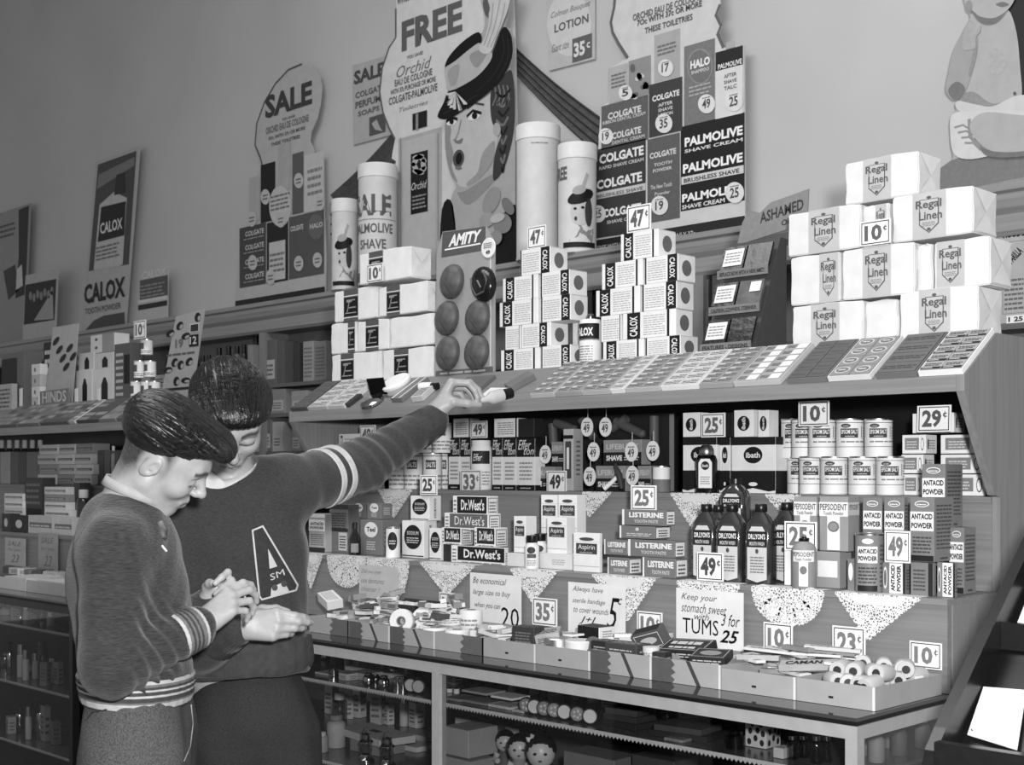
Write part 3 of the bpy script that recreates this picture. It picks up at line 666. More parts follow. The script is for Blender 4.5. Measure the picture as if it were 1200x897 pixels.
p.rect(281, 312, 268, 338, ink(.24), 2); p.rect(313, 338, 262, 333, ink(.12), 2); p.rect(339, 380, 255, 328, ink(.3), 2)
p.rect(306, 323, 194, 262, ink(.1), 3); p.rect(293, 305, 209, 262, paper(.6), 3); p.rect(326, 341, 170, 225, paper(.6), 3); p.rect(343, 356, 181, 252, ink(.32), 3); p.rect(357, 380, 183, 250, paper(.68), 3)
p.ell(329, 242, 13, 24, paper(.68), 4); p.rect(316, 335, 285, 330, paper(.68), 4); p.lines(317, 334, 295, 320, 4, ink(.4), 5); p.lines(318, 340, 228, 248, 4, ink(.4), 5); p.lines(361, 378, 195, 230, 4, ink(.45), 4)
for i, y in enumerate((275, 291, 308, 325)): p.text('COLGATE', 288, 310, y-3, y+3, paper(.72), 4); p.lines(286, 311, y+5, y+7, 1, paper(.6), 4)
p.text('COLGATE', 341, 356, 266, 272, paper(.75), 4); p.ell(371, 266, 9, 15, ink(.36), 4); p.text('HALO', 364, 379, 263, 269, paper(.72), 5)
for x, y in ((296, 257), (312, 231), (351, 212), (376, 238), (297, 308), (351, 309), (373, 305), (330, 258), (318, 325)): p.ell(x, y, 5.5, 9, paper(.66), 6); p.lines(x-3, x+3, y-4, y+4, 2, ink(.35), 7)
p.done('cutout_display', 'small balloon shaped sale cutout with pictured toiletries at the far end of the ledge', 'display card')
# SALE soaps poster on the wall
p = Pl(4.408, off=(on_y(432, 4.408)[0], W(414, 170, 4.408)[1]))
p.board([(413, 77), (470, 60), (470, 155), (414, 170)], paper(.62)); p.text('SALE', 415, 451, 84, 100, ink(.26), 2, 'B'); p.text('COLGATE', 417, 451, 109, 116, ink(.32)); p.text('PERFUME', 417, 451, 120, 128, ink(.32)); p.text('SOAPS', 420, 445, 131, 137, ink(.32)); p.rect(433, 452, 138, 160, ink(.3), 2); p.poly([(436, 145), (442, 140), (446, 150), (449, 154), (440, 152)], paper(.6), 3)
p.done('wall_poster', 'small soap sale poster on the wall behind the big orchid cutout', 'poster')
p = Pl(4.408, off=(on_y(668, 4.408)[0], W(642, 84, 4.408)[1]))
p.board([(640, -14), (697, -24), (697, 69), (643, 83)], paper(.66)); p.ell(667, 28, 26, 38, paper(.72), 1); p.text('Colman Bouquet', 646, 692, 15, 24, ink(.42), 2, 'i'); p.text('LOTION', 650, 690, 29, 39, ink(.3), 2); p.text('Giant size', 647, 667, 53, 62, ink(.42), 2, 'i'); p.rect(671, 694, 46, 74, ink(.34), 2); p.text('35', 673, 686, 51, 68, paper(.78), 3, 'B'); p.text('c', 688, 692, 50, 57, paper(.78), 3)
p.done('wall_poster', 'pale lotion poster with a 35 cent corner on the wall above the drapery', 'poster')
# drapery of crepe behind the cutouts
crepe = mat('crepe_cloth', .3, .85, .1, 30, bump=.2)
def swag(name, label, A, B, w0, w1, n, Y):
    mb = MB(); pts = []; m = 14
    for i in range(m+1):
        t = i/m; px = A[0]+(B[0]-A[0])*t; py = A[1]+(B[1]-A[1])*t+4*math.sin(PI*t); w_ = w0+(w1-w0)*t
        for j in range(n+1):
            u = j/n-.5; x, z = W(px, py+u*w_*2, Y); pts.append((x, Y-.014-.012*math.cos(j*PI*1.0), z))
    fs = [(i*(n+1)+j, i*(n+1)+j+1, (i+1)*(n+1)+j+1, (i+1)*(n+1)+j) for i in range(m) for j in range(n)]
    mb.add(pts, fs, crepe, False)
    x, z = W(A[0], A[1], Y); mb.v = [(a-x, b-Y, c-z) for a, b, c in mb.v]
    o = mb.build(name, None, (x, Y, z)); md = o.modifiers.new('thickness', 'SOLIDIFY'); md.thickness = .004
    tag(o, label, 'drapery')
swag('crepe_swag', 'dark crepe swag falling from behind the hat to the big toiletries cutout', (596, 62), (706, 162), 16, 24, 9, 4.415)
swag('crepe_swag', 'dark crepe swag between the far tubes and the big orchid cutout', (475, 158), (392, 255), 14, 26, 9, 4.415)
# big Orchid cutout
p = Pl(YB, off=base_of(530, YB))
top = [(600+0, -30)]
out = [(468, b(468)), (467, 205), (463, 196), (464, 189), (459, 186), (460, 178), (463, 163), (456, 150), (449, 132), (445, 108), (448, 80), (456, 56), (464, 44), (464, -20), (490, -42), (540, -55), (600, -40), (604, 60), (606, 160), (604, b(604))]
p.board(out, paper(.76)); p.stroke([(463, 163), (456, 150), (449, 132), (445, 108), (448, 80), (456, 56), (464, 44), (464, 10)], .012, ink(.35), 1)
p.text('WITH COLOGNE POWDER', 466, 500, -2, 6, ink(.3)); p.text('FREE', 471, 542, 26, 61, ink(.34), 2, 'B'); p.text('YOU SAVE!', 477, 496, 66, 70, ink(.36)); p.text('Orchid', 465, 506, 79, 92, ink(.4), 2, 'i'); p.text('EAU DE COLOGNE', 463, 507, 94, 102, ink(.36)); p.text('WITH 37c PURCHASE OR MORE', 458, 511, 106, 112, ink(.34)); p.text('COLGATE-PALMOLIVE', 456, 513, 115, 124, ink(.34)); p.text('Toiletries', 468, 502, 127, 132, ink(.42), 2, 'i')
p.rect(467, 518, 163, to_ledge(467, YB)-2, paper(.62), 2); p.rect(472, 511, 166, to_ledge(472, YB)-2, paper(.66), 3); p.stroke([(470, 162), (470, 290)], .008, ink(.5), 4); p.stroke([(514, 156), (514, 282)], .008, ink(.5), 4)
p.rect(484, 501, 134, 153, ink(.1), 4); p.rect(488, 491, 134, 153, paper(.5), 5); p.rect(482, 502, 181, 252, ink(.08), 4)
for a in range(7): p.ell(492+5*math.cos(a*.9), 193+9*math.sin(a*.9), 3, 7, paper(.62), 5, a*.9)
p.text('Orchid', 483, 501, 215, 224, paper(.75), 5, 'i'); p.lines(484, 500, 228, 246, 4, paper(.5), 5)
p.done('cutout_display', 'large white orchid cologne cutout behind the surprised woman', 'display card')
# surprised woman cutout
YW = 4.31; p = Pl(YW, .008, off=base_of(560, YW)); bw = lambda px: to_ledge(px, YW)
SK, SK2, SK3, HR, HT = paper(.6), ink(.5), ink(.42), ink(.2), ink(.045)
out = [(517, bw(517)), (518, 246), (533, 240), (535, 215), (527, 200), (523, 170), (524, 140), (514, 138), (520, 120), (525, 108), (521, 80), (528, 64), (548, 48), (565, 38), (568, 20), (564, -12), (598, -14), (594, 20), (592, 32), (599, 35), (600, 60), (597, 82), (602, 98), (604, 130), (604, bw(604))]
p.board(cr(out[1:-1], 3) and [out[0]]+cr(out[1:-1], 3)+[out[-1]], SK)
p.poly(crc([(517, bw(517)), (518, 246), (531, 241), (536, bw(536))]), HT, 1); p.poly(crc([(580, 270), (604, 240), (604, bw(604)), (572, bw(572))]), HT, 1)   # dress
p.poly(crc([(533, 222), (576, 200), (590, 230), (585, 262), (560, bw(560)-6), (545, bw(545)), (532, 260)]), paper(.6), 1)   # neck
p.poly(crc([(536, 226), (545, 224), (578, 204), (580, 212), (550, 240)]), SK2, 2)
# face
p.poly(crc([(524, 138), (535, 132), (560, 120), (578, 110), (585, 128), (584, 160), (578, 186), (566, 206), (549, 219), (537, 217), (529, 205), (524, 185), (522, 160)]), paper(.67), 2)
p.poly(crc([(524, 140), (529, 150), (528, 165), (532, 180), (530, 196), (537, 214), (530, 207), (524, 186), (522, 160)]), SK2, 3)
p.poly(crc([(566, 180), (580, 165), (578, 188), (566, 206), (550, 218), (548, 214), (560, 202)]), ink(.54), 3)
# hair
p.poly(crc([(577, 104), (588, 92), (599, 82), (603, 100), (604, 126), (603, 150), (598, 176), (590, 200), (579, 212), (579, 190), (583, 172), (588, 155), (578, 146), (575, 124)]), HR, 3)
for i in range(9): p.stroke(cr([(582+1.2*(i % 3)+(4 if i > 3 else 0), 108+11*i), (590, 114+11*i), (599-i*.9, 104+11*i)]), .012, ink(.4 if i % 2 else .08), 4)
for i in range(4): p.stroke(cr([(580+5*i, 100), (582+5*i, 112), (578+5*i, 124)]), .008, ink(.42), 4)
p.ell(583, 152, 4.5, 8, SK, 5)
# eyes, brows, nose, mouth
p.poly(crc([(549, 137), (556, 131), (564, 134), (558, 141), (551, 141)]), paper(.8), 4); p.ell(557, 136, 3.2, 4, HT, 5); p.stroke([(548, 137), (555, 130), (565, 133)], .014, HT, 6); p.stroke([(548, 128), (557, 121), (568, 123)], .01, ink(.25), 4)
p.poly(crc([(524, 144), (530, 138), (536, 140), (533, 146), (526, 147)]), paper(.8), 4); p.ell(530, 142.5, 2.6, 3.6, HT, 5); p.stroke([(524, 143), (530, 138), (537, 140)], .014, HT, 6)
p.stroke([(541, 140), (538, 155), (534, 164)], .008, SK2, 4); p.poly(crc([(532, 163), (537, 165), (543, 162), (541, 168), (535, 168)]), SK3, 4)
p.ell(538, 186, 6.5, 10.5, ink(.28), 4, .15); p.ell(538.5, 186, 3.6, 7, HT, 5, .15); p.ell(538, 197, 4, 2, ink(.4), 5)
# hat with brim, crown band, feather and pompom
p.poly(crc([(514, 137), (521, 121), (528, 106), (550, 96), (570, 80), (580, 58), (590, 33), (598, 37), (602, 52), (600, 72), (588, 94), (569, 113), (544, 130), (526, 140)]), HT, 7)
for q in ([(590, 40), (592, 62), (580, 88), (560, 108)], [(596, 46), (597, 68), (584, 94)], [(520, 134), (540, 124), (560, 112)]): p.stroke(cr(q), .006, ink(.14), 8)
p.poly(crc([(523, 79), (528, 66), (544, 49), (562, 38), (565, 50), (550, 60), (535, 72)]), HT, 8)
p.poly(crc([(523, 81), (535, 72), (562, 51), (567, 59), (578, 62), (575, 74), (558, 92), (529, 107), (525, 96)]), paper(.64), 9); p.poly(crc([(552, 66), (566, 58), (572, 64), (560, 80)]), paper(.52), 10); p.poly(crc([(527, 84), (540, 76), (536, 98), (529, 100)]), paper(.56), 10)
p.poly(crc([(563, 58), (571, 42), (575, 18), (570, -12), (600, -16), (598, 8), (591, 28), (584, 44), (578, 60), (571, 64)]), paper(.7), 11); p.poly(crc([(572, 20), (568, 6), (571, -4), (576, 10)]), ink(.32), 12)
for q in ([(573, 56), (582, 30), (588, 0)], [(569, 54), (577, 30), (580, 4)], [(577, 56), (588, 30), (594, 4)]): p.stroke(cr(q), .006, paper(.56), 12)
rr = random.Random(5)
for i in range(26):
    a = PI*.55+rr.uniform(-1.2, 1.5); p.poly([(536, 108), (538+12*math.cos(a)+rr.uniform(-3, 3), 111+20*math.sin(a)), (541+11*math.cos(a), 112+18*math.sin(a))], paper(rr.choice([.74, .62, .5])), 11+i % 4)
# orchid corsage
for i, (x, y, rx, ry, a, v) in enumerate([(577, 235, 9, 17, .4, .52), (590, 262, 11, 12, 0, .46), (572, 258, 8, 10, .9, .56), (597, 242, 6, 11, -.5, .42), (583, 279, 7, 9, .3, .5), (585, 256, 5, 9, 1.2, .66)]): p.ell(x, y, rx, ry, paper(v), 7+i, a)
p.done('cutout_display', 'flat cutout of a surprised woman in a black feathered hat', 'display card')
# dummy tubes
def dummy(label, px0, px1, pyt, Y, paintf, nm='dummy_canister'):
    c0, t0 = on_y((px0+px1)/2, Y); R = (px1-px0)/2*t0/F*.995; H = zat(pyt, t0)-LZ
    t = thing(nm, label, 'dummy container', (c0, Y, LZ), (0, 0, 0))
    mb = MB(); mb.lathe([(R*.97, 0), (R*.98, .012), (R*.96, .016), (R*.96, H-.07)], paper(.76), 36); 
    face = Cyl(mb, R*.965, turn=YAW*.97); paintf(face, R, H); mb.build('tube', t)
    mb = MB(); mb.lathe([(R*.96, H-.07), (R, H-.068), (R, H-.006), (R*.97, H), (0, H)], paper(.82), 36); mb.build('cap', t)
def woman_small(f, R, H, a0):                 # the hatted lady again, small
    f.poly([(a0-.05, H*.1), (a0+.06, H*.08), (a0+.07, H*.22), (a0-.01, H*.28)], paper(.5), 1); f.ell(a0, H*.36, R*.5, H*.12, paper(.7), 2); f.ell(a0+R*.45, H*.36, R*.22, H*.13, HR, 3)
    f.ell(a0+R*.05, H*.5, R*.72, H*.06, HT, 4, 20, .35); f.ell(a0-R*.05, H*.56, R*.35, H*.04, paper(.6), 5, 20, .35); f.poly([(a0, H*.56), (a0+R*.3, H*.72), (a0+R*.45, H*.7), (a0+R*.15, H*.54)], paper(.6), 5)
    f.ell(a0-R*.22, H*.3, R*.07, H*.02, ink(.2), 5); f.ell(a0-R*.25, H*.39, R*.08, H*.012, HT, 5); f.ell(a0+R*.12, H*.4, R*.09, H*.012, HT, 5); f.rect(a0-R*.9, .02, a0+R*.9, H*.09, ink(.1), 3)
dummy('smallest dummy tube with a printed lady beside the sale cutout', 388, 420, 235, 4.24, lambda f, R, H: woman_small(f, R, H, 0))
def p_ale(f, R, H):
    f.text('SALE', -R*1.45, H*.56, R*.85, H*.74, ink(.34), 2, 'B')
    for i, t_ in enumerate(['PALMOLIVE', 'SHAVE', 'CREAM']): f.text(t_, -R*(1.35 if i == 0 else .9), H*(.42-.13*i), R*(.95 if i == 0 else .55), H*(.5-.13*i), ink(.34), 2, 'b')
    f.rect(-R*1.2, H*.53, R*1.2, H*.535, ink(.4), 1); f.rect(-R*1.3, H*.02, R*1.3, H*.1, ink(.4))
dummy('shaving cream dummy tube lettered in grey at the far part of the ledge', 419, 466, 195, 4.262, p_ale)
dummy('tall plain white dummy tube beside the surprised woman', 604, 657, 149, 4.262, lambda f, R, H: f.lines(-R*.3, H*.84, R*.5, H*.86, 1, ink(.5)))
def p_ee(f, R, H): woman_small(f, R, H, R*.12); f.text('FREE', -R*1.5, H*.66, -R*.55, H*.78, ink(.35), 2, 'B')
dummy('printed dummy tube with the hatted lady beside the big toiletries cutout', 653, 700, 171, 4.255, p_ee)
# big toiletries cutout
p = Pl(4.36, .008, off=base_of(785, 4.36)); b3 = lambda px: to_ledge(px, 4.36)
out = [(693, b3(693)), (699, 210), (704, 125), (713, 120), (714, 80), (736, 68), (734, 62), (725, 51), (718, 38), (716, 26), (720, 8), (722, -30), (760, -50), (840, -40), (844, 5), (839, 18), (845, 30), (841, 40), (848, 56), (872, 53), (873, b3(873))]
p.board(out, paper(.72)); p.stroke([(736, 68), (725, 51), (718, 38), (716, 26), (720, 8), (722, -20)], .014, ink(.34), 1); p.stroke([(844, 5), (839, 18), (845, 30), (841, 40), (848, 56)], .014, ink(.34), 1)
p.text('ORCHID EAU DE COLOGNE', 742, 822, 17, 25, ink(.34)); p.text('7Oc WITH 37c OR MORE', 747, 823, 24, 31, ink(.25)); p.text('THESE TOILETRIES', 756, 812, 33, 40, ink(.3))
p.rect(694, 873, b3(694)-20, b3(694)-1, ink(.13), 1); p.text('FREE WITH ANY PURCHASE OVER ONLY 37c', 700, 815, b3(700)-13, b3(700)-7, paper(.62), 2)
GD, GM = ink(.2), ink(.33)
p.rect(705, 760, 125, 176, GM, 2); p.rect(698, 757, 176, 280, GD, 2); p.rect(700, 757, 226, 234, paper(.7), 3); p.rect(761, 800, 100, 162, ink(.22), 3); p.rect(759, 797, 164, 262, GM, 2); p.rect(798, 873, 149, 248, ink(.1), 2); p.rect(799, 872, 208, 217, paper(.74), 3)
p.rect(714, 736, 80, 122, paper(.62), 2); p.rect(737, 763, 72, 116, paper(.5), 2); p.rect(767, 797, 42, 97, paper(.6), 2); p.rect(802, 838, 55, 148, ink(.42), 2); p.rect(839, 871, 62, 84, ink(.12), 3); p.rect(839, 871, 84, 140, paper(.76), 3); p.rect(851, 862, 51, 58, paper(.6), 3)
for (t_, x0, x1, y0, y1, v) in [('COLGATE', 713, 752, 133, 141, .76), ('COLGATE', 718, 752, 156, 164, .76), ('COLGATE', 703, 755, 182, 193, .82), ('COLGATE', 700, 753, 212, 223, .82), ('COLGATE', 707, 752, 246, 256, .82), ('COLGATE', 765, 797, 113, 120, .8), ('COLGATE', 762, 793, 180, 187, .76), ('PALMOLIVE', 803, 871, 162, 173, .86), ('PALMOLIVE', 801, 871, 193, 204, .86), ('PALMOLIVE', 800, 868, 228, 238, .86)]: p.text(t_, x0, x1, y0, y1, paper(v), 4, 'B')
for (t_, x0, x1, y0, y1, v) in [('RIBBON DENTAL CREAM', 707, 757, 143, 147, .7), ('DENTAL CREAM', 718, 756, 166, 170, .7), ('RAPID SHAVE CREAM', 703, 755, 196, 200, .7), ('SHAVE CREAM', 712, 752, 259, 263, .7), ('AFTER', 772, 789, 122, 126, .74), ('SHAVE', 772, 789, 128, 132, .74), ('LOTION', 772, 789, 134, 138, .74), ('TOOTH', 767, 788, 192, 196, .74), ('POWDER', 766, 788, 199, 203, .74), ('SHAVE CREAM', 803, 871, 176, 180, .8), ('SHAVE CREAM', 800, 850, 241, 246, .8), ('PALMOLIVE', 842, 870, 76, 82, .84), ('The New Tooth', 763, 788, 218, 223, .7), ('Powder', 768, 786, 226, 230, .7)]: p.text(t_, x0, x1, y0, y1, paper(v), 4)
p.text('BRUSHLESS SHAVE', 700, 754, 229, 233, ink(.3), 4); p.text('BRUSHLESS SHAVE', 802, 867, 210, 215, ink(.2), 4)
for i, t_ in enumerate(['AFTER', 'SHAVE', 'TALC']): p.text(t_, 849, 864, 88+7*i, 92.5+7*i, ink(.3), 4)
p.ell(821, 78, 15, 21, ink(.5), 4); p.ell(821, 78, 13.5, 19, ink(.4), 5); p.text('HALO', 810, 833, 72, 82, paper(.84), 6, 'B'); p.text('SHAMPOO', 811, 832, 84, 88, paper(.75), 6); p.lines(808, 834, 100, 114, 3, paper(.6), 4)
p.lines(771, 793, 52, 66, 3, ink(.4), 4); p.lines(717, 734, 86, 104, 4, ink(.4), 4)
for i in range(9): p.ell(742+(i*7) % 20, 80+(i*11) % 34, 3, 5, paper(.7) if i % 2 else ink(.35), 4, i*.7)
for x, y, r_, t_ in [(734, 109, 8, '5'), (781, 80, 9, '17'), (711, 160, 8.5, '19'), (779, 145, 10, '35'), (829, 122, 10, '49'), (861, 119, 10.5, '25'), (702, 251, 9, '25'), (774, 241, 10, '19'), (862, 226, 11, '25')]: p.badge(x, y, r_, t_, 6)
p.done('cutout_display', 'large cutout picturing stacked shaving and dental cartons with price badges', 'display card')
# seated baby cutout
YBb = 4.3; p = Pl(YBb, .008, off=base_of(1160, YBb)); bq = lambda px: to_ledge(px, YBb)
out = [(1104, bq(1104)), (1117, 183), (1114, 160), (1117, 134), (1121, 128), (1122, 118), (1112, 112), (1109, 104), (1111, 88), (1118, 60), (1128, 40), (1137, 20), (1132, 8), (1128, -20), (1150, -60), (1185, -55), (1210, -20), (1235, 30), (1240, 120), (1262, 160), (1262, bq(1262))]
p.board([out[0]]+cr(out[1:-1], 3)+[out[-1]], paper(.6)); S1, S2, S3 = paper(.6), ink(.5), ink(.4)
p.poly(crc([(1180, -20), (1240, -20), (1240, 120), (1196, 120)]), ink(.13), 1)
p.poly(crc([(1104, bq(1104)-1), (1115, 188), (1262, 165), (1262, bq(1262)-1)]), ink(.42), 2); p.poly(crc([(1104, bq(1104)-1), (1108, bq(1108)-7), (1262, bq(1262)-14), (1262, bq(1262)-1)]), ink(.5), 3)
p.poly(crc([(1137, 26), (1150, 30), (1168, 28), (1182, 12), (1192, 40), (1196, 80), (1198, 110), (1192, 122), (1160, 128), (1130, 120), (1125, 112)]), S1, 3); p.poly(crc([(1128, 112), (1142, 108), (1165, 122), (1195, 112), (1192, 122), (1160, 128), (1130, 121)]), S2, 4)
p.poly(crc([(1160, 60), (1172, 58), (1180, 75), (1170, 88), (1158, 80)]), ink(.6), 4)
p.poly(crc([(1138, 24), (1146, 40), (1146, 58), (1140, 85), (1130, 112), (1120, 118), (1112, 112), (1109, 104), (1112, 86), (1118, 60), (1128, 40)]), paper(.55), 5); p.poly(crc([(1112, 106), (1122, 96), (1132, 104), (1126, 116), (1118, 117)]), S3, 6); p.poly(crc([(1143, 40), (1146, 58), (1139, 88), (1136, 86), (1142, 58)]), S2, 6)
p.poly(crc([(1130, 58), (1130, 40), (1138, 26), (1146, 32), (1150, 30), (1149, 38), (1145, 44), (1144, 56), (1138, 59)]), ink(.58), 7)
p.poly(crc([(1134, 6), (1136, -20), (1150, -50), (1180, -48), (1192, -20), (1190, 0), (1180, 14), (1165, 22), (1150, 20), (1142, 14)]), S1, 8); p.poly(crc([(1140, 14), (1150, 19), (1165, 21), (1180, 13), (1168, 27), (1150, 27)]), S3, 7); p.ell(1137, 8, 4, 7, S2, 9); p.poly(crc([(1168, 6), (1176, 3), (1184, 6), (1176, 9)]), S3, 9)
p.poly(crc([(1123, 119), (1145, 123), (1165, 125), (1196, 112), (1240, 118), (1240, 150), (1198, 146), (1150, 140), (1124, 130)]), paper(.7), 7); p.poly(crc([(1117, 135), (1140, 131), (1200, 131), (1200, 150), (1150, 150), (1144, 168), (1160, 178), (1170, 180), (1140, 187), (1120, 182), (1115, 160)]), paper(.72), 8); p.stroke([(1137, 140), (1138, 160), (1150, 175), (1170, 179)], .012, S2, 9)
p.poly(crc([(1144, 138), (1160, 132), (1200, 136), (1262, 140), (1262, 166), (1200, 178), (1165, 178), (1146, 165), (1138, 150)]), S1, 10); p.poly(crc([(1150, 172), (1165, 178), (1200, 178), (1262, 166), (1262, 172), (1200, 184), (1160, 184)]), S3, 11); p.ell(1190, 110, 1.8, 2.2, ink(.3), 6)
for i in range(4): p.stroke([(1120+4*i, 150+6*i), (1130+4*i, 147+7*i), (1138+3*i, 152+7*i)], .006, S2, 10)
p.done('cutout_display', 'flat cutout of a seated baby in a white diaper above the end panel', 'display card')
# ================================================================ goods on the two steps
def snap(z):
    for q in (Z1, Z2):
        if abs(z-q) < .02: return q+.0008
    return z
def fB(label, pl, pr, pt, pb, yf, d, base, paint=None, cat='carton', name='carton', group=None, rz=0., z=None):
    x0, t0 = on_y(pl, yf); x1, _ = on_y(pr, yf)
    z0 = snap(zat(pb, t0)) if z is None else z
    w, h = x1-x0-.0012, zat(pt, t0)-z0-.0004
    o = carton(w, d, h, base, paint).build(name, None, ((x0+x1)/2, yf+d/2, z0), (0, 0, rz))
    return tag(o, label, cat, group)
def dep(pl_side, pr_side, yf):               # depth of a box from the pixel width of its right side
    x, t = on_y(pl_side, yf); return on_x(pr_side, x)[0]-yf
def can(label, px, pyt, pyb, yf, rpx, paint, group, name='tin_can', cat='tin', body=.82, z=None, turn=YAW):
    x, t = on_y(px, yf); z0 = snap(zat(pyb, t)) if z is None else z; H = zat(pyt, t)-z0; R = rpx*t/F
    r = thing(name, label, cat, (x, yf, z0), (0, 0, 0), group)
    mb = MB(); mb.lathe([(R*.97, 0), (R, .002), (R, .005), (R*.985, .007), (R*.985, H-.007), (R, H-.005), (R, H-.001)], paper(body), 28)
    f = Cyl(mb, R*.985, turn=turn); paint(f, R, H); mb.build('can_body', r)
    mb = MB(); mb.lathe([(R, H-.005), (R*1.01, H-.001), (R*.96, H), (R*.94, H-.003), (0, H-.003)], metal(.7, .3), 28); mb.build('can_lid', r)
    return r
def bottle(label, px, pyt, pyb, yf, rpx, prof, cap, bm_, cm, paint, group=None, name='bottle', cat='bottle', sy=1., z=None, rot=0., n=24):
    x, t = on_y(px, yf); z0 = snap(zat(pyb, t)) if z is None else z; H = zat(pyt, t)-z0; R = rpx*t/F
    r = thing(name, label, cat, (x, yf, z0), (0, 0, rot), group)
    mb = MB(); mb.lathe([(a*R, b*H) for a, b in prof], bm_, n, sy=sy)
    if paint: paint(mb, R, H)
    mb.build('bottle_body', r)
    mb = MB(); mb.lathe([(a*R, b*H) for a, b in cap], cm, n if sy == 1 else 16); mb.build('cap', r)
    return r
W8, W7, G5 = paper(.82), paper(.7), paper(.48)
# ---------------- upper step
def p_strip(f, w, d, h): a = f['front']; a.rect(w*.08, h*.1, w*.17, h*.9, K); a.rect(w*.1, h*.25, w*.15, h*.75, W8, 2); a.lines(w*.25, h*.2, w*.7, h*.8, 3, ink(.6))
for i, (pb, pt, l) in enumerate([(572, 549, 'bottom one of three'), (549, 528, 'middle one of three'), (527, 509, 'topmost of three')]):
    fB('white narrow carton at the far end of the upper step, '+l, 397, 424 if i == 2 else 436, pt, pb, 3.075, .06, W8, p_strip, group='white cartons at the far end')
price_card('49', 'price card reading 49 cents at the far end of the upper step', 422, 440, 499, 521, 3.07, digit=.35)
def p_can1(f, R, H): f.rect(-R*.7, H*.55, R*.4, H*.8, ink(.25)); f.lines(-R*1.2, H*.1, R*1.3, H*.45, 3, ink(.5)); f.text('SALTS', -R*.6, H*.6, R*.3, H*.74, W8, 2); f.rect(-R*1.5, H*.9, R*1.5, H*.92, ink(.3))
for i, (px, pt, pb, y, l) in enumerate([(467, 531, 574, 3.13, 'lower row, first from the arm'), (485, 531, 574, 3.12, 'lower row, second from the arm'), (507, 531, 574, 3.12, 'lower row, below the upper cans'), (519, 531, 574, 3.2, 'lower row, half hidden by the cartons'), (502, 495, 531, 3.15, 'upper row, half behind the sleeve'), (518, 495, 531, 3.12, 'upper row, beside the black topped cartons')]):
    can('white round can with a small dark block, '+l, px, pt, pb, y, 11.5, p_can1, 'white cans beside the sleeve', name='white_can')
def p_eff(f, w, d, h):
    a = f['front']; a.rect(0, h*.64, w, h, K); a.rect(0, 0, w, h*.1, K); a.text('Effer', w*.08, h*.78, w*.8, h*.97, W8, 2, 'i'); a.text('ton', w*.4, h*.68, w*.95, h*.8, W8, 2, 'i'); a.lines(w*.15, h*.2, w*.85, h*.58, 5, ink(.5)); a.lines(w*.2, h*.03, w*.8, h*.07, 1, W7, 2)
    b = f['right']; b.rect(0, h*.64, d, h, K); b.rect(0, 0, d, h*.1, K)
for pl, pr, l in [(525.5, 539, 'first of the row'), (539.5, 552, 'beside the white jar on its far side'), (576.5, 589, 'just past the white jar'), (589.5, 605, 'middle of the three past the jar'), (605.5, 627, 'last of the row beside the shaving boxes')]:
    fB('black topped white carton, '+l, pl, pr, 514, 573, 3.13, .05, W8, p_eff, group='black topped cartons')
def p_eff2(f, w, d, h): a = f['front']; a.lines(w*.15, h*.15, w*.85, h*.85, 6, ink(.5)); a.rect(w*.93, 0, w, h, K)
for pl, pr, l in [(531, 551, 'beside its 49 cent card'), (579, 606, 'above the middle of the row')]:
    fB('white carton lying on the black topped cartons, '+l, pl, pr, 491, 513, 3.135, .045, W8, p_eff2, group='white cartons on the black topped ones')
fB('black blank carton lying on the last black topped carton', 607, 626, 491, 513, 3.135, .045, paper(.12), None)
bottle('white jar with a dark label between the black topped cartons', 564, 516, 574, 3.115, 12.5, [(0, 0), (.95, 0), (1, .03), (1, .84), (.85, .9)], [(.86, .88), (.9, .9), (.9, .99), (0, 1)], paper(.82, .3), paper(.78, .35), lambda mb, R, H: (Cyl(mb, R, turn=YAW).rect(-R, H*.52, R*.9, H*.78, ink(.12)), Cyl(mb, R, turn=YAW).text('Effer', -R*.8, H*.58, R*.1, H*.72, W8, 2, 'i'), Cyl(mb, R, turn=YAW).lines(-R*.9, H*.1, R*.9, H*.4, 5, ink(.5))), name='white_jar', cat='jar')
price_card('49', 'price card reading 49 cents on the black topped cartons', 552, 571, 494, 514, 3.12, digit=.3)
price_card('33', 'price card reading 33 cents in front of the white jar', 540, 564, 551, 579, 3.07, digit=.38, rz=.03)
# shaving display: a dark board with tubes and price ovals, boxes and brush before it
x0, t0 = on_y(634, 3.29); x1, t1 = on_y(790, 3.29)
r = thing('shaving_display', 'dark shaving display board with hanging tubes and oval 49 cent tags', 'display', ((x0+x1)/2, 3.29, Z2+.0008))
H_ = zat(484, t1)-Z2; Wd = x1-x0
mb = MB(); mb.box(-Wd/2, Wd/2, 0, .006, 0, H_, paper(.12)); mb.box(Wd/2-.018, Wd/2, -.001, -.0002, 0, H_*.98, paper(.45)); mb.build('board', r)
for px, py, a, l, nm in [(648, 516, .1, .11, 'tube'), (766, 512, .0, .13, 'tube'), (662, 500, 1.3, .09, 'tube'), (737, 502, 1.2, .12, 'tube'), (725, 497, -1.1, .07, 'tube'), (688, 503, .7, .08, 'tube')]:
    X, Z = W(px, py, 3.27); mb = MB()
    mb.tube([(-l/2*math.sin(a), 0, l/2*math.cos(a)), (0, 0, 0), (l/2*math.sin(a), 0, -l/2*math.cos(a)), (l*.56*math.sin(a), 0, -l*.56*math.cos(a))], [.016, .016, .014, .006], paper(.3, .35), 12)
    q = Vector((l*.2*math.sin(a), -.0165, -l*.2*math.cos(a)))
    mb.build(nm, r, (X-(x0+x1)/2, -.018, Z-Z2))
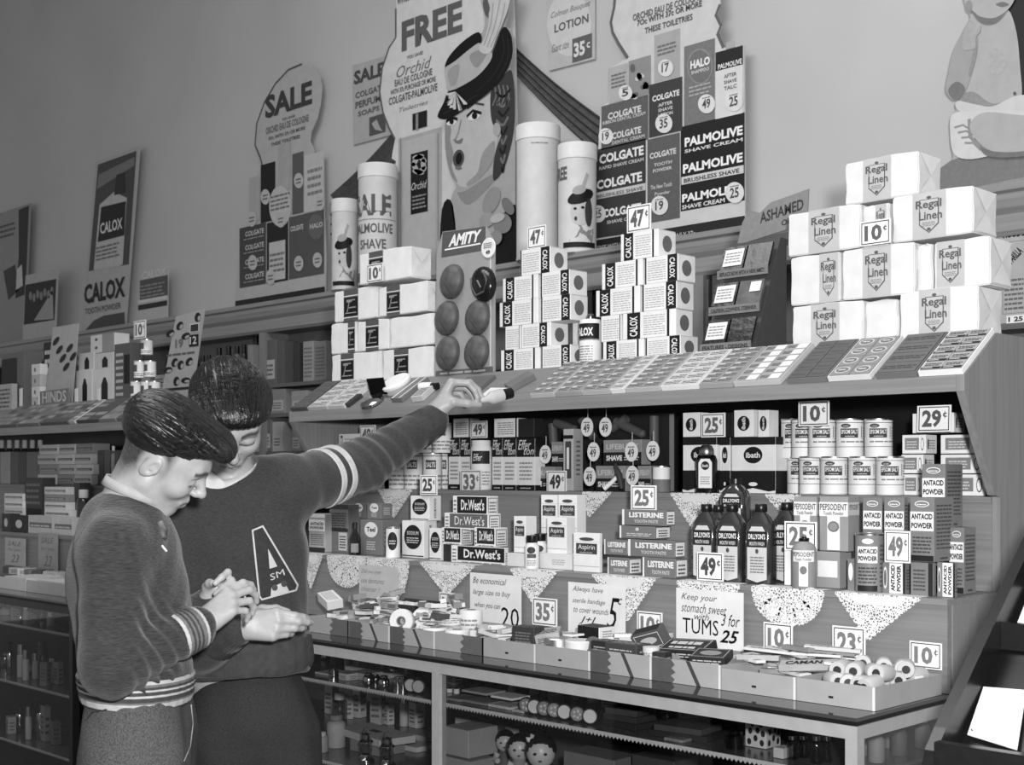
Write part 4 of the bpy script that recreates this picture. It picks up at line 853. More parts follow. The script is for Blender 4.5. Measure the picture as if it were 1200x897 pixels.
for px, py in [(639, 533), (688, 501), (709.5, 501), (695.5, 530), (740, 530), (765, 529), (691, 559), (741, 558)]:
    X, Z = W(px, py, 3.152); mb = MB(); f = Face(mb, (0, 0, 0), (1, 0, 0), (0, 0, 1), (0, -1, 0)); mb.lathe([(.026, -.001), (.026, .001), (0, .001)], W8, 20)
    mb.v = [(x*.98, z, y*1.18) for x, y, z in mb.v]; mb.f = [q[::-1] for q in mb.f]
    f.text('49', -.014, -.018, .012, .01, ink(.3), 4, 'b'); f.lines(-.014, .013, .014, .02, 1, ink(.3), 4)
    mb.build('price_tag', r, (X-(x0+x1)/2, -.0, Z-Z2)).location.y = -.138
    mb = MB(); mb.tube([(0, 0, -.03), (0, .001, .06)], .0012, W7, 5); mb.build('tag_stem', r, (X-(x0+x1)/2, -.135, Z-Z2))
def p_life(f, w, d, h):
    a = f['front']; a.rect(0, 0, w, h*.5, ink(.1)); a.text('LIFEBUOY', w*.08, h*.62, w*.92, h*.84, W7, 1, 'b'); a.text('SHAVE', w*.08, h*.16, w*.5, h*.38, W8, 2, 'B'); a.lines(w*.55, h*.18, w*.94, h*.36, 2, W7, 2)
for pl, pr, pt, pb, l in [(621, 650, 547, 574, 'behind the 49 cent card'), (698, 733, 546, 574, 'under the middle of the display'), (747, 763, 546, 574, 'beside the white cup')]:
    fB('shaving cream carton, grey over black, '+l, pl, pr, pt, pb, 3.158, .045, paper(.5), p_life, group='shaving cream cartons')
fB('shaving cream carton, upper one beside the clear package', 646, 662, 518, 546, 3.16, .045, paper(.5), p_life, group='shaving cream cartons')
fB('shaving cream carton, upper long one between price ovals', 707, 752, 516, 545, 3.16, .045, paper(.5), p_life, group='shaving cream cartons')
can('white shaving cup with a grey lower half beside the display', 775, 546, 575, 3.14, 10.5, lambda f, R, H: f.rect(-R*1.6, 0, R*1.6, H*.48, ink(.4)), None, name='shaving_cup', cat='cup')
o = fB('tall clear package with a razor standing in front of the shaving display', 660, 672, 503, 575, 3.12, .045, paper(.66, .15), lambda f, w, d, h: (f['front'].rect(w*.2, h*.2, w*.8, h*.8, ink(.25)), f['front'].rect(w*.35, h*.35, w*.6, h*.7, W8, 2), f['right'].rect(0, 0, d, h, paper(.55)), f['right'].lines(d*.3, h*.25, d*.7, h*.85, 8, ink(.3), 2), f['front'].rect(0, h*.84, w, h*.9, K, 2)), name='razor_package', cat='package')
t = thing('shaving_brush', 'shaving brush with a white handle leaning in front of the display', 'brush', (on_y(716, 3.09)[0], 3.09, Z2+.0012), (0, 0, 0))
mb = MB(); mb.tube([(-.028, 0, .008), (-.005, .01, .028), (.012, .015, .045)], [.008, .007, .006], W8, 10); mb.build('handle', t)
mb = MB(); mb.tube([(.004, .015, .085), (.02, .015, .05), (.034, .012, .008)], [.004, .011, .006], paper(.2), 10); mb.build('brush_head', t)
price_card('49', 'price card reading 49 cents in front of the shaving cream boxes', 641, 664, 552, 578, 3.07, digit=.2)
# bath powder boxes and bottle
def p_ib(f, w, d, h):
    a = f['front']; a.rect(0, h*.86, w, h, K); a.rect(0, 0, w, h*.4, K); a.ell(w*.5, h*.68, min(w*.26, h*.2), h*.15, K, 2); a.text('ibath', w*.34, h*.63, w*.66, h*.73, W8, 3, 'b')
    a.poly([(0, 0), (w, 0), (w, h*.05), (w*.85, h*.03), (w*.5, h*.09), (w*.15, h*.03), (0, h*.05)], W8, 2); a.ell(w*.5, h*.16, w*.1, h*.035, W8, 2)
    b = f['right']; b.rect(0, h*.86, d, h, K); b.rect(0, 0, d, h*.4, K)
def p_ib2(f, w, d, h): a = f['front']; a.ell(w*.5, h*.5, w*.32, h*.28, K, 1); a.vtext('ibath', w*.4, h*.28, w*.6, h*.72, W8, 2, 'b')
fB('bath powder carton behind the black bath bottle', 800, 840, 513, 575, 3.14, .06, W8, p_ib, group='bath cartons')
fB('bath powder carton in the lower row past the black bath bottle', 843, 856, 513, 575, 3.15, .05, W8, p_ib, group='bath cartons')
fB('bath powder carton, wide one beside the salt tins', 857, 909, 513, 575, 3.13, .06, W8, p_ib, group='bath cartons')
fB('white bath carton on the upper row beside the shaving display', 800, 820, 484, 512.5, 3.15, .05, W8, p_ib2, group='bath cartons on top')
fB('white bath carton on the upper row just past the 25 cent card', 860, 883, 481, 512.5, 3.15, .05, W8, p_ib2, group='bath cartons on top')
fB('white bath carton on the upper row, narrowest one', 888, 901, 481, 512.5, 3.15, .05, W8, p_ib2, group='bath cartons on top')
fB('dark carton on the upper row between white bath cartons', 850, 859, 484, 512.5, 3.17, .05, paper(.1), None)
price_card('25', 'price card reading 25 cents on the bath powder cartons', 822, 850, 485, 513, 3.12, digit=.35)
bottle('flat black bath bottle with a white label and domed cap', 828, 521, 575, 3.09, 13, [(0, 0), (.97, 0), (1, .02), (1, .66), (.85, .76), (.6, .8)], [(.62, .77), (.68, .8), (.66, .9), (.45, .98), (0, 1)], mat('black_glass', .04, .12, spec=.6), metal(.55, .35), lambda mb, R, H: (lambda f: (f.poly([(-R*.62, H*.1), (R*.62, H*.1), (R*.62, H*.62), (R*.4, H*.7), (-R*.4, H*.7), (-R*.62, H*.62)], W8), f.ell(0, H*.56, R*.38, H*.09, K, 2), f.text('ibath', -R*.28, H*.53, R*.28, H*.59, W8, 3), f.lines(-R*.45, H*.18, R*.45, H*.36, 4, ink(.5), 2)))(Face(mb, (R*.06, -R*.62, 0), (1, 0, 0), (0, 0, 1), (0, -1, 0))), sy=.6, rot=.35, n=28)
# salt tins
def p_salt(f, R, H):
    f.rect(-R*1.5, H*.88, R*1.5, H*.895, ink(.3)); f.rect(-R*.95, H*.5, R*.35, H*.74, ink(.22)); f.text('EPSOM SALT', -R*.88, H*.6, R*.3, H*.71, W8, 2, 'b'); f.lines(-R*.6, H*.53, R*.1, H*.57, 1, W7, 2)
    f.ell(-R*.55, H*.81, R*.36, H*.055, ink(.25), 1); f.lines(-R*.75, H*.79, -R*.35, H*.83, 1, W7, 2); f.lines(-R*.9, H*.38, R*1.1, H*.46, 1, ink(.45)); f.rect(-R*1.5, H*.26, R*1.5, H*.275, ink(.3)); f.rect(R*.62, H*.5, R*.68, H*.8, ink(.3)); f.lines(R*.8, H*.4, R*1.3, H*.8, 6, ink(.5))
for row, arr in (('lower', [(1043, 535, 577, 3.115, 'nearest the 29 cent cartons'), (1010.5, 535, 577, 3.115, 'second from the 29 cent cartons'), (977.5, 535, 577, 3.115, 'third from the 29 cent cartons'), (951, 535, 576, 3.135, 'fourth from the 29 cent cartons'), (937, 535, 576, 3.2, 'half hidden at the bath carton end')]), ('upper', [(1029.5, 491, 534, 3.118, 'nearest the 29 cent card'), (996, 491, 534, 3.118, 'second from the 29 cent card'), (963.5, 491, 534, 3.118, 'under the 10 cent card'), (942, 491, 534, 3.15, 'behind the 10 cent card'), (930, 491, 534, 3.2, 'last one at the bath carton end')])):
    for px, pt, pb, y, l in arr:
        zz = Z2+.0008 if row == 'lower' else Z2+.0995
        R_ = 16.4*on_y(px, y)[1]/F
        can('white salt tin, %s row, %s' % (row, l), px, pt, pb, y, 16.2 if px > 960 else 14.5, p_salt, 'white salt tins', name='salt_tin', z=zz)
price_card('10', 'price card reading 10 cents on the salt tins', 936, 972, 471, 500, 3.07, digit=.32)
# 29 cent cartons
def p_29(f, w, d, h): a = f['front']; a.rect(w*.12, h*.2, w*.72, h*.84, ink(.45)); a.lines(w*.2, h*.3, w*.64, h*.74, 3, W7, 2); a.ell(w*.86, h*.5, w*.07, h*.34, ink(.3)); a.ell(w*.86, h*.5, w*.05, h*.27, W8, 2); b = f['right']; b.lines(d*.15, h*.25, d*.85, h*.8, 4, ink(.5)); b.ell(d*.2, h*.5, d*.08, h*.3, ink(.35), 2)
for pl, pr, pt, pb, l in [(1069, 1118, 485, 508, 'top one behind the 29 cent card'), (1057, 1085, 510, 532, 'second row, beside the salt tins'), (1102, 1150, 510, 532, 'second row, beside the end panel'), (1056, 1082, 533, 555, 'third row, beside the salt tins'), (1102, 1152, 533, 555, 'third row, beside the end panel'), (1058, 1080, 556, 577, 'bottom row, beside the salt tins'), (1105, 1155, 556, 577, 'bottom row, beside the end panel')]:
    fB('white medicine carton, '+l, pl, pr, pt, pb, 3.14 if pl > 1090 else 3.13, .06, W8, p_29, group='white medicine cartons')
price_card('29', 'price card reading 29 cents on the white medicine cartons', 1075, 1114, 476, 507, 3.10, digit=.3, tilt=-.05, rz=.04)
# ---------------- lower step
DGR = paper(.42)
def p_ant(f, w, d, h):
    a = f['front']; a.ell(w*.5, h*.9, w*.3, h*.05, W8, 1); a.ell(w*.5, h*.9, w*.26, h*.038, DGR, 2); a.lines(w*.3, h*.885, w*.7, h*.915, 1, W8, 3)
    a.rect(w*.02, h*.48, w*.98, h*.78, W8, 1); a.text('ANTACID', w*.06, h*.66, w*.94, h*.75, K, 2, 'B'); a.text('POWDER', w*.06, h*.52, w*.94, h*.61, K, 2, 'B'); a.lines(w*.12, h*.14, w*.88, h*.42, 5, ink(.22)); a.rect(w*.02, h*.01, w*.98, h*.1, ink(.1))
    b = f['right']; b.lines(d*.12, h*.2, d*.88, h*.92, 12, ink(.26)); b.lines(d*.3, h*.04, d*.7, h*.1, 1, ink(.2))
def p_antlie(f, w, d, h):
    a = f['front']; a.ell(w*.12, h*.5, w*.08, h*.36, W8); a.ell(w*.12, h*.5, w*.06, h*.28, ink(.35), 2); a.rect(w*.3, h*.01, w*.86, h*.99, W8); a.vtext('ANTACID', w*.36, h*.08, w*.54, h*.92, K, 2, 'B'); a.vtext('POWDER', w*.61, h*.08, w*.79, h*.92, K, 2, 'B'); a.rect(w*.87, 0, w*.99, h, ink(.15))
    f['right'].lines(d*.1, h*.15, d*.9, h*.85, 7, ink(.25))
def antacid(lab, pl, pr, ps, pt, pb, yf, **k): return fB('grey antacid powder carton, '+lab, pl, pr, pt, pb, yf, dep(pr, ps, yf), DGR, k.get('p', p_ant), group='antacid powder cartons')
# far end
fB('banded antacid carton at the far end of the lower step', 362, 381, 602, 649, 2.87, .06, paper(.6), lambda f, w, d, h: (f['front'].rect(0, h*.55, w, h*.85, W8), f['front'].text('ANTACID', w*.08, h*.7, w*.92, h*.78, K, 2), f['front'].text('POWDER', w*.08, h*.6, w*.92, h*.67, K, 2), f['front'].rect(0, 0, w, h*.12, ink(.15)), f['front'].lines(w*.1, h*.18, w*.9, h*.5, 6, ink(.35)), f['front'].rect(0, h*.9, w, h, W8)))
fB('tall dark striped carton beside the banded antacid carton', 386, 408, 591, 649, 2.9, .06, paper(.4), lambda f, w, d, h: (f['front'].lines(w*.08, h*.5, w*.9, h*.85, 7, ink(.2)), f['front'].rect(w*.5, h*.05, w*.95, h*.42, W7), f['front'].lines(w*.55, h*.1, w*.9, h*.38, 5, ink(.2), 2), f['front'].rect(0, h*.44, w, h*.5, ink(.15)), f['front'].rect(0, h*.9, w, h, ink(.2))))
def p_teel(f, w, d, h): a = f['front']; r_ = min(w, h)*.3; a.ell(w*.5, h*.72, w*.3, h*.22 if h > w*.8 else h*.3, W8); a.text('Teel', w*.3, h*.66, w*.7, h*.8, K, 2, 'b'); a.lines(w*.3, h*.15, w*.7, h*.42, 4, W7); f['right'].lines(d*.2, h*.3, d*.8, h*.8, 4, W7)
fB('grey dentifrice carton with a white disc, large one', 422, 448, 609, 652, 2.9, .05, paper(.42), p_teel, group='dentifrice cartons')
fB('small grey dentifrice carton on the upper row, farther one', 411, 429, 590, 608, 2.95, .05, paper(.36), p_teel, group='dentifrice cartons', z=zat(609, on_y(422, 2.9)[1])+.001)
fB('small grey dentifrice carton on the upper row, nearer one', 430, 447, 590, 608, 2.93, .05, paper(.42), p_teel, group='dentifrice cartons', z=zat(609, on_y(422, 2.9)[1])+.001)
fB('grey dentifrice carton behind the dark bottle', 409, 421.5, 609, 652, 2.96, .04, paper(.36), None, group='dentifrice cartons')
bottle('small dark bottle in front of the dentifrice cartons', 416, 612, 651, 2.87, 7, [(0, 0), (1, 0), (1, .5), (.4, .72), (.36, .82)], [(.38, .8), (.4, .98), (0, 1)], mat('dark_liquid', .06, .1, spec=.6), mat('black_cap', .04, .3), lambda mb, R, H: Cyl(mb, R, turn=YAW).rect(-R*.6, H*.08, R*.7, H*.35, ink(.5)))
def p_sod(f, w, d, h):
    a = f['front']; a.ell(w*.5, h*.56, w*.4, h*.33, ink(.1)); a.text('SODIUM', w*.24, h*.62, w*.76, h*.72, W7, 2); a.lines(w*.22, h*.4, w*.78, h*.58, 3, W7, 2); a.rect(w*.02, h*.04, w*.98, h*.07, ink(.15)); b = f['right']; b.vtext('SODIUM POWDER', d*.4, h*.1, d*.6, h*.9, ink(.3), 1)
zt = zat(610, on_y(470, 2.9)[1])
fB('white carton with a black disc, lower one beside the white can', 471, 497, 610, 652, 2.9, dep(497, 512, 2.9), W8, p_sod, group='black disc cartons')
fB('white carton with a black disc, upper one under the 25 cent card', 481, 503, 581, 611, 2.91, dep(503, 517, 2.91), W8, p_sod, group='black disc cartons', z=zt+.001)
fB('white carton with a black disc beside the toothbrush cartons', 503, 517, 619, 654, 2.87, .03, W8, p_sod, group='black disc cartons')
can('white can with a black oval in front of the disc cartons', 460.5, 618, 652, 2.86, 8.5, lambda f, R, H: (f.ell(0, H*.55, R*.7, H*.3, ink(.1)), f.lines(-R*.45, H*.45, R*.45, H*.62, 2, W7, 2)), None, name='powder_can')
price_card('25', 'price card reading 25 cents on the black disc cartons', 493, 512, 557, 580, 2.905, digit=.25, rz=.05)
# toothbrush cartons
def p_west(v=.1):
    def paint(f, w, d, h):
        a = f['front']; a.rect(0, 0, w*.12, h, W8); a.lines(w*.02, h*.1, w*.1, h*.9, 4, ink(.4), 2); a.rect(w*.12, h*.14, w*.99, h*.97, ink(v)); a.text("Dr.West's", w*.24, h*.3, w*.92, h*.84, W8, 2, 'b' if v < .2 else ''); a.lines(w*.2, h*.02, w*.98, h*.1, 1, ink(.3))
        b = f['right']; b.frame(d*.08, h*.08, d*.92, h*.92, d*.05, ink(.4)); b.lines(d*.2, h*.2, d*.8, h*.8, 4, ink(.35))
    return paint
W_ = 2.86
def west(lab, pl, pr, ps, pt, pb, yf, v=.1, z=None): return fB('toothbrush carton, '+lab, pl, pr, pt, pb, yf, dep(pr, ps, yf), W8, p_west(v), group='toothbrush cartons', z=z)
west('bottom one with the largest lettering', 529, 592, 596, 639, 659, W_); fB('dark toothbrush carton end at the bottom of the toothbrush pile', 519, 528.5, 637, 659, W_+.02, .03, paper(.16), None)
zz = zat(639, on_y(529, W_)[1])+.0008; west('second row from the bottom, farther one', 518, 540, 554, 618, 638, W_+.01, .14, zz); west('second row from the bottom, nearer one', 556, 580, 595, 618, 638, W_+.005, .14, zz)
z2_ = zz+.048; west('grey one below the top of the pile', 521, 572, 587, 601, 617, W_+.012, .35, z2_); west('topmost of the pile below the 33 cent card', 531, 571, 584, 581, 600, W_+.015, .1, z2_+.044)
# aspirin
def p_asp(f, w, d, h): a = f['front']; a.ell(w*.5, h*.84, w*.28, h*.045, ink(.25)); a.rect(w*.1, h*.46, w*.9, h*.73, ink(.22)); a.text('Aspirin', w*.18, h*.54, w*.82, h*.7, W8, 2, ''); a.lines(w*.25, h*.49, w*.75, h*.52, 1, W7, 2); a.rect(0, h*.14, w, h*.15, ink(.5)); a.rect(0, h*.77, w, h*.775, ink(.6))
def asp(lab, pl, pr, ps, pt, pb, yf, z=None): return fB('white aspirin carton, '+lab, pl, pr, pt, pb, yf, dep(pr, ps, yf), W8, p_asp, group='aspirin cartons', z=z)
base_z = zat(648, on_y(601, 2.86)[1])
fB('plain white carton lying under the farther aspirin carton', 594, 616, 648, 666, 2.85, .07, paper(.76), None, group='plain cartons under the aspirin')
fB('plain white carton lying under the middle aspirin carton', 632, 670, 648, 666, 2.85, .07, paper(.76), lambda f, w, d, h: f['front'].lines(w*.4, h*.3, w*.8, h*.7, 3, ink(.6)), group='plain cartons under the aspirin')
asp('farthest one beside the toothbrush pile', 602, 616, 629, 605, 648, 2.87, base_z+.001); asp('middle front one above a plain carton', 641, 664, 674, 606, 648, 2.87, base_z+.003)
asp('nearest one standing on the step', 672, 703, 706, 624, 667, 2.84); asp('upper row, farther one behind', 634, 653, 660, 580, 625, 2.94); asp('upper row, nearer one behind', 654, 676, 687, 580, 625, 2.93)
fB('plain carton behind the aspirin, holding up the upper row', 632, 686, 625, 660, 2.945, .05, paper(.66), None)
for px, y, l in [(623.5, 2.83, 'front'), (633, 2.89, 'rear')]:
    bottle('small aspirin bottle with a black cap, %s one of two' % l, px, 627 if l == 'front' else 625, 665, y, 8.4, [(0, 0), (.95, 0), (1, .03), (1, .66), (.7, .76), (.66, .8)], [(.76, .77), (.8, .8), (.8, .98), (0, 1)], paper(.8, .25), mat('black_cap', .04, .3), lambda mb, R, H: (Cyl(mb, R, turn=YAW*.8).ell(0, H*.55, R*.6, H*.1, ink(.2)), Cyl(mb, R, turn=YAW*.8).rect(-R*.6, H*.32, R*.7, H*.44, ink(.3)), Cyl(mb, R, turn=YAW*.8).lines(-R*.6, H*.1, R*.7, H*.28, 3, ink(.5))), name='aspirin_bottle', group='aspirin bottles')
# tooth paste
def p_lis(b_=True):
    def paint(f, w, d, h):
        a = f['front']; a.rect(0, 0, w*.05, h, W8); 
        if b_: a.text('LISTERINE', w*.16, h*.5, w*.94, h*.84, W8, 1, 'B'); a.text('TOOTH PASTE', w*.28, h*.16, w*.82, h*.36, W7, 1)
        else: a.lines(w*.2, h*.2, w*.9, h*.5, 2, W7); a.ell(w*.5, h*.75, w*.05, h*.14, W7)
        b = f['right']; b.rect(d*.06, h*.1, d*.94, h*.9, W8); b.lines(d*.2, h*.2, d*.8, h*.8, 3, ink(.25), 2)
    return paint
def lis(lab, pl, pr, ps, pt, pb, yf, b_=True, z=None): return fB('tooth paste carton, '+lab, pl, pr, pt, pb, yf, dep(pr, ps, yf), paper(.4), p_lis(b_), group='tooth paste cartons', z=z)
Lq = 2.83
lis('bottom row, farther one', 712, 737, 752, 653, 672, Lq); lis('bottom row, nearer one', 753, 792, 806, 653, 673, Lq-.005)
zl = zat(653, on_y(753, Lq)[1]); lis('second row from the bottom, farther one', 708, 735, 740, 632, 652, Lq+.01, z=zl+.001); lis('second row from the bottom, nearer one', 736, 791, 803, 632, 653, Lq+.002, z=zl+.001)
zl2 = zat(632, on_y(736, Lq)[1])+.002; lis('third row up, turned to its blank side', 726, 768, 786, 616, 631, Lq+.01, False, zl2); lis('topmost under the 25 cent card', 729, 781, 791, 597, 616, Lq+.012, True, zat(615.5, on_y(726, Lq+.01)[1])+.001)
price_card('25', 'price card reading 25 cents on the tooth paste cartons', 740, 769, 569, 598, Lq+.02, digit=.4, rz=.04)
# mouth wash bottles
amber = mat('mouthwash_bottle', .16, .06, .06, 8, spec=.7, coat=.6)
def p_lyon(mb, R, H):
    f = Face(mb, (-.0*R, -R*.705, 0), (1, 0, 0), (0, 0, 1), (0, -1, 0))
    f.poly([(-R*.72, H*.06), (0, H*.02), (R*.72, H*.06), (R*.72, H*.62), (R*.4, H*.72), (-R*.4, H*.72), (-R*.72, H*.62)], W7); f.rect(-R*.72, H*.46, R*.72, H*.66, K, 2); f.text("DR.LYON'S", -R*.62, H*.56, R*.62, H*.63, W8, 3, 'b'); f.text('MOUTH WASH', -R*.55, H*.48, R*.55, H*.53, W7, 3); f.ell(0, H*.41, R*.12, H*.03, ink(.25), 2); f.lines(-R*.5, H*.14, R*.5, H*.36, 6, ink(.4), 2)
def squarish(R, H, n=28):
    prof = [(.96, 0), (1, .02), (1, .66), (.9, .76), (.66, .84), (.38, .89), (.34, .93)]
    pts = []
    for r_, z in prof:
        e = 2+3.5*max(0, min(1, (.9-z)/.25))
        for i in range(n):
            a = 2*PI*i/n; c, s_ = math.cos(a), math.sin(a); k = (abs(c)**e+abs(s_)**e)**(-1/e)
            pts.append((r_*R*c*k*.98, r_*R*s_*k*.7 if r_ > .5 else r_*R*s_*k, z*H))
    fs = [(q*n+i, q*n+(i+1) % n, (q+1)*n+(i+1) % n, (q+1)*n+i) for q in range(len(prof)-1) for i in range(n)]+[tuple(range(n-1, -1, -1)), tuple(range((len(prof)-1)*n, len(prof)*n))]
    return pts, fs
def lyon(lab, px, pt, pb, y, rpx, z=None):
    x, t = on_y(px, y); z0 = snap(zat(pb, t)) if z is None else z; H = zat(pt, t)-z0; R = rpx*t/F
    r = thing('mouthwash_bottle', 'labelled mouth wash bottle, '+lab, 'bottle', (x, y, z0), (0, 0, .18), 'mouth wash bottles')
    mb = MB(); p_, f_ = squarish(R, H); mb.add(p_, f_, amber, True); mb.build('bottle_body', r); mb = MB(); p_lyon(mb, R, H); mb.build('paper_label', r)
    mb = MB(); mb.lathe([(R*.38, H*.9), (R*.42, H*.91), (R*.42, H*.99), (R*.38, H), (0, H)], mat('bakelite_cap', .07, .3), 18); mb.build('cap', r)
lyon('behind the 49 cent card', 828, 591, 681, 2.87, 16); lyon('second in front, just past the 49 cent card', 858, 591, 682, 2.86, 17.5); lyon('third in front, beside the cartons with T shaped panels', 892, 591, 680, 2.86, 17); lyon('half hidden behind the 25 cent card', 922, 589, 676, 2.94, 16)
fB('dark carton behind the mouth wash bottles, carrying the raised bottle', 842, 882, 625, 676, 2.96, .06, paper(.3), None); lyon('raised one at the back of the group', 862, 561, 625, 2.99, 16.5, z=zat(625, on_y(842, 2.96)[1])+.001); lyon('low one at the back, peeping between two front bottles', 842, 592, 678, 2.945, 15)
price_card('49', 'price card reading 49 cents in front of the mouth wash bottles', 817, 848, 647, 680, 2.815, digit=.25)
# tooth powder with T shaped white panel
def p_pep(f, w, d, h): a = f['front']; a.rect(0, h*.64, w, h*.9, W8); a.text('PEPSODENT', w*.03, h*.75, w*.97, h*.87, ink(.3), 2, 'b'); a.text('Tooth Powder', w*.14, h*.66, w*.86, h*.73, ink(.4), 2); a.rect(w*.28, h*.02, w*.72, h*.64, W8); a.ell(w*.5, h*.45, w*.2, h*.1, ink(.4), 2); a.ell(w*.5, h*.45, w*.15, h*.07, ink(.5), 3); f['right'].rect(0, h*.66, d, h*.9, W7); f['right'].text('PEPSODENT', d*.1, h*.76, d*.95, h*.86, ink(.35), 2)
pg = paper(.52)
fB('grey lying carton with white panel under the large tooth powder carton', 956, 984, 646, 686, 2.86, dep(984, 998, 2.86), pg, lambda f, w, d, h: f['front'].rect(w*.08, h*.3, w*.92, h*.75, W8), group='lying tooth powder cartons')
fB('grey lying carton behind the tooth powder bottle', 928, 955, 646, 686, 2.88, .06, pg, None, group='lying tooth powder cartons')
fB('white narrow carton behind the tooth powder bottle', 919, 927.5, 642, 684, 2.865, .05, W8, None)
zp = zat(646, on_y(956, 2.86)[1])+.0015
fB('tooth powder carton with a white T panel, larger front one', 960, 994, 582, 645, 2.865, dep(994, 1007, 2.865), pg, p_pep, group='T panel tooth powder cartons', z=zp); fB('tooth powder carton with a white T panel, rear one', 930, 957, 582, 645, 2.89, .06, pg, p_pep, group='T panel tooth powder cartons', z=zp+.0)
fB('small narrow carton between tooth powder and antacid goods', 993, 1001, 655, 689, 2.835, .03, paper(.42), lambda f, w, d, h: f['front'].ell(w*.5, h*.6, w*.35, h*.28, W8))
bottle('tooth powder bottle with a white T panel', 942.5, 629, 688, 2.82, 14, [(0, 0), (.95, 0), (1, .02), (1, .76), (.85, .84), (.4, .9), (.36, .92)], [(.38, .9), (.42, .92), (.42, .97), (.2, .98), (.2, 1), (0, 1)], paper(.5, .3), mat('black_cap', .04, .3), lambda mb, R, H: (lambda f: (f.rect(-R*.98, H*.52, R*.98, H*.74, W8), f.text('PEPSODENT', -R*.95, H*.62, R*.95, H*.71, ink(.3), 2, 'b'), f.text('Tooth Powder', -R*.7, H*.54, R*.7, H*.6, ink(.4), 2), f.rect(-R*.35, H*.05, R*.4, H*.52, W8), f.ell(R*.02, H*.36, R*.28, H*.08, ink(.4), 2)))(Cyl(mb, R, turn=YAW*.6)), name='powder_bottle')
price_card('25', 'price card reading 25 cents behind the tooth powder bottle', 920, 957, 611, 645, 2.853, digit=.4, rz=.03)
# antacid group
can('grey antacid powder tin standing in front of the antacid cartons', 1019, 625, 693, 2.845, 16.5, lambda f, R, H: (f.rect(-R*1.2, H*.5, R*.3, H*.78, W8), f.text('ANTACID', -R*1.1, H*.66, R*.25, H*.74, K, 2, 'B'), f.text('POWDER', -R*1.1, H*.54, R*.25, H*.62, K, 2, 'B'), f.rect(-R*1.2, H*.02, R*.3, H*.12, ink(.1)), f.ell(-R*.4, H*.87, R*.4, H*.045, W8), f.lines(-R*1.1, H*.16, R*.25, H*.46, 5, ink(.22)), f.lines(R*.5, H*.1, R*1.3, H*.85, 10, ink(.28))), None, name='antacid_tin', body=.44)
antacid('lying one behind the tin', 1034, 1062, 1066, 659, 694, 2.84, p=p_antlie); antacid('lying one turned to its small print', 1067, 1094, 1097, 659, 694, 2.84, p=lambda f, w, d, h: (f['front'].lines(w*.12, h*.15, w*.65, h*.85, 6, ink(.24)), f['front'].rect(w*.78, 0, w*.98, h, ink(.12)))); antacid('lying one at the open end of the step', 1098, 1120, 1122, 659, 695, 2.842, p=p_antlie)
zn = zat(659, on_y(1067, 2.84)[1])+.001
#
def ant2(lab, pl, pr, ps, pt, pb, yf, z): return fB('grey antacid powder carton, '+lab, pl, pr, pt, pb, yf, dep(pr, ps, yf), DGR, p_ant, group='antacid powder cartons', z=z)
ant2('nearest upright one beside the 49 cent card', 1066, 1095, 1118, 583, 658, 2.85, zn)
fB('plain grey carton under the upright antacid cartons', 1012, 1060, 659, 690, 2.91, .06, DGR, None); ant2('middle upright one behind the 49 cent card', 1036, 1060, 1064, 583, 658, 2.875, zn); ant2('farthest upright one above the tin', 1011, 1034, 1035, 583, 658, 2.885, zn)
antacid('low one standing behind at the open end', 1112, 1130, 1144, 618, 692, 2.93); fB('grey carton at the back holding up the highest antacid carton', 1078, 1104, 619, 690, 2.94, .08, DGR, p_ant, z=Z1+.0008)
fB('grey antacid powder carton, highest one at the back', 1080, 1108, 544, 618, 2.945, .09, DGR, p_ant, group='antacid powder cartons', z=zat(619, on_y(1078, 2.94)[1])+.001)
price_card('49', 'price card reading 49 cents on the lying antacid cartons', 1037, 1067, 622, 659, 2.835, digit=.4)
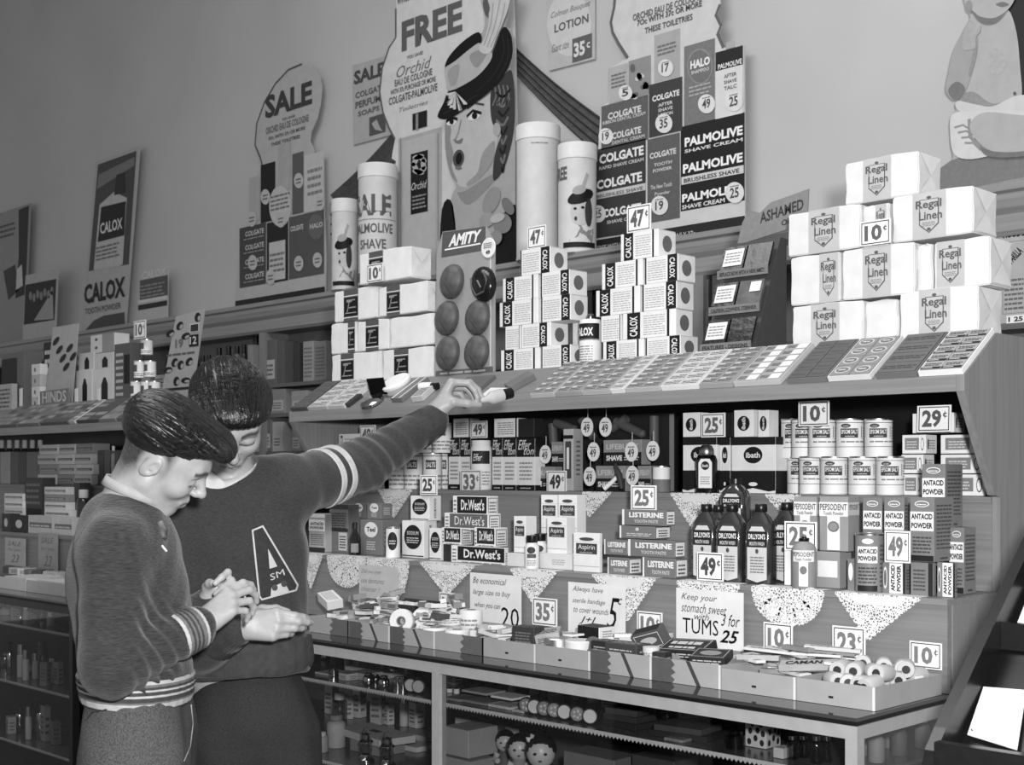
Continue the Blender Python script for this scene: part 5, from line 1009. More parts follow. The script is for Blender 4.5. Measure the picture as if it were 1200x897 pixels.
# ================================================================ trays on the counter, their signs and the paper doilies
TY0, TY1, TB = 2.49, 2.785, ZC+.0008
seams = [on_y(p_, TY0)[0] for p_ in (409, 457, 510, 567, 628, 692, 764, 845, 933, 1026)]
seams = [seams[0]-.4, seams[0]-.2]+seams
card_m = paper(.56); card_in = paper(.5)
TN = ['hidden by the sleeve', 'behind the cupped hand', 'of mixed packets under the faint notice', 'with the dark open carton', 'of tape rolls', 'of white packets', 'with the first tins', 'below the bandage notice', 'below the stomach tablet notice', 'of slim packages', 'with the lettered grey pack', 'of little rolls at the open end']
TF = .024
for i in range(1, len(seams)-1):
    a, b_ = seams[i], seams[i+1]; w = b_-a-.002
    t = thing('counter_tray', 'low cardboard counter tray '+TN[i], 'tray', ((a+b_)/2, TY0, TB), (0, 0, 0), 'cardboard counter trays')
    hF = .056 if i in (7, 8) else .05
    mb = MB(); mb.box(-w/2, w/2, 0, .003, 0, hF, card_m)
    f = Face(mb, (-w/2, 0, 0), (1, 0, 0), (0, 0, 1), (0, -1, 0))
    f.rect(w-.006, 0, w, hF, paper(.74)); 
    if i in (2, 3, 7, 8):                    # printed dark wave and slanting bar
        f.poly([(0, 0), (w*.3, 0), (w*.34, hF*.16), (w*.28, hF*.3), (w*.35, hF*.46), (w*.29, hF*.62), (w*.34, hF*.78), (w*.28, hF), (0, hF)], ink(.3)); f.poly([(w*.66, 0), (w*.72, 0), (w*.56, hF), (w*.5, hF)], ink(.22))
    if i in (1, 4): f.poly([(w*.55, 0), (w, 0), (w, hF), (w*.55, hF), (w*.6, hF*.8), (w*.52, hF*.6), (w*.6, hF*.4), (w*.52, hF*.2)], ink(.34))
    if i in (5, 6, 9, 10): f.rect(w*.42, hF*.3, w*.48, hF*.4, ink(.08))
    mb.build('front_panel', t)
    L = TY1-TY0
    for xa in (-w/2, w/2-.003): mb = MB(); mb.prism([(.003, 0), (L, 0), (L, .046), (.003, hF)], xa, xa+.003, 'x', card_m); mb.build('side_panel', t)
    mb = MB(); mb.box(-w/2+.003, w/2-.003, L-.003, L, 0, .046, card_in); mb.build('back_panel', t)
    mb = MB(); mb.box(-w/2+.0035, w/2-.0035, .0035, L-.0035, 0, TF, card_in); mb.build('tray_bottom', t)
_hm = {}
def drop(x, y, r, h, settle=.5):
    z = TB+TF+.001; k0 = (round(x/.01), round(y/.01)); n = max(1, int(r/.01))
    for i in range(-n, n+1):
        for j in range(-n, n+1): z = max(z, _hm.get((k0[0]+i, k0[1]+j), 0))
    for i in range(-n, n+1):
        for j in range(-n, n+1): _hm[(k0[0]+i, k0[1]+j)] = z+h*settle+.0005
    return z
protos = {}
def variants(kind):
    if kind in protos: return protos[kind]
    L = []
    rr = random.Random(hash(kind) % 1000 if False else sum(map(ord, kind)))
    if kind == 'packet':
        for k, (w, d, h, v) in enumerate([(.05, .03, .012, .8), (.06, .02, .015, .62), (.04, .04, .01, .75), (.055, .028, .014, .3), (.07, .018, .012, .82), (.045, .025, .018, .5)]):
            L.append((carton(w, d, h, paper(v), lambda f, w, d, h, v=v: (f['top'].rect(w*.1, d*.15, w*.55, d*.85, ink(.2) if v > .5 else W8), f['top'].lines(w*.6, d*.15, w*.95, d*.85, 3, ink(.3) if v > .5 else W7), f['front'].rect(w*.2, h*.2, w*.8, h*.8, ink(.35)))), w, h))
    if kind == 'white_packet':
        for k, (w, d, h, v) in enumerate([(.075, .05, .006, .82), (.08, .045, .01, .78), (.06, .05, .005, .8), (.07, .03, .012, .74)]):
            L.append((carton(w, d, h, paper(v), lambda f, w, d, h: (f['top'].lines(w*.1, d*.2, w*.6, d*.8, 4, ink(.45)), f['top'].rect(w*.72, d*.1, w*.78, d*.9, ink(.5)))), w, h))
    if kind == 'slim_package':
        for k, (w, d, h, v) in enumerate([(.13, .02, .008, .72), (.12, .025, .006, .8), (.11, .018, .01, .5), (.13, .03, .006, .76), (.1, .02, .012, .6)]):
            L.append((carton(w, d, h, paper(v), lambda f, w, d, h: (f['top'].lines(w*.1, d*.25, w*.7, d*.75, 2, ink(.4)), f['top'].rect(w*.82, d*.1, w*.88, d*.9, ink(.35)))), w, h))
    protos[kind] = L; return L
_src = {}
def heap(kind, n, xa, xb, ya, yb, label, cat, group, seed, tilt=.16, rzr=PI):
    rr = random.Random(seed); V = variants(kind)
    for i in range(n):
        k = rr.randrange(len(V)); mb, w, h = V[k]; x, y = rr.uniform(xa, xb), rr.uniform(ya, yb)
        if (kind, k) not in _src: o = mb.build(kind); _src[(kind, k)] = o
        else: o = _src[(kind, k)].copy(); C.objects.link(o)
        z = drop(x, y, w*.4, h); ta, tb = rr.uniform(-tilt, tilt), rr.uniform(-tilt, tilt); z += .004
        o.location = (x, y, z+w*.35*max(abs(ta), abs(tb))*.6); o.rotation_mode = 'ZYX'; o.rotation_euler = (ta, tb, rr.uniform(-rzr, rzr))
        tag(o, label, cat, group)
def tx(px, y): return on_y(px, y)[0]
heap('packet', 78, seams[1]+.05, seams[3]-.02, TY0+.04, TY1-.04, 'small packet in the mixed jumble below the faint notice', 'packet', 'mixed small packets', 11, .2)
heap('packet', 34, seams[3]+.02, seams[4]-.03, TY0+.04, TY0+.16, 'small packet in the tray holding the dark open carton', 'packet', 'small packets by the dark carton', 12, .2)
o = carton(.11, .055, .03, W8, lambda f, w, d, h: (f['top'].lines(w*.1, d*.15, w*.9, d*.85, 5, ink(.6)),)).build('white_carton', None, (tx(379, 2.66), 2.69, 1.062), (.15, .2, -.35)); tag(o, 'white carton tilted on the jumbled packets beside the dark sweater', 'carton')
# dark open carton with pale wads
t = thing('open_carton', 'dark open carton of pale cotton standing in the trays', 'carton', (tx(480, 2.66), 2.68, TB+TF+.03), (0, 0, .05))
mb = MB(); dk_ = paper(.2); mb.box(-.085, .085, -.04, .04, 0, .003, dk_); mb.box(-.085, .085, -.04, -.037, .003, .04, dk_); mb.box(-.085, .085, .037, .04, .003, .05, dk_); mb.box(-.085, -.082, -.037, .037, .003, .045, dk_); mb.box(.082, .085, -.037, .037, .003, .045, dk_); mb.build('box_body', t)
mb = MB(); rr = random.Random(4)
for i in range(9): mb.lathe([(0, -.012), (.014, -.008), (.018, 0), (.014, .01), (0, .013)], paper(.76), 10, (-.066+.0165*i, rr.uniform(-.012, .012), .034), 1, 1)
mb.build('cotton_wads', t)['kind'] = 'stuff'
def tape(px, y, z, rx, rz, lab, R=.036, h=.03):
    t = thing('tape_roll', 'white roll of tape in the trays, '+lab, 'tape roll', (tx(px, y), y, z), (rx, 0, rz), 'rolls of white tape')
    mb = MB(); mb.lathe([(R*.4, 0), (R*.96, 0), (R, .002), (R, h-.002), (R*.96, h), (R*.4, h), (R*.38, h*.5), (R*.4, 0)], paper(.8), 26); f = Cyl(mb, R, turn=.6); f.lines(-R*.8, h*.25, R*.8, h*.75, 3, ink(.5)); mb.build('tape_body', t)
    mb = MB(); mb.lathe([(R*.3, -.001), (R*.39, -.001), (R*.39, h+.001), (R*.3, h+.001), (R*.3, -.001)], paper(.45), 20); mb.build('core', t)
zt0 = TB+TF+.0015
tape(473, 2.535, zt0+.036, 1.45, .6, 'lying on edge nearest the boys'); tape(501, 2.6, zt0+.03, .9, .35, 'leaning one beside the dark carton', .042); tape(510, 2.53, zt0, 0, 0, 'flat one under the leaning roll'); tape(529, 2.62, zt0+.03, .05, 0, 'large pale one behind the pair', .042, .034); tape(536, 2.54, zt0, .0, 0, 'flat one showing its hollow core'); tape(552, 2.64, zt0, 0, 0, 'upright one beside the 10 cent card', .034, .075)
for px, y, z in [(530, 2.62, zt0)]: o = carton(.08, .06, .029, paper(.7)).build('white_carton', None, (tx(px, y), y+.0, z)); tag(o, 'white carton under the large pale tape roll', 'carton')
heap('white_packet', 30, seams[5]-.06, seams[6]-.02, TY0+.04, TY1-.04, 'flat white packet in the tray of white packets', 'packet', 'flat white packets', 21, .12)
heap('white_packet', 18, seams[6]+.04, seams[8]-.05, TY0+.17, TY1-.04, 'flat white packet behind the tins', 'packet', 'flat white packets behind the tins', 22, .12)
def tbox(lab, px, y, z, w, d, h, v, rz, paint=None, rx=0., ry=0., name='small_carton'):
    o = carton(w, d, h, paper(v), paint).build(name, None, (tx(px, y), y, z), (rx, ry, rz)); o.rotation_mode = 'ZYX'; return tag(o, lab, 'carton')
pr = lambda v: (lambda f, w, d, h: (f['front'].lines(w*.15, h*.2, w*.85, h*.8, 4, ink(v)), f['top'].lines(w*.1, d*.2, w*.9, d*.8, 3, ink(v)), f['right'].lines(d*.2, h*.2, d*.8, h*.8, 3, ink(v))))
tbox('small dark carton standing at the edge of the white packet tray', 619, 2.53, zt0+.012, .075, .045, .052, .2, .1, pr(.4))
tbox('small open flapped carton tipped beside the dark carton', 644, 2.56, zt0+.02, .07, .05, .035, .6, .6, pr(.2), .3)
tbox('black topped carton in front of the bandage notice', 699, 2.7, zt0+.025, .085, .06, .034, .8, -.1, lambda f, w, d, h: (f['front'].rect(0, 0, w*.98, h, K), f['top'].rect(0, 0, w, d, ink(.12)), f['right'].lines(d*.2, h*.2, d*.8, h*.8, 3, ink(.5))))
tbox('white carton tray under the black topped carton', 699, 2.7, zt0, .09, .06, .0235, .74, -.1)
tbox('dark printed carton, first of two at the tray front', 710, 2.535, zt0, .055, .05, .05, .14, .05, pr(.55)); tbox('dark printed carton, wide one at the tray front', 736, 2.535, zt0, .1, .06, .05, .22, .03, pr(.6))
tbox('dark carton with a pale oval propped before the 10 cent card', 768, 2.66, zt0+.03, .085, .035, .05, .3, .25, lambda f, w, d, h: (f['front'].frame(w*.06, h*.1, w*.94, h*.9, w*.02, W8), f['front'].ell(w*.5, h*.5, w*.3, h*.2, W7), f['top'].rect(w*.05, d*.1, w*.95, d*.9, ink(.12))), .5, -.2)
tbox('small carton under the propped oval carton', 768, 2.67, zt0, .07, .06, .028, .3, .2)
tbox('dark printed carton lying before the tablet notice, larger one', 806, 2.63, TB+.052, .13, .075, .022, .14, .12, lambda f, w, d, h: (f['top'].frame(w*.04, d*.08, w*.96, d*.92, w*.015, W7), f['top'].lines(w*.15, d*.5, w*.85, d*.84, 1, W7, 2, .7), f['top'].lines(w*.2, d*.18, w*.8, d*.42, 1, W7, 2, .6), f['front'].lines(w*.1, h*.2, w*.9, h*.8, 2, W7)), .3, .0)
tbox('dark printed carton lying before the tablet notice, smaller one', 834, 2.57, TB+.05, .09, .06, .02, .16, .25, lambda f, w, d, h: (f['top'].frame(w*.05, d*.08, w*.95, d*.92, w*.015, W7), f['top'].ell(w*.5, d*.5, w*.3, d*.25, ink(.5)), f['front'].lines(w*.1, h*.2, w*.9, h*.8, 2, W7)), .25, .05)
for px, y, l, rx in [(655, 2.545, 'first in line', 0), (679, 2.545, 'second in line', 0)]:
    t = thing('round_tin', 'low round tin in the trays, '+l, 'tin', (tx(px, y), y, zt0), (0, 0, 0), 'round tins'); mb = MB(); mb.lathe([(.036, 0), (.037, .002), (.037, .026)], paper(.8), 26); mb.build('tin_base', t); mb = MB(); mb.lathe([(.0385, .02), (.0385, .038), (.036, .041), (0, .041)], metal(.8, .35) if l[0] == 'f' else paper(.78), 26); mb.build('lid', t)
t = thing('round_tin', 'round tin standing on edge with a dark cross on its lid', 'tin', (tx(697, 2.565), 2.565, zt0+.026), (1.35, 0, .5)); mb = MB(); mb.lathe([(.021, 0), (.022, .003), (.022, .02)], paper(.78), 24); mb.build('tin_base', t); mb = MB(); mb.lathe([(.023, .014), (.023, .024), (.0, .025)], ink(.3), 24); mb.build('lid', t)
t = thing('talc_sifter', 'small speckled sifter jar between dark cartons', 'jar', (tx(763, 2.53), 2.53, zt0), (0, 0, 0)); mb = MB(); mb.lathe([(.019, 0), (.02, .002), (.02, .035)], mat('speckled_label', .62, .5, .35, 160), 18); mb.build('jar_body', t); mb = MB(); mb.lathe([(.021, .035), (.021, .048), (0, .049)], paper(.75), 18); mb.build('lid', t)
tbox('small dark carton beside the speckled sifter jar', 776, 2.525, zt0, .035, .035, .04, .16, .1, pr(.5))
for k, px in enumerate((668, 700, 722, 745)): tbox(['small grey carton behind the round tins', 'small white carton behind the dark printed cartons', 'small pale carton beneath the bandage notice', 'narrow carton near the second 10 cent card'][k], px, 2.63, zt0, .06, .04, .03, [.5, .78, .7, .45][k], .3*k-.4, pr(.4))
heap('slim_package', 20, seams[9]-.02, seams[10]-.03, TY0+.07, TY1-.05, 'slim pale package in the tray beside the tablet notice', 'package', 'slim pale packages', 31, .06, .5)
heap('slim_package', 9, seams[10]+.07, seams[11]-.06, TY0+.1, TY1-.05, 'slim package behind the lettered grey pack', 'package', 'slim packages by the lettered pack', 32, .06, .5)
tbox('grey pack with dark capital lettering lying in its tray', 948, 2.6, zt0+.03, .13, .035, .014, .6, .35, lambda f, w, d, h: (f['top'].text('CAMAN', w*.1, d*.2, w*.75, d*.8, K, 1, 'B'),), .25)
rr = random.Random(8); k = 0
rsrc = None
for row, (y, ps) in enumerate([(2.535, (978, 994, 1012, 1030)), (2.585, (985, 1003, 1024, 1044)), (2.635, (1000, 1022, 1042, 1060)), (2.69, (1012, 1036, 1058, 1078)), (2.73, (1052, 1092))]):
    for px in ps:
        x = tx(px, y)
        if x > seams[-1]-.035: x = seams[-1]-.037
        z = zt0+.0205+.02*(row%2)
        if rsrc is None:
            t = thing('small_roll', 'little white roll in the end tray', 'roll', (0, 0, 0), (0, 0, 0), 'little white rolls'); mb = MB(); mb.lathe([(.008, -.026), (.018, -.026), (.019, -.024), (.019, .024), (.018, .026), (.008, .026)], paper(.66), 18); mb.build('roll_body', t)
            mb = MB(); mb.lathe([(.0, -.0266), (.0092, -.0266), (.0092, .0266), (0, .0266)], ink(.16), 14); mb.build('core', t); rsrc = t
        else: t = dup(rsrc, (0, 0, 0))
        t.location = (x, y, z); t.rotation_euler = (PI/2+rr.uniform(-.12, .12), 0, rr.uniform(-.3, .9))
# ---- price cards of the trays
def tcard(txt, lab, a, b, t_, bo, y=2.7835, rz=0.):
    x0, t0 = on_y(a, y); return price_card(txt, lab, a, b, t_, bo, y, rz, -.0, digit=.42)
tcard('10', 'price card reading 10 cents behind the tape rolls', 515, 538, 694, 722); tcard('35', 'price card reading 35 cents between the two handwritten notices', 624, 653, 700, 732); tcard('10', 'price card reading 10 cents beside the bandage notice', 747, 776, 716, 746, rz=.03); tcard('10', 'price card reading 10 cents under the round doily', 895, 929, 729, 763); tcard('23', 'price card reading 23 cents beside the tip of the lace triangle', 976, 1014, 733, 771, rz=.03); tcard('10', 'price card reading 10 cents above the tray of little rolls', 1066, 1104, 751, 782)
# ---- handwritten notices
def notice(lab, a, b, t_, bo, texts, y=2.7875, v=.8, rz=0., curl=0.):
    x0, t0 = on_y(a, y); x1, t1 = on_y(b, y); z1, z0 = zat(t_, t0), zat(bo, t0); w, h = x1-x0, z1-z0
    mb = MB(); mb.box(-w/2, w/2, -.0008, .0008, 0, h, paper(v)); f = Face(mb, (-w/2, -.0008, 0), (1, 0, 0), (0, 0, 1), (0, -1, 0))
    for s, u0, v0, u1, v1, m, st in texts: f.text(s, w*u0, h*v0, w*u1, h*v1, m, 1, st)
    o = mb.build('notice_card', None, ((x0+x1)/2, y, z0), (0, 0, rz)); tag(o, lab, 'notice', 'handwritten notices')
T1 = ink(.3); T2 = ink(.03)
notice('faint curled handwritten notice over the mixed packets', 421, 466, 662, 700, [('Did you ever', .06, .72, .6, .88, ink(.5), 'i'), ('use dentures', .06, .46, .66, .62, ink(.5), 'i'), ('cleanser ?', .06, .2, .56, .36, ink(.5), 'i')], v=.68)
notice('handwritten notice ending in a large 20 over the white packets', 551, 611, 671, 738, [('Be economical', .06, .82, .72, .93, T1, 'i'), ('large size to buy', .06, .6, .8, .72, T1, 'i'), ('when you can', .1, .38, .6, .5, T1, 'i'), ('20', .62, .12, .96, .45, T2, '')])
notice('handwritten sterile bandage notice with a large 5', 666, 733, 682, 742, [('Always have', .08, .8, .62, .93, T1, 'i'), ('sterile bandage', .08, .58, .66, .7, T1, 'i'), ('to cover wounds', .1, .42, .72, .54, T1, 'i'), ('J+J', .2, .2, .5, .36, T2, 'i'), ('5', .68, .16, .9, .76, T2, 'i'), ('c', .88, .64, .95, .76, T2, 'i')])
notice('handwritten stomach tablet notice with heavy lettering', 792, 872, 689, 757, [('Keep your', .08, .78, .62, .92, T1, 'i'), ('stomach sweet', .08, .6, .76, .76, T1, 'i'), ('with', .28, .48, .5, .6, T1, 'i'), ('TUMS', .1, .24, .64, .5, T2, ''), ('3 for', .68, .42, .95, .62, T2, 'i'), ('25', .66, .14, .94, .36, T2, 'bi')], rz=-.02)
# ---- doilies
def lace(name, scale, th, ring=False):
    if name in _M: return _M[name]
    m = bpy.data.materials.new(name); m.use_nodes = True; _M[name] = m; nt = m.node_tree; b = nt.nodes['Principled BSDF']; out = nt.nodes['Material Output']
    l = lin(.82); b.inputs['Base Color'].default_value = (l, l, l, 1); b.inputs['Roughness'].default_value = .7
    tc = nt.nodes.new('ShaderNodeTexCoord'); vo = nt.nodes.new('ShaderNodeTexVoronoi'); vo.feature = 'DISTANCE_TO_EDGE'; vo.inputs['Scale'].default_value = scale
    mp = nt.nodes.new('ShaderNodeMath'); mp.operation = 'LESS_THAN'; mp.inputs[1].default_value = th
    tr = nt.nodes.new('ShaderNodeBsdfTransparent'); mx = nt.nodes.new('ShaderNodeMixShader')
    nt.links.new(tc.outputs['Object'], vo.inputs['Vector']); nt.links.new(vo.outputs['Distance'], mp.inputs[0]); nt.links.new(mp.outputs[0], mx.inputs[0]); nt.links.new(tr.outputs[0], mx.inputs[1]); nt.links.new(b.outputs[0], mx.inputs[2]); nt.links.new(mx.outputs[0], out.inputs[0])
    return m
LACE = lace('paper_lace', 150, .17); 
def scallop(pts, n, r, bulge=1):
    out = []
    for i in range(len(pts)-1):
        a, b = Vector(pts[i]), Vector(pts[i+1]); L = (b-a).length; k = max(1, int(L/(2*r))); d = (b-a)/k; nn = Vector((-d.y, d.x)).normalized()*bulge
        for j in range(k):
            for q in range(n): t = PI*q/n; out.append(tuple(a+d*j+d*(.5-.5*math.cos(t))+nn*math.sin(t)*d.length*.32))
    out.append(tuple(pts[-1])); return out
def doily(lab, shape, pl, pr, ptip, ytip, yf, ztop, back=.05, solid=True):
    y = yf; x0, t0 = on_y(pl, y); x1, _ = on_y(pr, y); xt, tt = on_y(ptip, y); zt = zat(ytip, tt)-ztop; xc = (x0+x1)/2
    a, b, c = (x0-xc, 0), (x1-xc, 0), (xt-xc, zt)
    if shape == 'tri': edge = scallop([a, c, b], 4, .007, -1)
    else:
        n = 24 if shape == 'round' else 16; w2 = (b[0]-a[0])/2; base = [((-w2*math.cos(PI*i/n)), zt*math.sin(PI*i/n)**(.8 if shape == 'round' else .5)) for i in range(n+1)]; edge = scallop(base, 4, .012, -1)
    mb = MB(); n = len(edge)
    # hanging lace, a plain band along the fold, and the part lying on the step
    mb.add([(p[0], 0, p[1]) for p in edge], [tuple(range(n))], LACE); 
    if solid: s_ = .55; mb.add([(a[0]*.66, -.0004, -.003), (a[0]*.5+c[0]*.12, -.0004, zt*.24), (b[0]*.5+c[0]*.12, -.0004, zt*.24), (b[0]*.66, -.0004, -.003)], [(0, 1, 2, 3)], paper(.78))
    if shape == 'round':
        rr = random.Random(int(pl)); f = Face(mb, (0, 0, 0), (1, 0, 0), (0, 0, 1), (0, -1, 0)); w2 = (b[0]-a[0])/2
        for k in range(5):
            an = PI*(k+.5)/5; cx_, cz = -w2*.72*math.cos(an), zt*.72*math.sin(an); R = w2*.23
            for q in range(10):
                t_ = 2*PI*q/10; f.poly([(cx_+R*.25*math.cos(t_-.2), cz+R*.25*math.sin(t_-.2)), (cx_+R*math.cos(t_-.16), cz+R*math.sin(t_-.16)), (cx_+R*math.cos(t_+.16), cz+R*math.sin(t_+.16)), (cx_+R*.25*math.cos(t_+.2), cz+R*.25*math.sin(t_+.2))], paper(.8), 1)
            for q in range(20): t_ = 2*PI*q/20; u_ = 2*PI*(q+1)/20; f.poly([(cx_+R*.95*math.cos(t_), cz+R*.95*math.sin(t_)), (cx_+R*1.12*math.cos(t_), cz+R*1.12*math.sin(t_)), (cx_+R*1.12*math.cos(u_), cz+R*1.12*math.sin(u_)), (cx_+R*.95*math.cos(u_), cz+R*.95*math.sin(u_))], paper(.8), 1)
    mb.add([(a[0], 0, 0), (b[0], 0, 0), (b[0]*.98, back, .0002), (a[0]*.98, back, .0002)], [(0, 1, 2, 3)], paper(.78))
    o = mb.build('paper_doily', None, (xc, y, ztop+.0004)); return tag(o, 'white paper doily '+lab, 'doily', 'paper doilies')
D1 = Y1-.0075; D2 = Y2-.0075
doily('at the far end beside the dark sweater', 'tri', 352, 378, 364, 690, D1, Z1); doily('rounded one above the mixed packets', 'round', 384, 428, 405, 688, D1, Z1, solid=False); doily('rounded one behind the faint notice', 'round', 431, 478, 446, 704, D1, Z1, solid=False)
doily('pointed one below the toothbrush pile', 'tri', 492, 556, 523, 698, D1, Z1); doily('pointed one beside the 35 cent card', 'tri', 598, 652, 624, 706, D1, Z1); doily('pointed one hanging behind the bandage notice', 'tri', 694, 768, 735, 728, D1, Z1); doily('shallow one above the tablet notice', 'flat', 794, 866, 830, 697, D1, Z1); doily('round one with wheel shaped lace', 'round', 882, 964, 923, 733, D1, Z1, solid=False); doily('large pointed one beside the 23 cent card', 'tri', 979, 1079, 1017, 750, D1, Z1)
doily('on the upper step below the white cans', 'tri', 443, 483, 461, 607, D2, Z2); doily('narrow one on the upper step behind the aspirin', 'tri', 683, 716, 690, 606, D2, Z2); doily('on the upper step behind the mouth wash bottles', 'tri', 786, 846, 813, 622, D2, Z2); doily('on the upper step beside the tooth powder cartons', 'tri', 897, 938, 915, 600, D2, Z2)
# ================================================================ inside the glass showcase
S1z, S2z = .8638, .6208
chrome = metal(.7, .14)
def sbox(lab, pl, pr, pt, y, d, z, v, paint=None, rz=0., name='boxed_article', group=None):
    x0, t0 = on_y(pl, y); x1, _ = on_y(pr, y); h = max(.006, zat(pt, t0)-z)
    o = carton(x1-x0-.001, d, h, paper(v), paint).build(name, None, ((x0+x1)/2, y+d/2, z), (0, 0, rz)); return tag(o, lab, 'box', group)
def jar(lab, px, pt, y, z, rpx, body, capm, prof=None, name='jar', cat='jar', group=None, capf=.2, sy=1.):
    x, t = on_y(px, y); H = zat(pt, t)-z; R = rpx*t/F
    r = thing(name, lab, cat, (x, y, z), (0, 0, 0), group); mb = MB()
    mb.lathe([(a*R, b*H) for a, b in (prof or [(0, 0), (.95, 0), (1, .03), (1, .74), (.8, .8), (.6, .82)])], body, 18, sy=sy); mb.build('jar_body', r)
    mb = MB(); k = .66; mb.lathe([(R*k, H*(1-capf)), (R*k*1.03, H*(1-capf*.9)), (R*k*1.03, H*.98), (R*k*.9, H), (0, H)], capm, 16); mb.build('lid', r); return r
cg = glass('bottle_glass', .8, .03); whp = paper(.78, .3); blk = mat('black_gloss', .03, .1)
sbox('pale flat box on the case shelf nearest the trousers', 369, 386, 790, 2.52, .08, S1z, .7); jar('small chrome pot on the case shelf beside the pale flat box', 391, 784, 2.53, S1z, 6, chrome, chrome)
sbox('small light carton on the case shelf past the chrome pot', 397, 407, 789, 2.5, .05, S1z, .72, pr(.3)); sbox('grey folded article on the case shelf past the light carton', 408, 428, 787, 2.54, .07, S1z, .6); sbox('pale article behind the grey folded one', 404, 424, 780, 2.64, .06, S1z, .7)
for px, pt, y, l in [(432, 789, 2.5, 'first'), (440, 791, 2.55, 'second'), (450, 792, 2.5, 'third')]: jar('squat chrome compact jar, %s of three in a row' % l, px, pt, y, S1z, 6.5, chrome, chrome, [(0, 0), (.9, 0), (1, .2), (1, .6), (.7, .8)], group='chrome compact jars')
sbox('pale soap box behind the chrome jars', 433, 456, 786, 2.62, .06, S1z, .66)
for px, l in [(466, 'farther'), (472, 'nearer')]: jar('chrome cylinder shaker, %s of the pair' % l, px, 793, 2.52, S1z, 4.2, chrome, chrome, [(0, 0), (1, 0), (1, .95)], name='chrome_shaker', cat='shaker', group='chrome shakers', capf=.05)
def disc(px, py, y, lab, rpx=6.5, v=.66, grp='compacts stood on edge'):
    x, t = on_y(px, y); R = .021
    r = thing('powder_compact', lab, 'compact', (x, y, S1z+R+.0008), (0, 0, .45), grp); mb = MB(); 
    mb.lathe([(0, -.006), (R*.9, -.006), (R, -.004), (R, .004), (R*.9, .006), (0, .006)], metal(.6, .3), 24); o = mb.build('compact_case', r, (0, 0, 0), (PI/2, 0, 0))
    mb = MB(); mb.lathe([(R*.82, .0062), (R*.8, .0075), (0, .0075)], paper(v), 24)
    if v < .6: f = Face(mb, (0, 0, .0075), (1, 0, 0), (0, 1, 0), (0, 0, 1)); [f.ell(R*.4*math.cos(a), R*.4*math.sin(a), R*.18, R*.18, paper(.7), 1, 8) for a in (0, 1.2, 2.5, 3.8, 5)]
    mb.build('lid_face', r, (0, 0, 0), (PI/2, 0, 0))
for i, (px, py, v) in enumerate([(482, 805, .7), (491, 807, .66)]): disc(px, py, 2.5, 'pale round compact on edge beside the middle post, %s' % ['farther one', 'nearer one'][i], v=v, grp='compacts by the post')
for i, px in enumerate((519, 527, 535)): jar('tiny pale bottle just past the middle post, %s in line' % ORD1[i], px, 806, 2.58, S1z, 3.6, whp, blk, name='tiny_bottle', cat='bottle', group='tiny bottles past the post')
jar('tiny dark bottle after the pale ones on the case shelf', 545, 803, 2.6, S1z, 3.6, mat('dark_liquid', .06, .1, spec=.6), blk, name='tiny_bottle', cat='bottle')
for i, (a, b, pt, y, v, l) in enumerate([(520, 538, 822, 2.49, .5, 'mottled flat box at the shelf front past the post'), (538, 570, 827, 2.5, .5, 'bottom grey box of the stack on the case shelf'), (572, 598, 829, 2.5, .76, 'white box at the front of the case shelf'), (600, 613, 833, 2.49, .7, 'pale flat box beside the standing compacts')]): sbox(l, a, b, pt, y, .08, S1z, v, pr(.4))
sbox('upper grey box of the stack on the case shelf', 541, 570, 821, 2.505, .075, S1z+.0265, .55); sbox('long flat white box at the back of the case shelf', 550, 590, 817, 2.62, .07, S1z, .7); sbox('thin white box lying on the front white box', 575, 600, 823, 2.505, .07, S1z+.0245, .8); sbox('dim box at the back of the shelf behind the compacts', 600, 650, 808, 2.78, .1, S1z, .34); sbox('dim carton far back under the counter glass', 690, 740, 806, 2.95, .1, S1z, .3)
for i, (px, py, v) in enumerate([(617, 830, .45), (627, 831, .72), (638, 833, .45), (650, 835, .5), (662, 837, .74), (677, 840, .5), (692, 843, .76)]): disc(px, py, 2.5, '%s compact in the row of seven, counted from the middle post' % (('pale', 'patterned')[v < .6]+' '+ORD1[i]), v=v, grp='seven compacts in a row')
for k in range(3): sbox('dark flat case in the stack past the compacts, %s one' % ['bottom', 'middle', 'top'][k], 716+2*k, 758-3*k, 0, 2.52, .09, S1z+.0165*k, .16) if False else None
for k in range(3):
    x = tx(738, 2.56); o = carton(.12-.012*k, .08, .015, paper(.15+.04*k)).build('flat_case', None, (x, 2.56, S1z+.0158*k), (0, 0, .1*k-.1)); tag(o, 'dark flat case past the row of compacts, %s of its stack' % ['bottom', 'middle', 'top'][k], 'case', 'dark flat cases')
for k, (px, v) in enumerate([(806, .14), (806, .24)]):
    o = carton(.16-.03*k, .1, .014, paper(v)).build('flat_case', None, (tx(px, 2.56), 2.56, S1z+.0148*k), (0, 0, .12)); tag(o, ['wide dark presentation case on the case shelf', 'smaller dark case on the wide presentation case'][k], 'case')
sbox('leaning dark card at the back of the case shelf', 762, 776, 826, 2.75, .02, S1z, .4); sbox('mottled flat box at the front of the case shelf', 778, 800, 866, 2.48, .05, S1z, .5, pr(.25))
jar('clear glass jar with a wide lid on the case shelf', 862, 857, 2.52, S1z, 11, cg, cg, [(0, 0), (1, 0), (1, .7), (.9, .76)], name='glass_jar', capf=.25)
sbox('speckled carton beside the clear glass jar', 873, 898, 843, 2.56, .06, S1z, .72, lambda f, w, d, h: [f[s].ell(q[0]*(w if s == 'front' else d), q[1]*h, .006, .008, ink(.15), 1, 8) for s in ('front', 'right') for q in [(.2, .2), (.5, .35), (.8, .2), (.25, .6), (.6, .65), (.85, .55), (.35, .88), (.75, .88)]])
sbox('small pale carton in front of the speckled one', 906, 918, 876, 2.5, .04, S1z, .7)
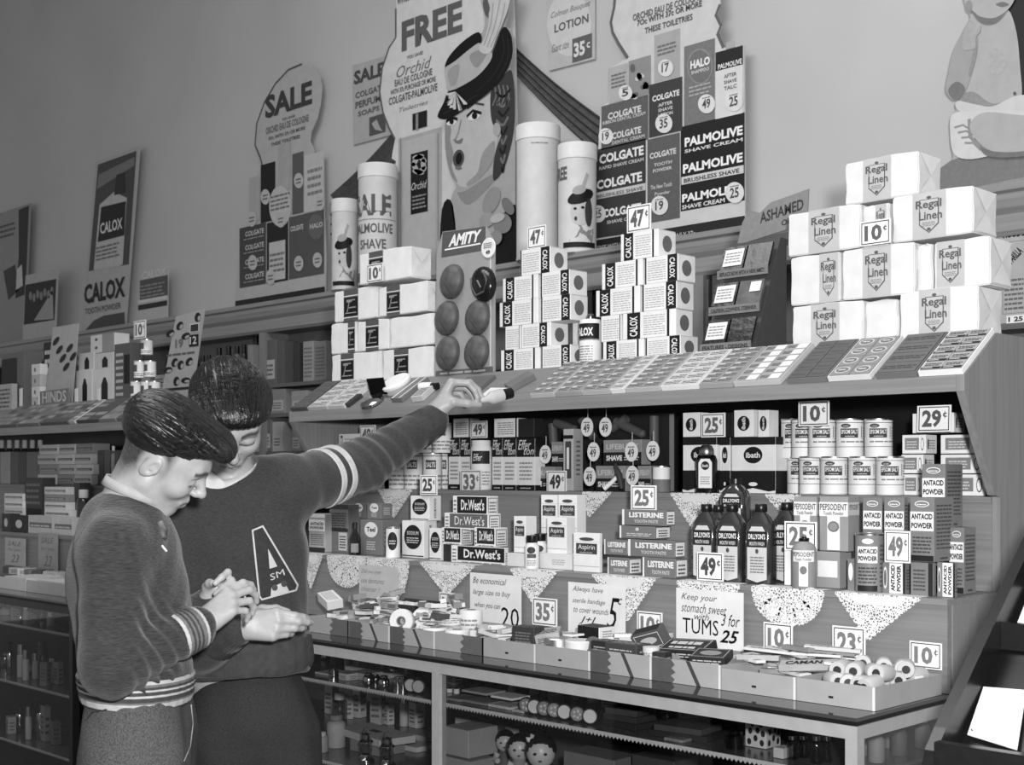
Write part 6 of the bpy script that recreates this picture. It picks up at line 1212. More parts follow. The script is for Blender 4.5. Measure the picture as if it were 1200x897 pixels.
for i, (px, l) in enumerate([(929, 'first'), (942, 'second'), (957, 'third'), (969, 'fourth')]): jar('clear glass bottle near the corner post, %s of four' % l, px, 862, 2.52+.03*(i % 2), S1z, 6.5, cg, chrome, name='clear_bottle', cat='bottle', group='clear bottles by the corner post')
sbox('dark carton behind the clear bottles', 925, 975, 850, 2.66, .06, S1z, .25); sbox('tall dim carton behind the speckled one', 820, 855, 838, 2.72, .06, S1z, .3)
for i, (x, y, v) in enumerate([(-1.47, 2.62, .5), (-1.47, 2.72, .3), (-1.47, 2.83, .5), (-1.52, 2.67, .4), (-1.52, 2.78, .5), (-1.47, 2.94, .45)]):
    r = thing('toilet_bottle', 'little bottle by the side glass, %s from the corner' % ORD1[i], 'bottle', (x, y, S1z), (0, 0, 0), 'bottles by the side glass'); mb = MB(); mb.lathe([(.016, 0), (.018, .003), (.018, .05), (.01, .06)], paper(v, .3), 14); mb.build('bottle_body', r); mb = MB(); mb.lathe([(.011, .058), (.011, .075), (0, .076)], blk if i % 2 else whp, 12); mb.build('cap', r)
# bottom deck
jar('small bottle with a white cap on the bottom deck nearest the trousers', 376, 858, 2.52, S2z, 9, paper(.62), whp, name='white_capped_bottle', cat='bottle'); jar('larger pale jar on the bottom deck', 394, 838, 2.6, S2z, 11, paper(.66), paper(.5), capf=.16); jar('clear jar at the back of the bottom deck', 398, 812, 2.8, S2z, 9, cg, whp)
o = sbox('carton on the bottom deck holding up a long flat box', 410, 446, 866, 2.6, .1, S2z, .5); x0 = tx(440, 2.6); zc_ = zat(866, on_y(410, 2.6)[1])+.001
o = carton(.27, .13, .022, paper(.72), lambda f, w, d, h: f['top'].rect(w*.4, d*.4, w*.6, d*.6, ink(.3))).build('flat_box', None, (tx(437, 2.65), 2.66, zc_), (0, 0, -.15)); tag(o, 'long pale flat box lying across cartons on the bottom deck', 'box')
sbox('white carton behind the toy lanterns', 448, 488, 868, 2.72, .08, S2z, .76); sbox('second white carton behind the lanterns, farther back', 470, 500, 858, 2.85, .08, S2z, .7); sbox('pale carton between the jar and the lanterns', 412, 432, 872, 2.72, .06, S2z, .7)
for px, pt, l in [(429, 856, 'farther'), (454, 861, 'nearer')]:
    x, t = on_y(px, 2.52); H = zat(pt, t)-S2z; r = thing('toy_lantern', 'chrome toy lantern, %s one of the pair' % l, 'lantern', (x, 2.52, S2z), (0, 0, 0), 'toy lanterns')
    mb = MB(); mb.lathe([(.026, 0), (.026, H*.12), (.018, H*.2), (.016, H*.26)], chrome, 18); mb.build('base', r); mb = MB(); mb.lathe([(.015, H*.26), (.02, H*.42), (.015, H*.62)], glass('lantern_glass', .85, .03), 16); mb.build('globe', r)
    mb = MB(); mb.lathe([(.022, H*.62), (.022, H*.66), (.012, H*.74), (.012, H*.85), (.016, H*.88), (0, H*.92)], chrome, 18); mb.build('cap', r)
    for s in (-1, 1): mb = MB(); mb.tube([(s*.021, 0, H*.15), (s*.024, 0, H*.45), (s*.021, 0, H*.66)], .0022, chrome, 6); mb.build('wire', r)
    mb = MB(); mb.tube([(.022*math.cos(a), 0, H*.66+H*.42*math.sin(a)) for a in [PI*i/10 for i in range(11)]], .0016, chrome, 6); mb.build('handle', r)
zb_b = zat(884, on_y(519, 2.6)[1])
sbox('pale carton under the square box past the middle post', 518, 552, 886, 2.6, .1, S2z, .55); sbox('square grey box past the middle post on the bottom deck', 519, 549, 851, 2.605, .12, zb_b+.0, .58); sbox('small white box behind the square grey box', 533, 560, 841, 2.8, .06, S2z+.0, .72)
skin_d = mat('doll_face', .66, .35, .02); hair_d = mat('doll_hair', .04, .4); 
for i, (px, pt, y, v, l) in enumerate([(592, 858, 2.72, .3, 'in a dark dress'), (609, 863, 2.62, .5, 'in the middle of the three'), (634, 864, 2.56, .72, 'in a light dress with a bow')]):
    x, t = on_y(px, y); H = zat(pt, t)-S2z; hr = H*.23; r = thing('doll', 'small doll with black hair '+l, 'doll', (x, y, S2z), (0, 0, .7), 'small dolls')
    mb = MB(); mb.lathe([(0, 0), (H*.3, 0), (H*.3, H*.12), (H*.22, H*.4), (H*.12, H*.56), (.012, H*.6)], paper(v), 20); mb.build('dress', r)
    mb = MB(); mb.lathe([(hr*math.sin(a), H*.76-hr*1.1*math.cos(a)) for a in [PI*k/10 for k in range(11)]], skin_d, 20)
    f = Face(mb, (0, -hr*1.0, H*.76), (1, 0, 0), (0, 0, 1), (0, -1, 0)); f.ell(-hr*.36, hr*.06, hr*.13, hr*.1, ink(.05), 2, 10); f.ell(hr*.36, hr*.06, hr*.13, hr*.1, ink(.05), 2, 10); f.ell(0, -hr*.42, hr*.14, hr*.07, ink(.2), 2, 10); mb.build('head', r)
    mb = MB(); mb.lathe([(hr*1.08*math.sin(a), H*.79-hr*1.15*math.cos(a)) for a in [PI*(.45+.55*k/8) for k in range(9)]], hair_d, 20, (0, hr*.18, 0)); mb.build('hair', r)
    for s in (-1, 1): mb = MB(); mb.tube([(s*.02, -.01, H*.5), (s*H*.22, -H*.1, H*.36), (s*H*.16, -H*.24, H*.34)], [.011, .01, .008], skin_d, 8); mb.build('arm', r)
    if i == 2: mb = MB(); mb.lathe([(0, -.014), (.012, -.008), (.004, 0), (.012, .008), (0, .014)], paper(.8), 10); mb.build('bow', r, (-hr*.7, 0, H*.97), (0, .9, 0))
sbox('dim carton behind the dolls', 568, 600, 846, 2.86, .08, S2z, .45); sbox('small pale card standing behind the dolls', 592, 606, 852, 2.8, .01, S2z, .7)
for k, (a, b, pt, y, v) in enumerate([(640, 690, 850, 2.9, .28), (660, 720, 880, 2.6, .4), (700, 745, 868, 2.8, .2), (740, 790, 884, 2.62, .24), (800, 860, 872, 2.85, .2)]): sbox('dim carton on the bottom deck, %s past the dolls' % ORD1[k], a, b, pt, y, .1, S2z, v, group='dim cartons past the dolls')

# a scatter of small wares on the shelf and the deck below
rr = random.Random(17)
def scatter(label, group, n, pxa, pxb, ya, yb, z, hmin, hmax, prefix='small_ware'):
    src = []
    for i in range(n):
        px = pxa+(pxb-pxa)*(i+.5)/n+rr.uniform(-3, 3); y = rr.uniform(ya, yb); h = rr.uniform(hmin, hmax); kind = rr.randrange(4)
        x = tx(px, y)
        if kind < 2: o = carton(rr.uniform(.03, .06), rr.uniform(.025, .04), h, paper(rr.choice([.5, .66, .78, .3])), pr(.35)).build('small_carton', None, (x, y, z), (0, 0, rr.uniform(-.5, .5))); tag(o, label % 'carton', 'carton', group+' (cartons)')
        else:
            t = thing('small_pot', label % 'pot', 'pot', (x, y, z), (0, 0, 0), group+' (pots)'); R = rr.uniform(.012, .02); m = chrome if kind == 2 else paper(.74, .3)
            mb = MB(); mb.lathe([(R*.9, 0), (R, .003), (R, h*.6), (R*.8, h*.68)], m, 16); mb.build('pot_body', t); mb = MB(); mb.lathe([(R*.85, h*.66), (R*.85, h*.95), (0, h)], metal(.8, .2) if kind == 3 else blk, 16); mb.build('lid', t)
scatter('small %s among the wares on the case shelf nearest the boys', 'wares on the case shelf nearest the boys', 9, 374, 496, 2.66, 2.74, S1z, .02, .05)
scatter('small %s at the back of the case shelf past the middle post', 'wares at the back of the case shelf', 14, 524, 840, 2.67, 2.76, S1z, .02, .05)
scatter('small %s at the back of the bottom deck nearest the boys', 'wares on the bottom deck', 7, 380, 500, 2.93, 3.02, S2z, .06, .14)
scatter('small %s on the bottom deck past the dolls', 'wares past the dolls', 8, 670, 860, 2.46, 2.5, S2z, .06, .1)
# ================================================================ wall case goods and the far stand
def wbox(lab, pl, pr, pt, z, v, y=4.24, d=.1, paint=None, group='goods on the wall shelves', name='shelf_box'):
    x0, t0 = on_y(pl, y); x1, _ = on_y(pr, y); h = zat(pt, t0)-z
    o = carton(x1-x0-.002, d, h, paper(v), paint).build(name, None, ((x0+x1)/2, y+d/2, z+.0006)); return tag(o, lab, 'box', group)
def wjar(lab, px, pt, z, rpx, body, capm, y=4.29): return jar(lab, px, pt, y, z+.0006, rpx, body, capm, name='shelf_bottle', cat='bottle', group='bottles on the wall shelf', capf=.26)
dkg = mat('brown_bottle', .16, .15, .1, 10, spec=.5); mdg = mat('grey_bottle', .4, .2, .1, 10); 
lab_b = lambda f, w, d, h: (f['front'].rect(w*.1, h*.12, w*.9, h*.55, paper(.66)), f['front'].lines(w*.2, h*.2, w*.8, h*.5, 3, ink(.35), 2))
for i, (px, pt, r_, b) in enumerate([(224, 419, 3, mdg), (231, 417, 3.2, dkg), (238, 417, 3.2, mdg), (245, 416, 3.4, dkg), (257, 408, 4.6, mdg), (268, 406, 4.6, dkg), (278, 406, 4.2, mdg), (286, 404, 4, dkg), (300, 391, 4.6, dkg)]):
    wjar('bottle on the top wall shelf above the dark haired boy, %s from the dotted card' % ORD1[i], px, pt, SZ, r_, b, mat('bakelite_cap', .07, .3))
wbox('pale carton between bottles above the dark haired boy', 290, 296, 405, SZ, .5, 4.235, .05, lab_b); wbox('large grey carton on the top wall shelf beside the upright', 306, 324, 400, SZ, .36, paint=lab_b); wbox('grey carton touching the shelf upright', 325, 333, 400, SZ, .32); wbox('dark small carton past the shelf upright', 344, 351, 402, SZ, .2); wbox('pale striped carton past the shelf upright', 355, 367, 401, SZ, .55, paint=lambda f, w, d, h: f['front'].lines(w*.1, h*.1, w*.9, h*.9, 8, ink(.4))); wbox('ribbed grey carton beside the napkin packs', 368, 382, 401, SZ, .46, paint=lambda f, w, d, h: f['front'].lines(w*.1, h*.1, w*.9, h*.9, 9, ink(.35)))
Z18, Z16 = 1.83, 1.62
for i, (a, b, pt, v) in enumerate([(250, 266, 460, .5), (268, 290, 458, .6), (292, 314, 456, .55), (316, 334, 457, .5), (341, 360, 459, .56)]): wbox('carton on the second wall shelf, %s from the boys' % ORD1[i], a, b, pt, Z18, v, paint=lab_b)
for i, (a, b, pt, v) in enumerate([(255, 280, 496, .5), (282, 305, 493, .58), (306, 318, 492, .4), (319, 331, 495, .62), (342, 352, 500, .5)]): wbox('carton on the third wall shelf, %s from the boys' % ORD1[i], a, b, pt, Z16, v, paint=lab_b)
for i, px in enumerate(range(10, 205, 17)): wbox('dim box on the wall shelf above the far stand, %s along' % ORD1[i % 12], px, px+14, 428-px*.05+(i*7) % 11, SZ, [.3, .45, .22, .5][i % 4], paint=lab_b, group='dim boxes above the far stand')
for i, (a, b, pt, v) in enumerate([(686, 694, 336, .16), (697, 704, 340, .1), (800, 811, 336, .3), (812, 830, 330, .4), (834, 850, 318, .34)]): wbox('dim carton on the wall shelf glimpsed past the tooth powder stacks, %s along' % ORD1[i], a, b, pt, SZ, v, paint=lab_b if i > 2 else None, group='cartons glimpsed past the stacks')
def p_hood(f, w, d, h):
    a = f['front']; a.text("HOOD'S", w*.3, h*.88, w*.95, h*.96, ink(.12), 1, 'B'); a.frame(w*.28, h*.1, w*.98, h*.84, w*.01, ink(.3))
    v, fc = textgeo('SARSAPARILLA', 'B'); c, s = math.cos(.75), math.sin(.75)
    f['front'].mb.add([a.pt(w*.3+(x*w*.85)*c-(y*h*.09)*s, h*.52+(x*w*.85)*s+(y*h*.09)*c, 1) for x, y in v], fc, ink(.12)); a.lines(w*.34, h*.14, w*.92, h*.48, 7, ink(.35)); a.text('YOUR', w*.02, h*.55, w*.22, h*.68, ink(.15), 1, 'B'); a.text('CO', w*.04, h*.34, w*.2, h*.46, ink(.15), 1, 'B')
    a.rect(w*.4, h*.0, w*.95, h*.08, W8, 1); a.text('1 25', w*.46, h*.015, w*.9, h*.065, K, 2, 'B')
wbox('pale tonic carton with slanting capitals beside the linen packs', 1164, 1203, 268, SZ, .6, paint=p_hood, group=None, name='tonic_carton')
# far stand
def L(label, pl, pr, pt, z, v, y, d=.08, paint=None, group='goods on the far stand', name='carton'):
    x0, t0 = on_y(pl, y); x1, _ = on_y(pr, y); h = zat(pt, t0)-z
    o = carton(x1-x0-.002, d, h, paper(v), paint).build(name, None, ((x0+x1)/2, y+d/2, z), (0, 0, 0)); return tag(o, label, 'carton', group)
T0 = HZ1+.0008
def card(label, quad, y, v, marks, grp=None, z0=T0):
    xs = [on_y(q[0], y)[0] for q in quad]; p = Pl(y, .004, off=((min(xs)+max(xs))/2, z0)); q = [p.c(*a) for a in quad]
    p.mb.prism([(q[0][0], .0), q[1], q[2], (q[3][0], .0)], 0, .004, 'y', paper(v)); marks(p); return p.done('counter_card', label, 'display card', grp)
def m_dots(p):
    rr = random.Random(2)
    for px, py, a in [(211, 382, .5), (218, 394, 1), (205, 425, .4), (197, 434, 1.2), (212, 428, .3), (218, 446, 1.4), (207, 447, .2), (232, 372, .2), (222, 424, .6), (200, 391, .9)]:
        p.ell(px, py, 3.4, 5.5, ink(.08), 2, a); p.ell(px+2, py+1, 1.6, 3, paper(.55), 3, a)
    p.rect(223, 234, 380, 390, paper(.7), 2); p.rect(224, 233, 381, 389, ink(.15), 3); p.rect(222, 233, 393, 407, ink(.08), 2); p.text('12', 223, 231, 395, 404, paper(.7), 3); p.text('19', 206, 215, 398, 408, ink(.35), 3); p.lines(196, 230, 413, 418, 1, ink(.3), 2); p.rect(190, 226, 456, 459, ink(.1), 2)
card('tall grey card with dark dotted figures at the end of the far stand', [(188, 462), (206, 371), (240, 362), (225, 460)], 3.07, .56, m_dots)
for row, (pt, xs) in enumerate([(398, (172,)), (423, (164, 176)), (447, (160, 172, 181))][::-1]):
    for j, px in enumerate(xs):
        x, t = on_y(px, 3.1); can('white can on the far stand, %s row, %s along' % (['bottom', 'middle', 'top'][row], ORD1[j]), px, pt, 0, 3.1, 7, lambda f, R, H: (f.rect(-R*1.4, H*.35, -R*.2, H*.75, ink(.3)), f.lines(-R*1.3, H*.1, R, H*.3, 2, ink(.4))), 'white cans on the far stand', name='white_can', z=T0+row*.104)
        o = C.objects[-1]
price_card('10', 'price card reading 10 cents on the cans of the far stand', 157, 171, 377, 398, 3.06, zbase=zat(398, on_y(157, 3.06)[1]))
L('tall dark printed package between cans and white cartons of the far stand', 134, 153, 404, T0, .3, 3.08, .06, lambda f, w, d, h: (f['front'].rect(w*.6, h*.3, w*.95, h*.8, K), f['front'].lines(w*.1, h*.1, w*.55, h*.9, 7, paper(.66))))
bt = lambda f, w, d, h: (f['front'].poly([(w*.4, h*.1), (w*.7, h*.1), (w*.7, h*.55), (w*.6, h*.75), (w*.5, h*.75), (w*.4, h*.55)], ink(.1)),)
zz0 = T0
for i, (a, b, pt, l, pn) in enumerate([(89, 108, 435, 'bottom row, farther one', bt), (109, 134, 434, 'bottom row, nearer one', bt)]): L('white bottle printed carton on the far stand, '+l, a, b, pt, T0, .74, 3.1, .08, pn, 'white cartons on the far stand')
zz1 = zat(434.5, on_y(109, 3.1)[1])+.002
for a, b, pt, l in [(92, 110, 415, 'second row, farther one'), (111, 133, 415, 'second row, nearer one')]: L('white bottle printed carton on the far stand, '+l, a, b, pt, zz1, .7, 3.105, .08, bt, 'white cartons on the far stand')
L('white bottle printed carton on the far stand, topmost', 106, 134, 394, zat(415, on_y(111, 3.1)[1])+.004, .72, 3.11, .08, lambda f, w, d, h: (f['front'].rect(w*.5, 0, w, h, paper(.5)), f['front'].ell(w*.25, h*.3, w*.06, h*.08, ink(.3)), f['front'].ell(w*.25, h*.75, w*.06, h*.08, ink(.3))), 'white cartons on the far stand')
card('grey card with slanting dark figures beside the white cartons of the far stand', [(52, 456), (62, 384), (92, 379), (84, 452)], 3.07, .6, lambda p: [p.ell(66+4*k, 400+8*(k % 4)+2*k, 2.4, 6, ink(.12), 2, .6) for k in range(6)])
zq = T0
for k in range(4): L('small white packet in the thin stack of the far stand, %s' % ['bottom one', 'second one up', 'third one up', 'topmost'][k], 33, 50, 0, T0+.06*k, .76, 3.12, .06, None, 'thin stack on the far stand') if False else None
for k in range(4):
    x = tx(42, 3.12); o = carton(.1, .06, .058, paper([.7, .8, .66, .78][k]), lambda f, w, d, h: f['front'].ell(w*.4, h*.5, w*.1, h*.2, ink(.4))).build('carton', None, (x, 3.15, T0+.0588*k)); tag(o, 'small white packet in the thin stack of the far stand, %s' % ['bottom one', 'second one up', 'third one up', 'topmost'][k], 'carton', 'thin stack on the far stand')
L('dark striped package behind the slanting card of the far stand', 51, 66, 402, T0, .1, 3.16, .05, lambda f, w, d, h: f['front'].lines(w*.1, h*.55, w*.9, h*.95, 3, W7)); L('brown open box at the far edge of the far stand', 2, 28, 415, T0, .36, 3.1, .1, lambda f, w, d, h: f['front'].rect(0, h*.3, w*.7, h*.9, ink(.14))); L('pale leaflets packet in front of the brown box', -8, 14, 452, T0, .6, 3.06, .03, lambda f, w, d, h: f['front'].lines(w*.1, h*.1, w*.9, h*.9, 5, ink(.3)))
# slope of the far stand: open boxes of packs
def far_tray(pl, pr, v, where, hand=False):
    xl, xr = tx(pl, HY0+.01), tx(pr, HY0+.01); w = xr-xl-.004
    t = thing('candy_tray', 'shallow box of small goods on the far slope, '+where, 'box', slope_pt((xl+xr)/2, .006, .0008), (SLA, 0, 0), 'boxes on the far slope'); mb = MB(); mb.box(-w/2, w/2, 0, .19, 0, .016, paper(v)); mb.build('tray_body', t)
    mb = MB(); rr = random.Random(int(pl)); f = Face(mb, (-w/2, 0, .0162), (1, 0, 0), (0, 1, 0), (0, 0, 1)); n = max(1, int(w/.07))
    for i in range(n):
        for j in range(5): f.rect(w*(i+.08)/n, .038*j+.004, w*(i+.92)/n, .038*j+.03, paper(rr.choice([.3, .42, .55, .5])), 0)
    mb.build('packs_layer', t)['kind'] = 'stuff'
far_tray(-10, 22, .4, 'farthest one'); far_tray(23, 48, .45, 'second from the far edge'); far_tray(49, 82, .36, 'third from the far edge'); far_tray(83, 90, .7, 'narrow pale one'); far_tray(92, 118, .3, 'dark one before the white cartons'); far_tray(119, 138, .5, 'before the tall dark package'); far_tray(139, 170, .42, 'nearest the boy in profile')
p = Pl(3.03, .004, off=(tx(64, 3.03), zat(476, on_y(64, 3.03)[1])))
p.board([(47, 477), (47, 459), (80, 455), (80, 472)], paper(.42)); p.text('HINDS', 50, 78, 460, 473, paper(.68), 2, 'b'); p.done('shelf_sign', 'grey lettered strip sign on the far slope', 'sign')
for i, px in enumerate((24, 46, 89, 115)):
    p = Pl(3.03, .004, off=(tx(px, 3.03), zat(480, on_y(px, 3.03)[1]))); p.board([(px-1.5, 480), (px-1.5, 456), (px+1.5, 455), (px+1.5, 479)], paper(.8)); p.done('white_divider', 'white upright divider on the far slope, %s from the far edge' % ORD1[i], 'divider', 'white dividers on the far slope')
# under its shelf: rows of cartons and bottles
lb2 = lambda f, w, d, h: (f['front'].rect(w*.05, h*.35, w*.95, h*.62, ink(.4)), f['front'].lines(w*.1, h*.4, w*.9, h*.58, 1, W7, 2))
U2, U1 = Z2+.0008, Z1+.0008
for i, px in enumerate(range(2, 48, 9)): wj = jar('dark bottle with a bright cap on the far upper step, %s along' % ORD1[i], px, 516, 3.3 if False else 3.2, U2, 4.2, dkg, paper(.7), name='dark_bottle', cat='bottle', group='dark bottles on the far upper step')
for i, (a, b, v) in enumerate([(0, 11, .6), (12, 21, .36), (22, 30, .3), (31, 42, .42)]): L('upright carton on the far upper step, %s along' % ORD1[i], a, b, 530, U2, v, 3.09, .05, None, 'upright cartons on the far upper step')
sx = [(44, 66), (67, 86), (87, 107)]
for j, (a, b) in enumerate(sx):
    n = 4 if j else 4
    for k in range(n):
        y_ = 3.085+.003*k; x0, x1 = tx(a+(k % 2)*2, y_), tx(b+(k % 2)*2, y_)
        o = carton(x1-x0-.003, .09, .05, paper([.74, .55, .7, .78][(k+j) % 4]), lb2).build('carton', None, ((x0+x1)/2, y_+.045, U2+.0508*k)); tag(o, 'banded carton of the piles on the far upper step, pile %s, %s' % (['farthest', 'middle', 'nearest'][j], ['bottom', 'second up', 'third up', 'top'][k]), 'carton', 'banded cartons on the far upper step')
for i, (a, b, v) in enumerate([(114, 121, .34), (122, 129, .4), (130, 138, .36)]): L('upright grey carton beside the banded piles, %s along' % ORD1[i], a, b, 528, U2, v, 3.12, .06, None, 'upright cartons beside the banded piles')
jar('glass tube with a bright cap beside the upright grey cartons', 133, 523, 3.08, U2, 2.6, mat('tube_glass', .6, .1), paper(.86), name='capped_tube', cat='tube', capf=.12)
for j, (a, b) in enumerate([(5, 27), (52, 78)]):
    for k in range(5 if j == 0 else 6):
        y_ = 2.93+.002*k; x0, x1 = tx(a, y_), tx(b+(4 if k < 3 and j else 0), y_); o = carton(x1-x0-.003, .08, .036, paper([.76, .5, .72, .8][(k+j) % 4]), lb2).build('carton', None, ((x0+x1)/2, y_+.04, U1+.0365*k)); tag(o, 'banded carton on the far lower step, %s pile, %s' % (['farther', 'nearer'][j], ['bottom', 'second up', 'third up', 'fourth up', 'fifth up', 'top'][k]), 'carton', 'banded cartons on the far lower step')
L('dark peaked package between the piles of the far lower step', 29, 49, 560, U1, .2, 2.95, .07, lambda f, w, d, h: (f['front'].rect(0, h*.3, w, h*.42, K), f['front'].lines(w*.1, h*.5, w*.9, h*.95, 4, ink(.4)))); jar('dark jar with a bright cap at the near end of the far lower step', 98, 574, 2.95, U1, 8, dkg, paper(.7), name='dark_jar'); L('dark carton beside the dark jar', 86, 93, 566, U1, .22, 2.98, .06); L('pale carton at the near end of the far lower step', 104, 118, 590, U1, .6, 2.92, .06, lb2)
for i, (a, b, pt, v) in enumerate([(2, 12, 602, .2), (12.5, 32, 604, .14), (33, 62, 604, .66), (63, 85, 606, .7)]): L('long low carton at the front of the far lower step, %s along' % ORD1[i], a, b, pt, U1, v, 2.82, .05, lb2 if i > 1 else (lambda f, w, d, h: f['front'].ell(w*.5, h*.5, w*.2, h*.25, W7)), 'low cartons at the front of the far lower step')
for q, (lab, a, b, t_, bo, v) in enumerate([('pale notice hanging on the far lower step, farther one', 6, 30, 630, 662, .62), ('pale notice hanging on the far lower step, nearer one', 45, 68, 624, 668, .56)]): notice(lab, a, b, t_, bo, [('SALE', .15, .72, .8, .88, ink(.4), 'i'), ('for you', .15, .5, .8, .64, ink(.45), 'i'), ('23', .3, .12, .7, .4, ink(.4), 'i')], v=v)
for i, (a, b, v) in enumerate([(-6, 30, .7), (31, 76, .64)]):
    x0, x1 = tx(a, TY0), tx(b, TY0); t = thing('counter_tray', 'low pale tray on the far showcase, %s one' % ['farther', 'nearer'][i], 'tray', ((x0+x1)/2, TY0, TB), (0, 0, 0), 'trays on the far showcase'); w = x1-x0-.004
    mb = MB(); mb.box(-w/2, w/2, 0, .004, 0, .05, paper(v)); mb.build('front_panel', t); mb = MB(); mb.box(-w/2, w/2, .004, .28, 0, .035, paper(.5)); mb.build('tray_bottom', t)
    mb = MB(); mb.box(-w*.4, w*.3, .03, .2, .0352, .05, paper(.76)); mb.build('paper_sheet', t)
for i in range(7):
    x = tx(4+9*i, 2.66); o = carton(.08, .05, .03, paper([.3, .6, .7, .45][i % 4]), pr(.3)).build('small_carton', None, (x, 2.7, TB+.0362), (0, 0, .5*i)); tag(o, 'small carton in the trays on the far showcase, %s along' % ORD1[i], 'carton', 'small cartons on the far showcase')
# inside the far showcase
mdg = paper(.66, .25)
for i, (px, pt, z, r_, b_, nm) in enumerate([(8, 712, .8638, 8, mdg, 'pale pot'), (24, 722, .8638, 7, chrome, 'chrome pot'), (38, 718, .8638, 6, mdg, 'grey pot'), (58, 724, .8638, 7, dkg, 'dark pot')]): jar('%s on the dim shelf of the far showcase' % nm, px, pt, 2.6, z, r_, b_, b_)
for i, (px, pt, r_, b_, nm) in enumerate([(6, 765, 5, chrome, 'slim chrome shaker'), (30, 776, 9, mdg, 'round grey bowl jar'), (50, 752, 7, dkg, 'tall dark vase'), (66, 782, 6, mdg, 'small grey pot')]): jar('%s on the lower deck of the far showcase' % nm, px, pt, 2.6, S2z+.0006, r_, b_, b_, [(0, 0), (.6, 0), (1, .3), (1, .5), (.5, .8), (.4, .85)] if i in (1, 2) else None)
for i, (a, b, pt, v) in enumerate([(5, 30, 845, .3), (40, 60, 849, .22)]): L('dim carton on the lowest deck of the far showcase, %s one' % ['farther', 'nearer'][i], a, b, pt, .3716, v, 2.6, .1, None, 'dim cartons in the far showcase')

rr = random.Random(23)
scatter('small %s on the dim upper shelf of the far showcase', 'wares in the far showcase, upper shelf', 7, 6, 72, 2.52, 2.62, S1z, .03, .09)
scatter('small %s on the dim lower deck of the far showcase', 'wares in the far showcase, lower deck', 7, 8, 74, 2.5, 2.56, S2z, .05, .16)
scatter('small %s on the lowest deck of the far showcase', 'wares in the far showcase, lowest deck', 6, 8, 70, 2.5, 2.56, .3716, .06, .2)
# ================================================================ dark sloping rack at the showcase corner
dw = wood('ebony_wood', .08, 'y', .1, .3); dw2 = wood('ebony_inner', .06, 'x', .1, .3)
RX0, RX1, RSL = -1.1, -.45, .9
rx_, ry_ = -.78, 2.4
t = thing('sloping_rack', 'dark stained wooden rack with a sloping bed beside the showcase corner', 'rack', (rx_, ry_, 0))
def RB(a, b, c, d, e, f, m, nm): mb = MB(); mb.box(a-rx_, b-rx_, c-ry_, d-ry_, e, f, m); return mb.build(nm, t)
side = [(2.10, .0), (2.10, .96), (2.125, 1.02), (2.16, 1.055), (2.56, 1.405), (2.62, 1.44), (2.62, 0)]
for xa in (RX0, RX1): mb = MB(); mb.prism([(y-ry_, z) for y, z in side], xa-rx_, xa+.022-rx_, 'x', dw); mb.build('side_board', t)
RB(RX0+.0225, RX1-.0005, 2.115, 2.137, .02, 1.038, dw, 'front_board'); RB(RX0+.0225, RX1-.0005, 2.6, 2.619, .02, 1.42, dw, 'back_board')
def bedz(y): return 1.0+RSL*(y-2.16)-.03
mb = MB(); mb.prism([(2.1375-ry_, bedz(2.1375)), (2.5995-ry_, bedz(2.5995)), (2.5995-ry_, bedz(2.5995)-.02), (2.1375-ry_, bedz(2.1375)-.02)], RX0+.0225-rx_, RX1-.0005-rx_, 'x', dw2); mb.build('sloping_bed', t)
RB(RX0+.0225, RX1-.0005, 2.375, 2.395, bedz(2.385), bedz(2.385)+.05, dw, 'ledge')
def bed_pt(px, py, lift=.012):
    a, b = ray(px); q = (py-HY)/F; z0 = bedz(0)+lift; tt = (CAMZ-z0)/(RSL*b+q); return (a*tt, b*tt, CAMZ-q*tt)
def bed_sheet(lab, quad, lines=True):
    P = [Vector(bed_pt(*q)) for q in quad]; c = P[3]; n = (P[1]-P[0]).cross(P[3]-P[0]).normalized(); n = n if n.z > 0 else -n
    mb = MB(); mb.add([p-c for p in P]+[p-c+n*.002 for p in P], [(3, 2, 1, 0), (4, 5, 6, 7), (0, 1, 5, 4), (1, 2, 6, 5), (2, 3, 7, 6), (3, 0, 4, 7)], paper(.82))
    if lines: mb.tube([Vector((P[3]-c)*.9+(P[2]-c)*.06+(P[0]-c)*.1)+n*.0025, Vector((P[3]-c)*.9+(P[2]-c)*.07+(P[0]-c)*.11)+n*.003], .003, ink(.15), 6)
    o = mb.build('paper_sheet', None, c); return tag(o, lab, 'paper')
bed_sheet('white paper sheet lying on the sloping bed of the dark rack', [(1153, 806), (1203, 810), (1192, 880), (1134, 862)])
bed_sheet('white paper card at the upper end of the dark rack bed', [(1209, 690), (1232, 692), (1219, 738), (1190, 737)], False)
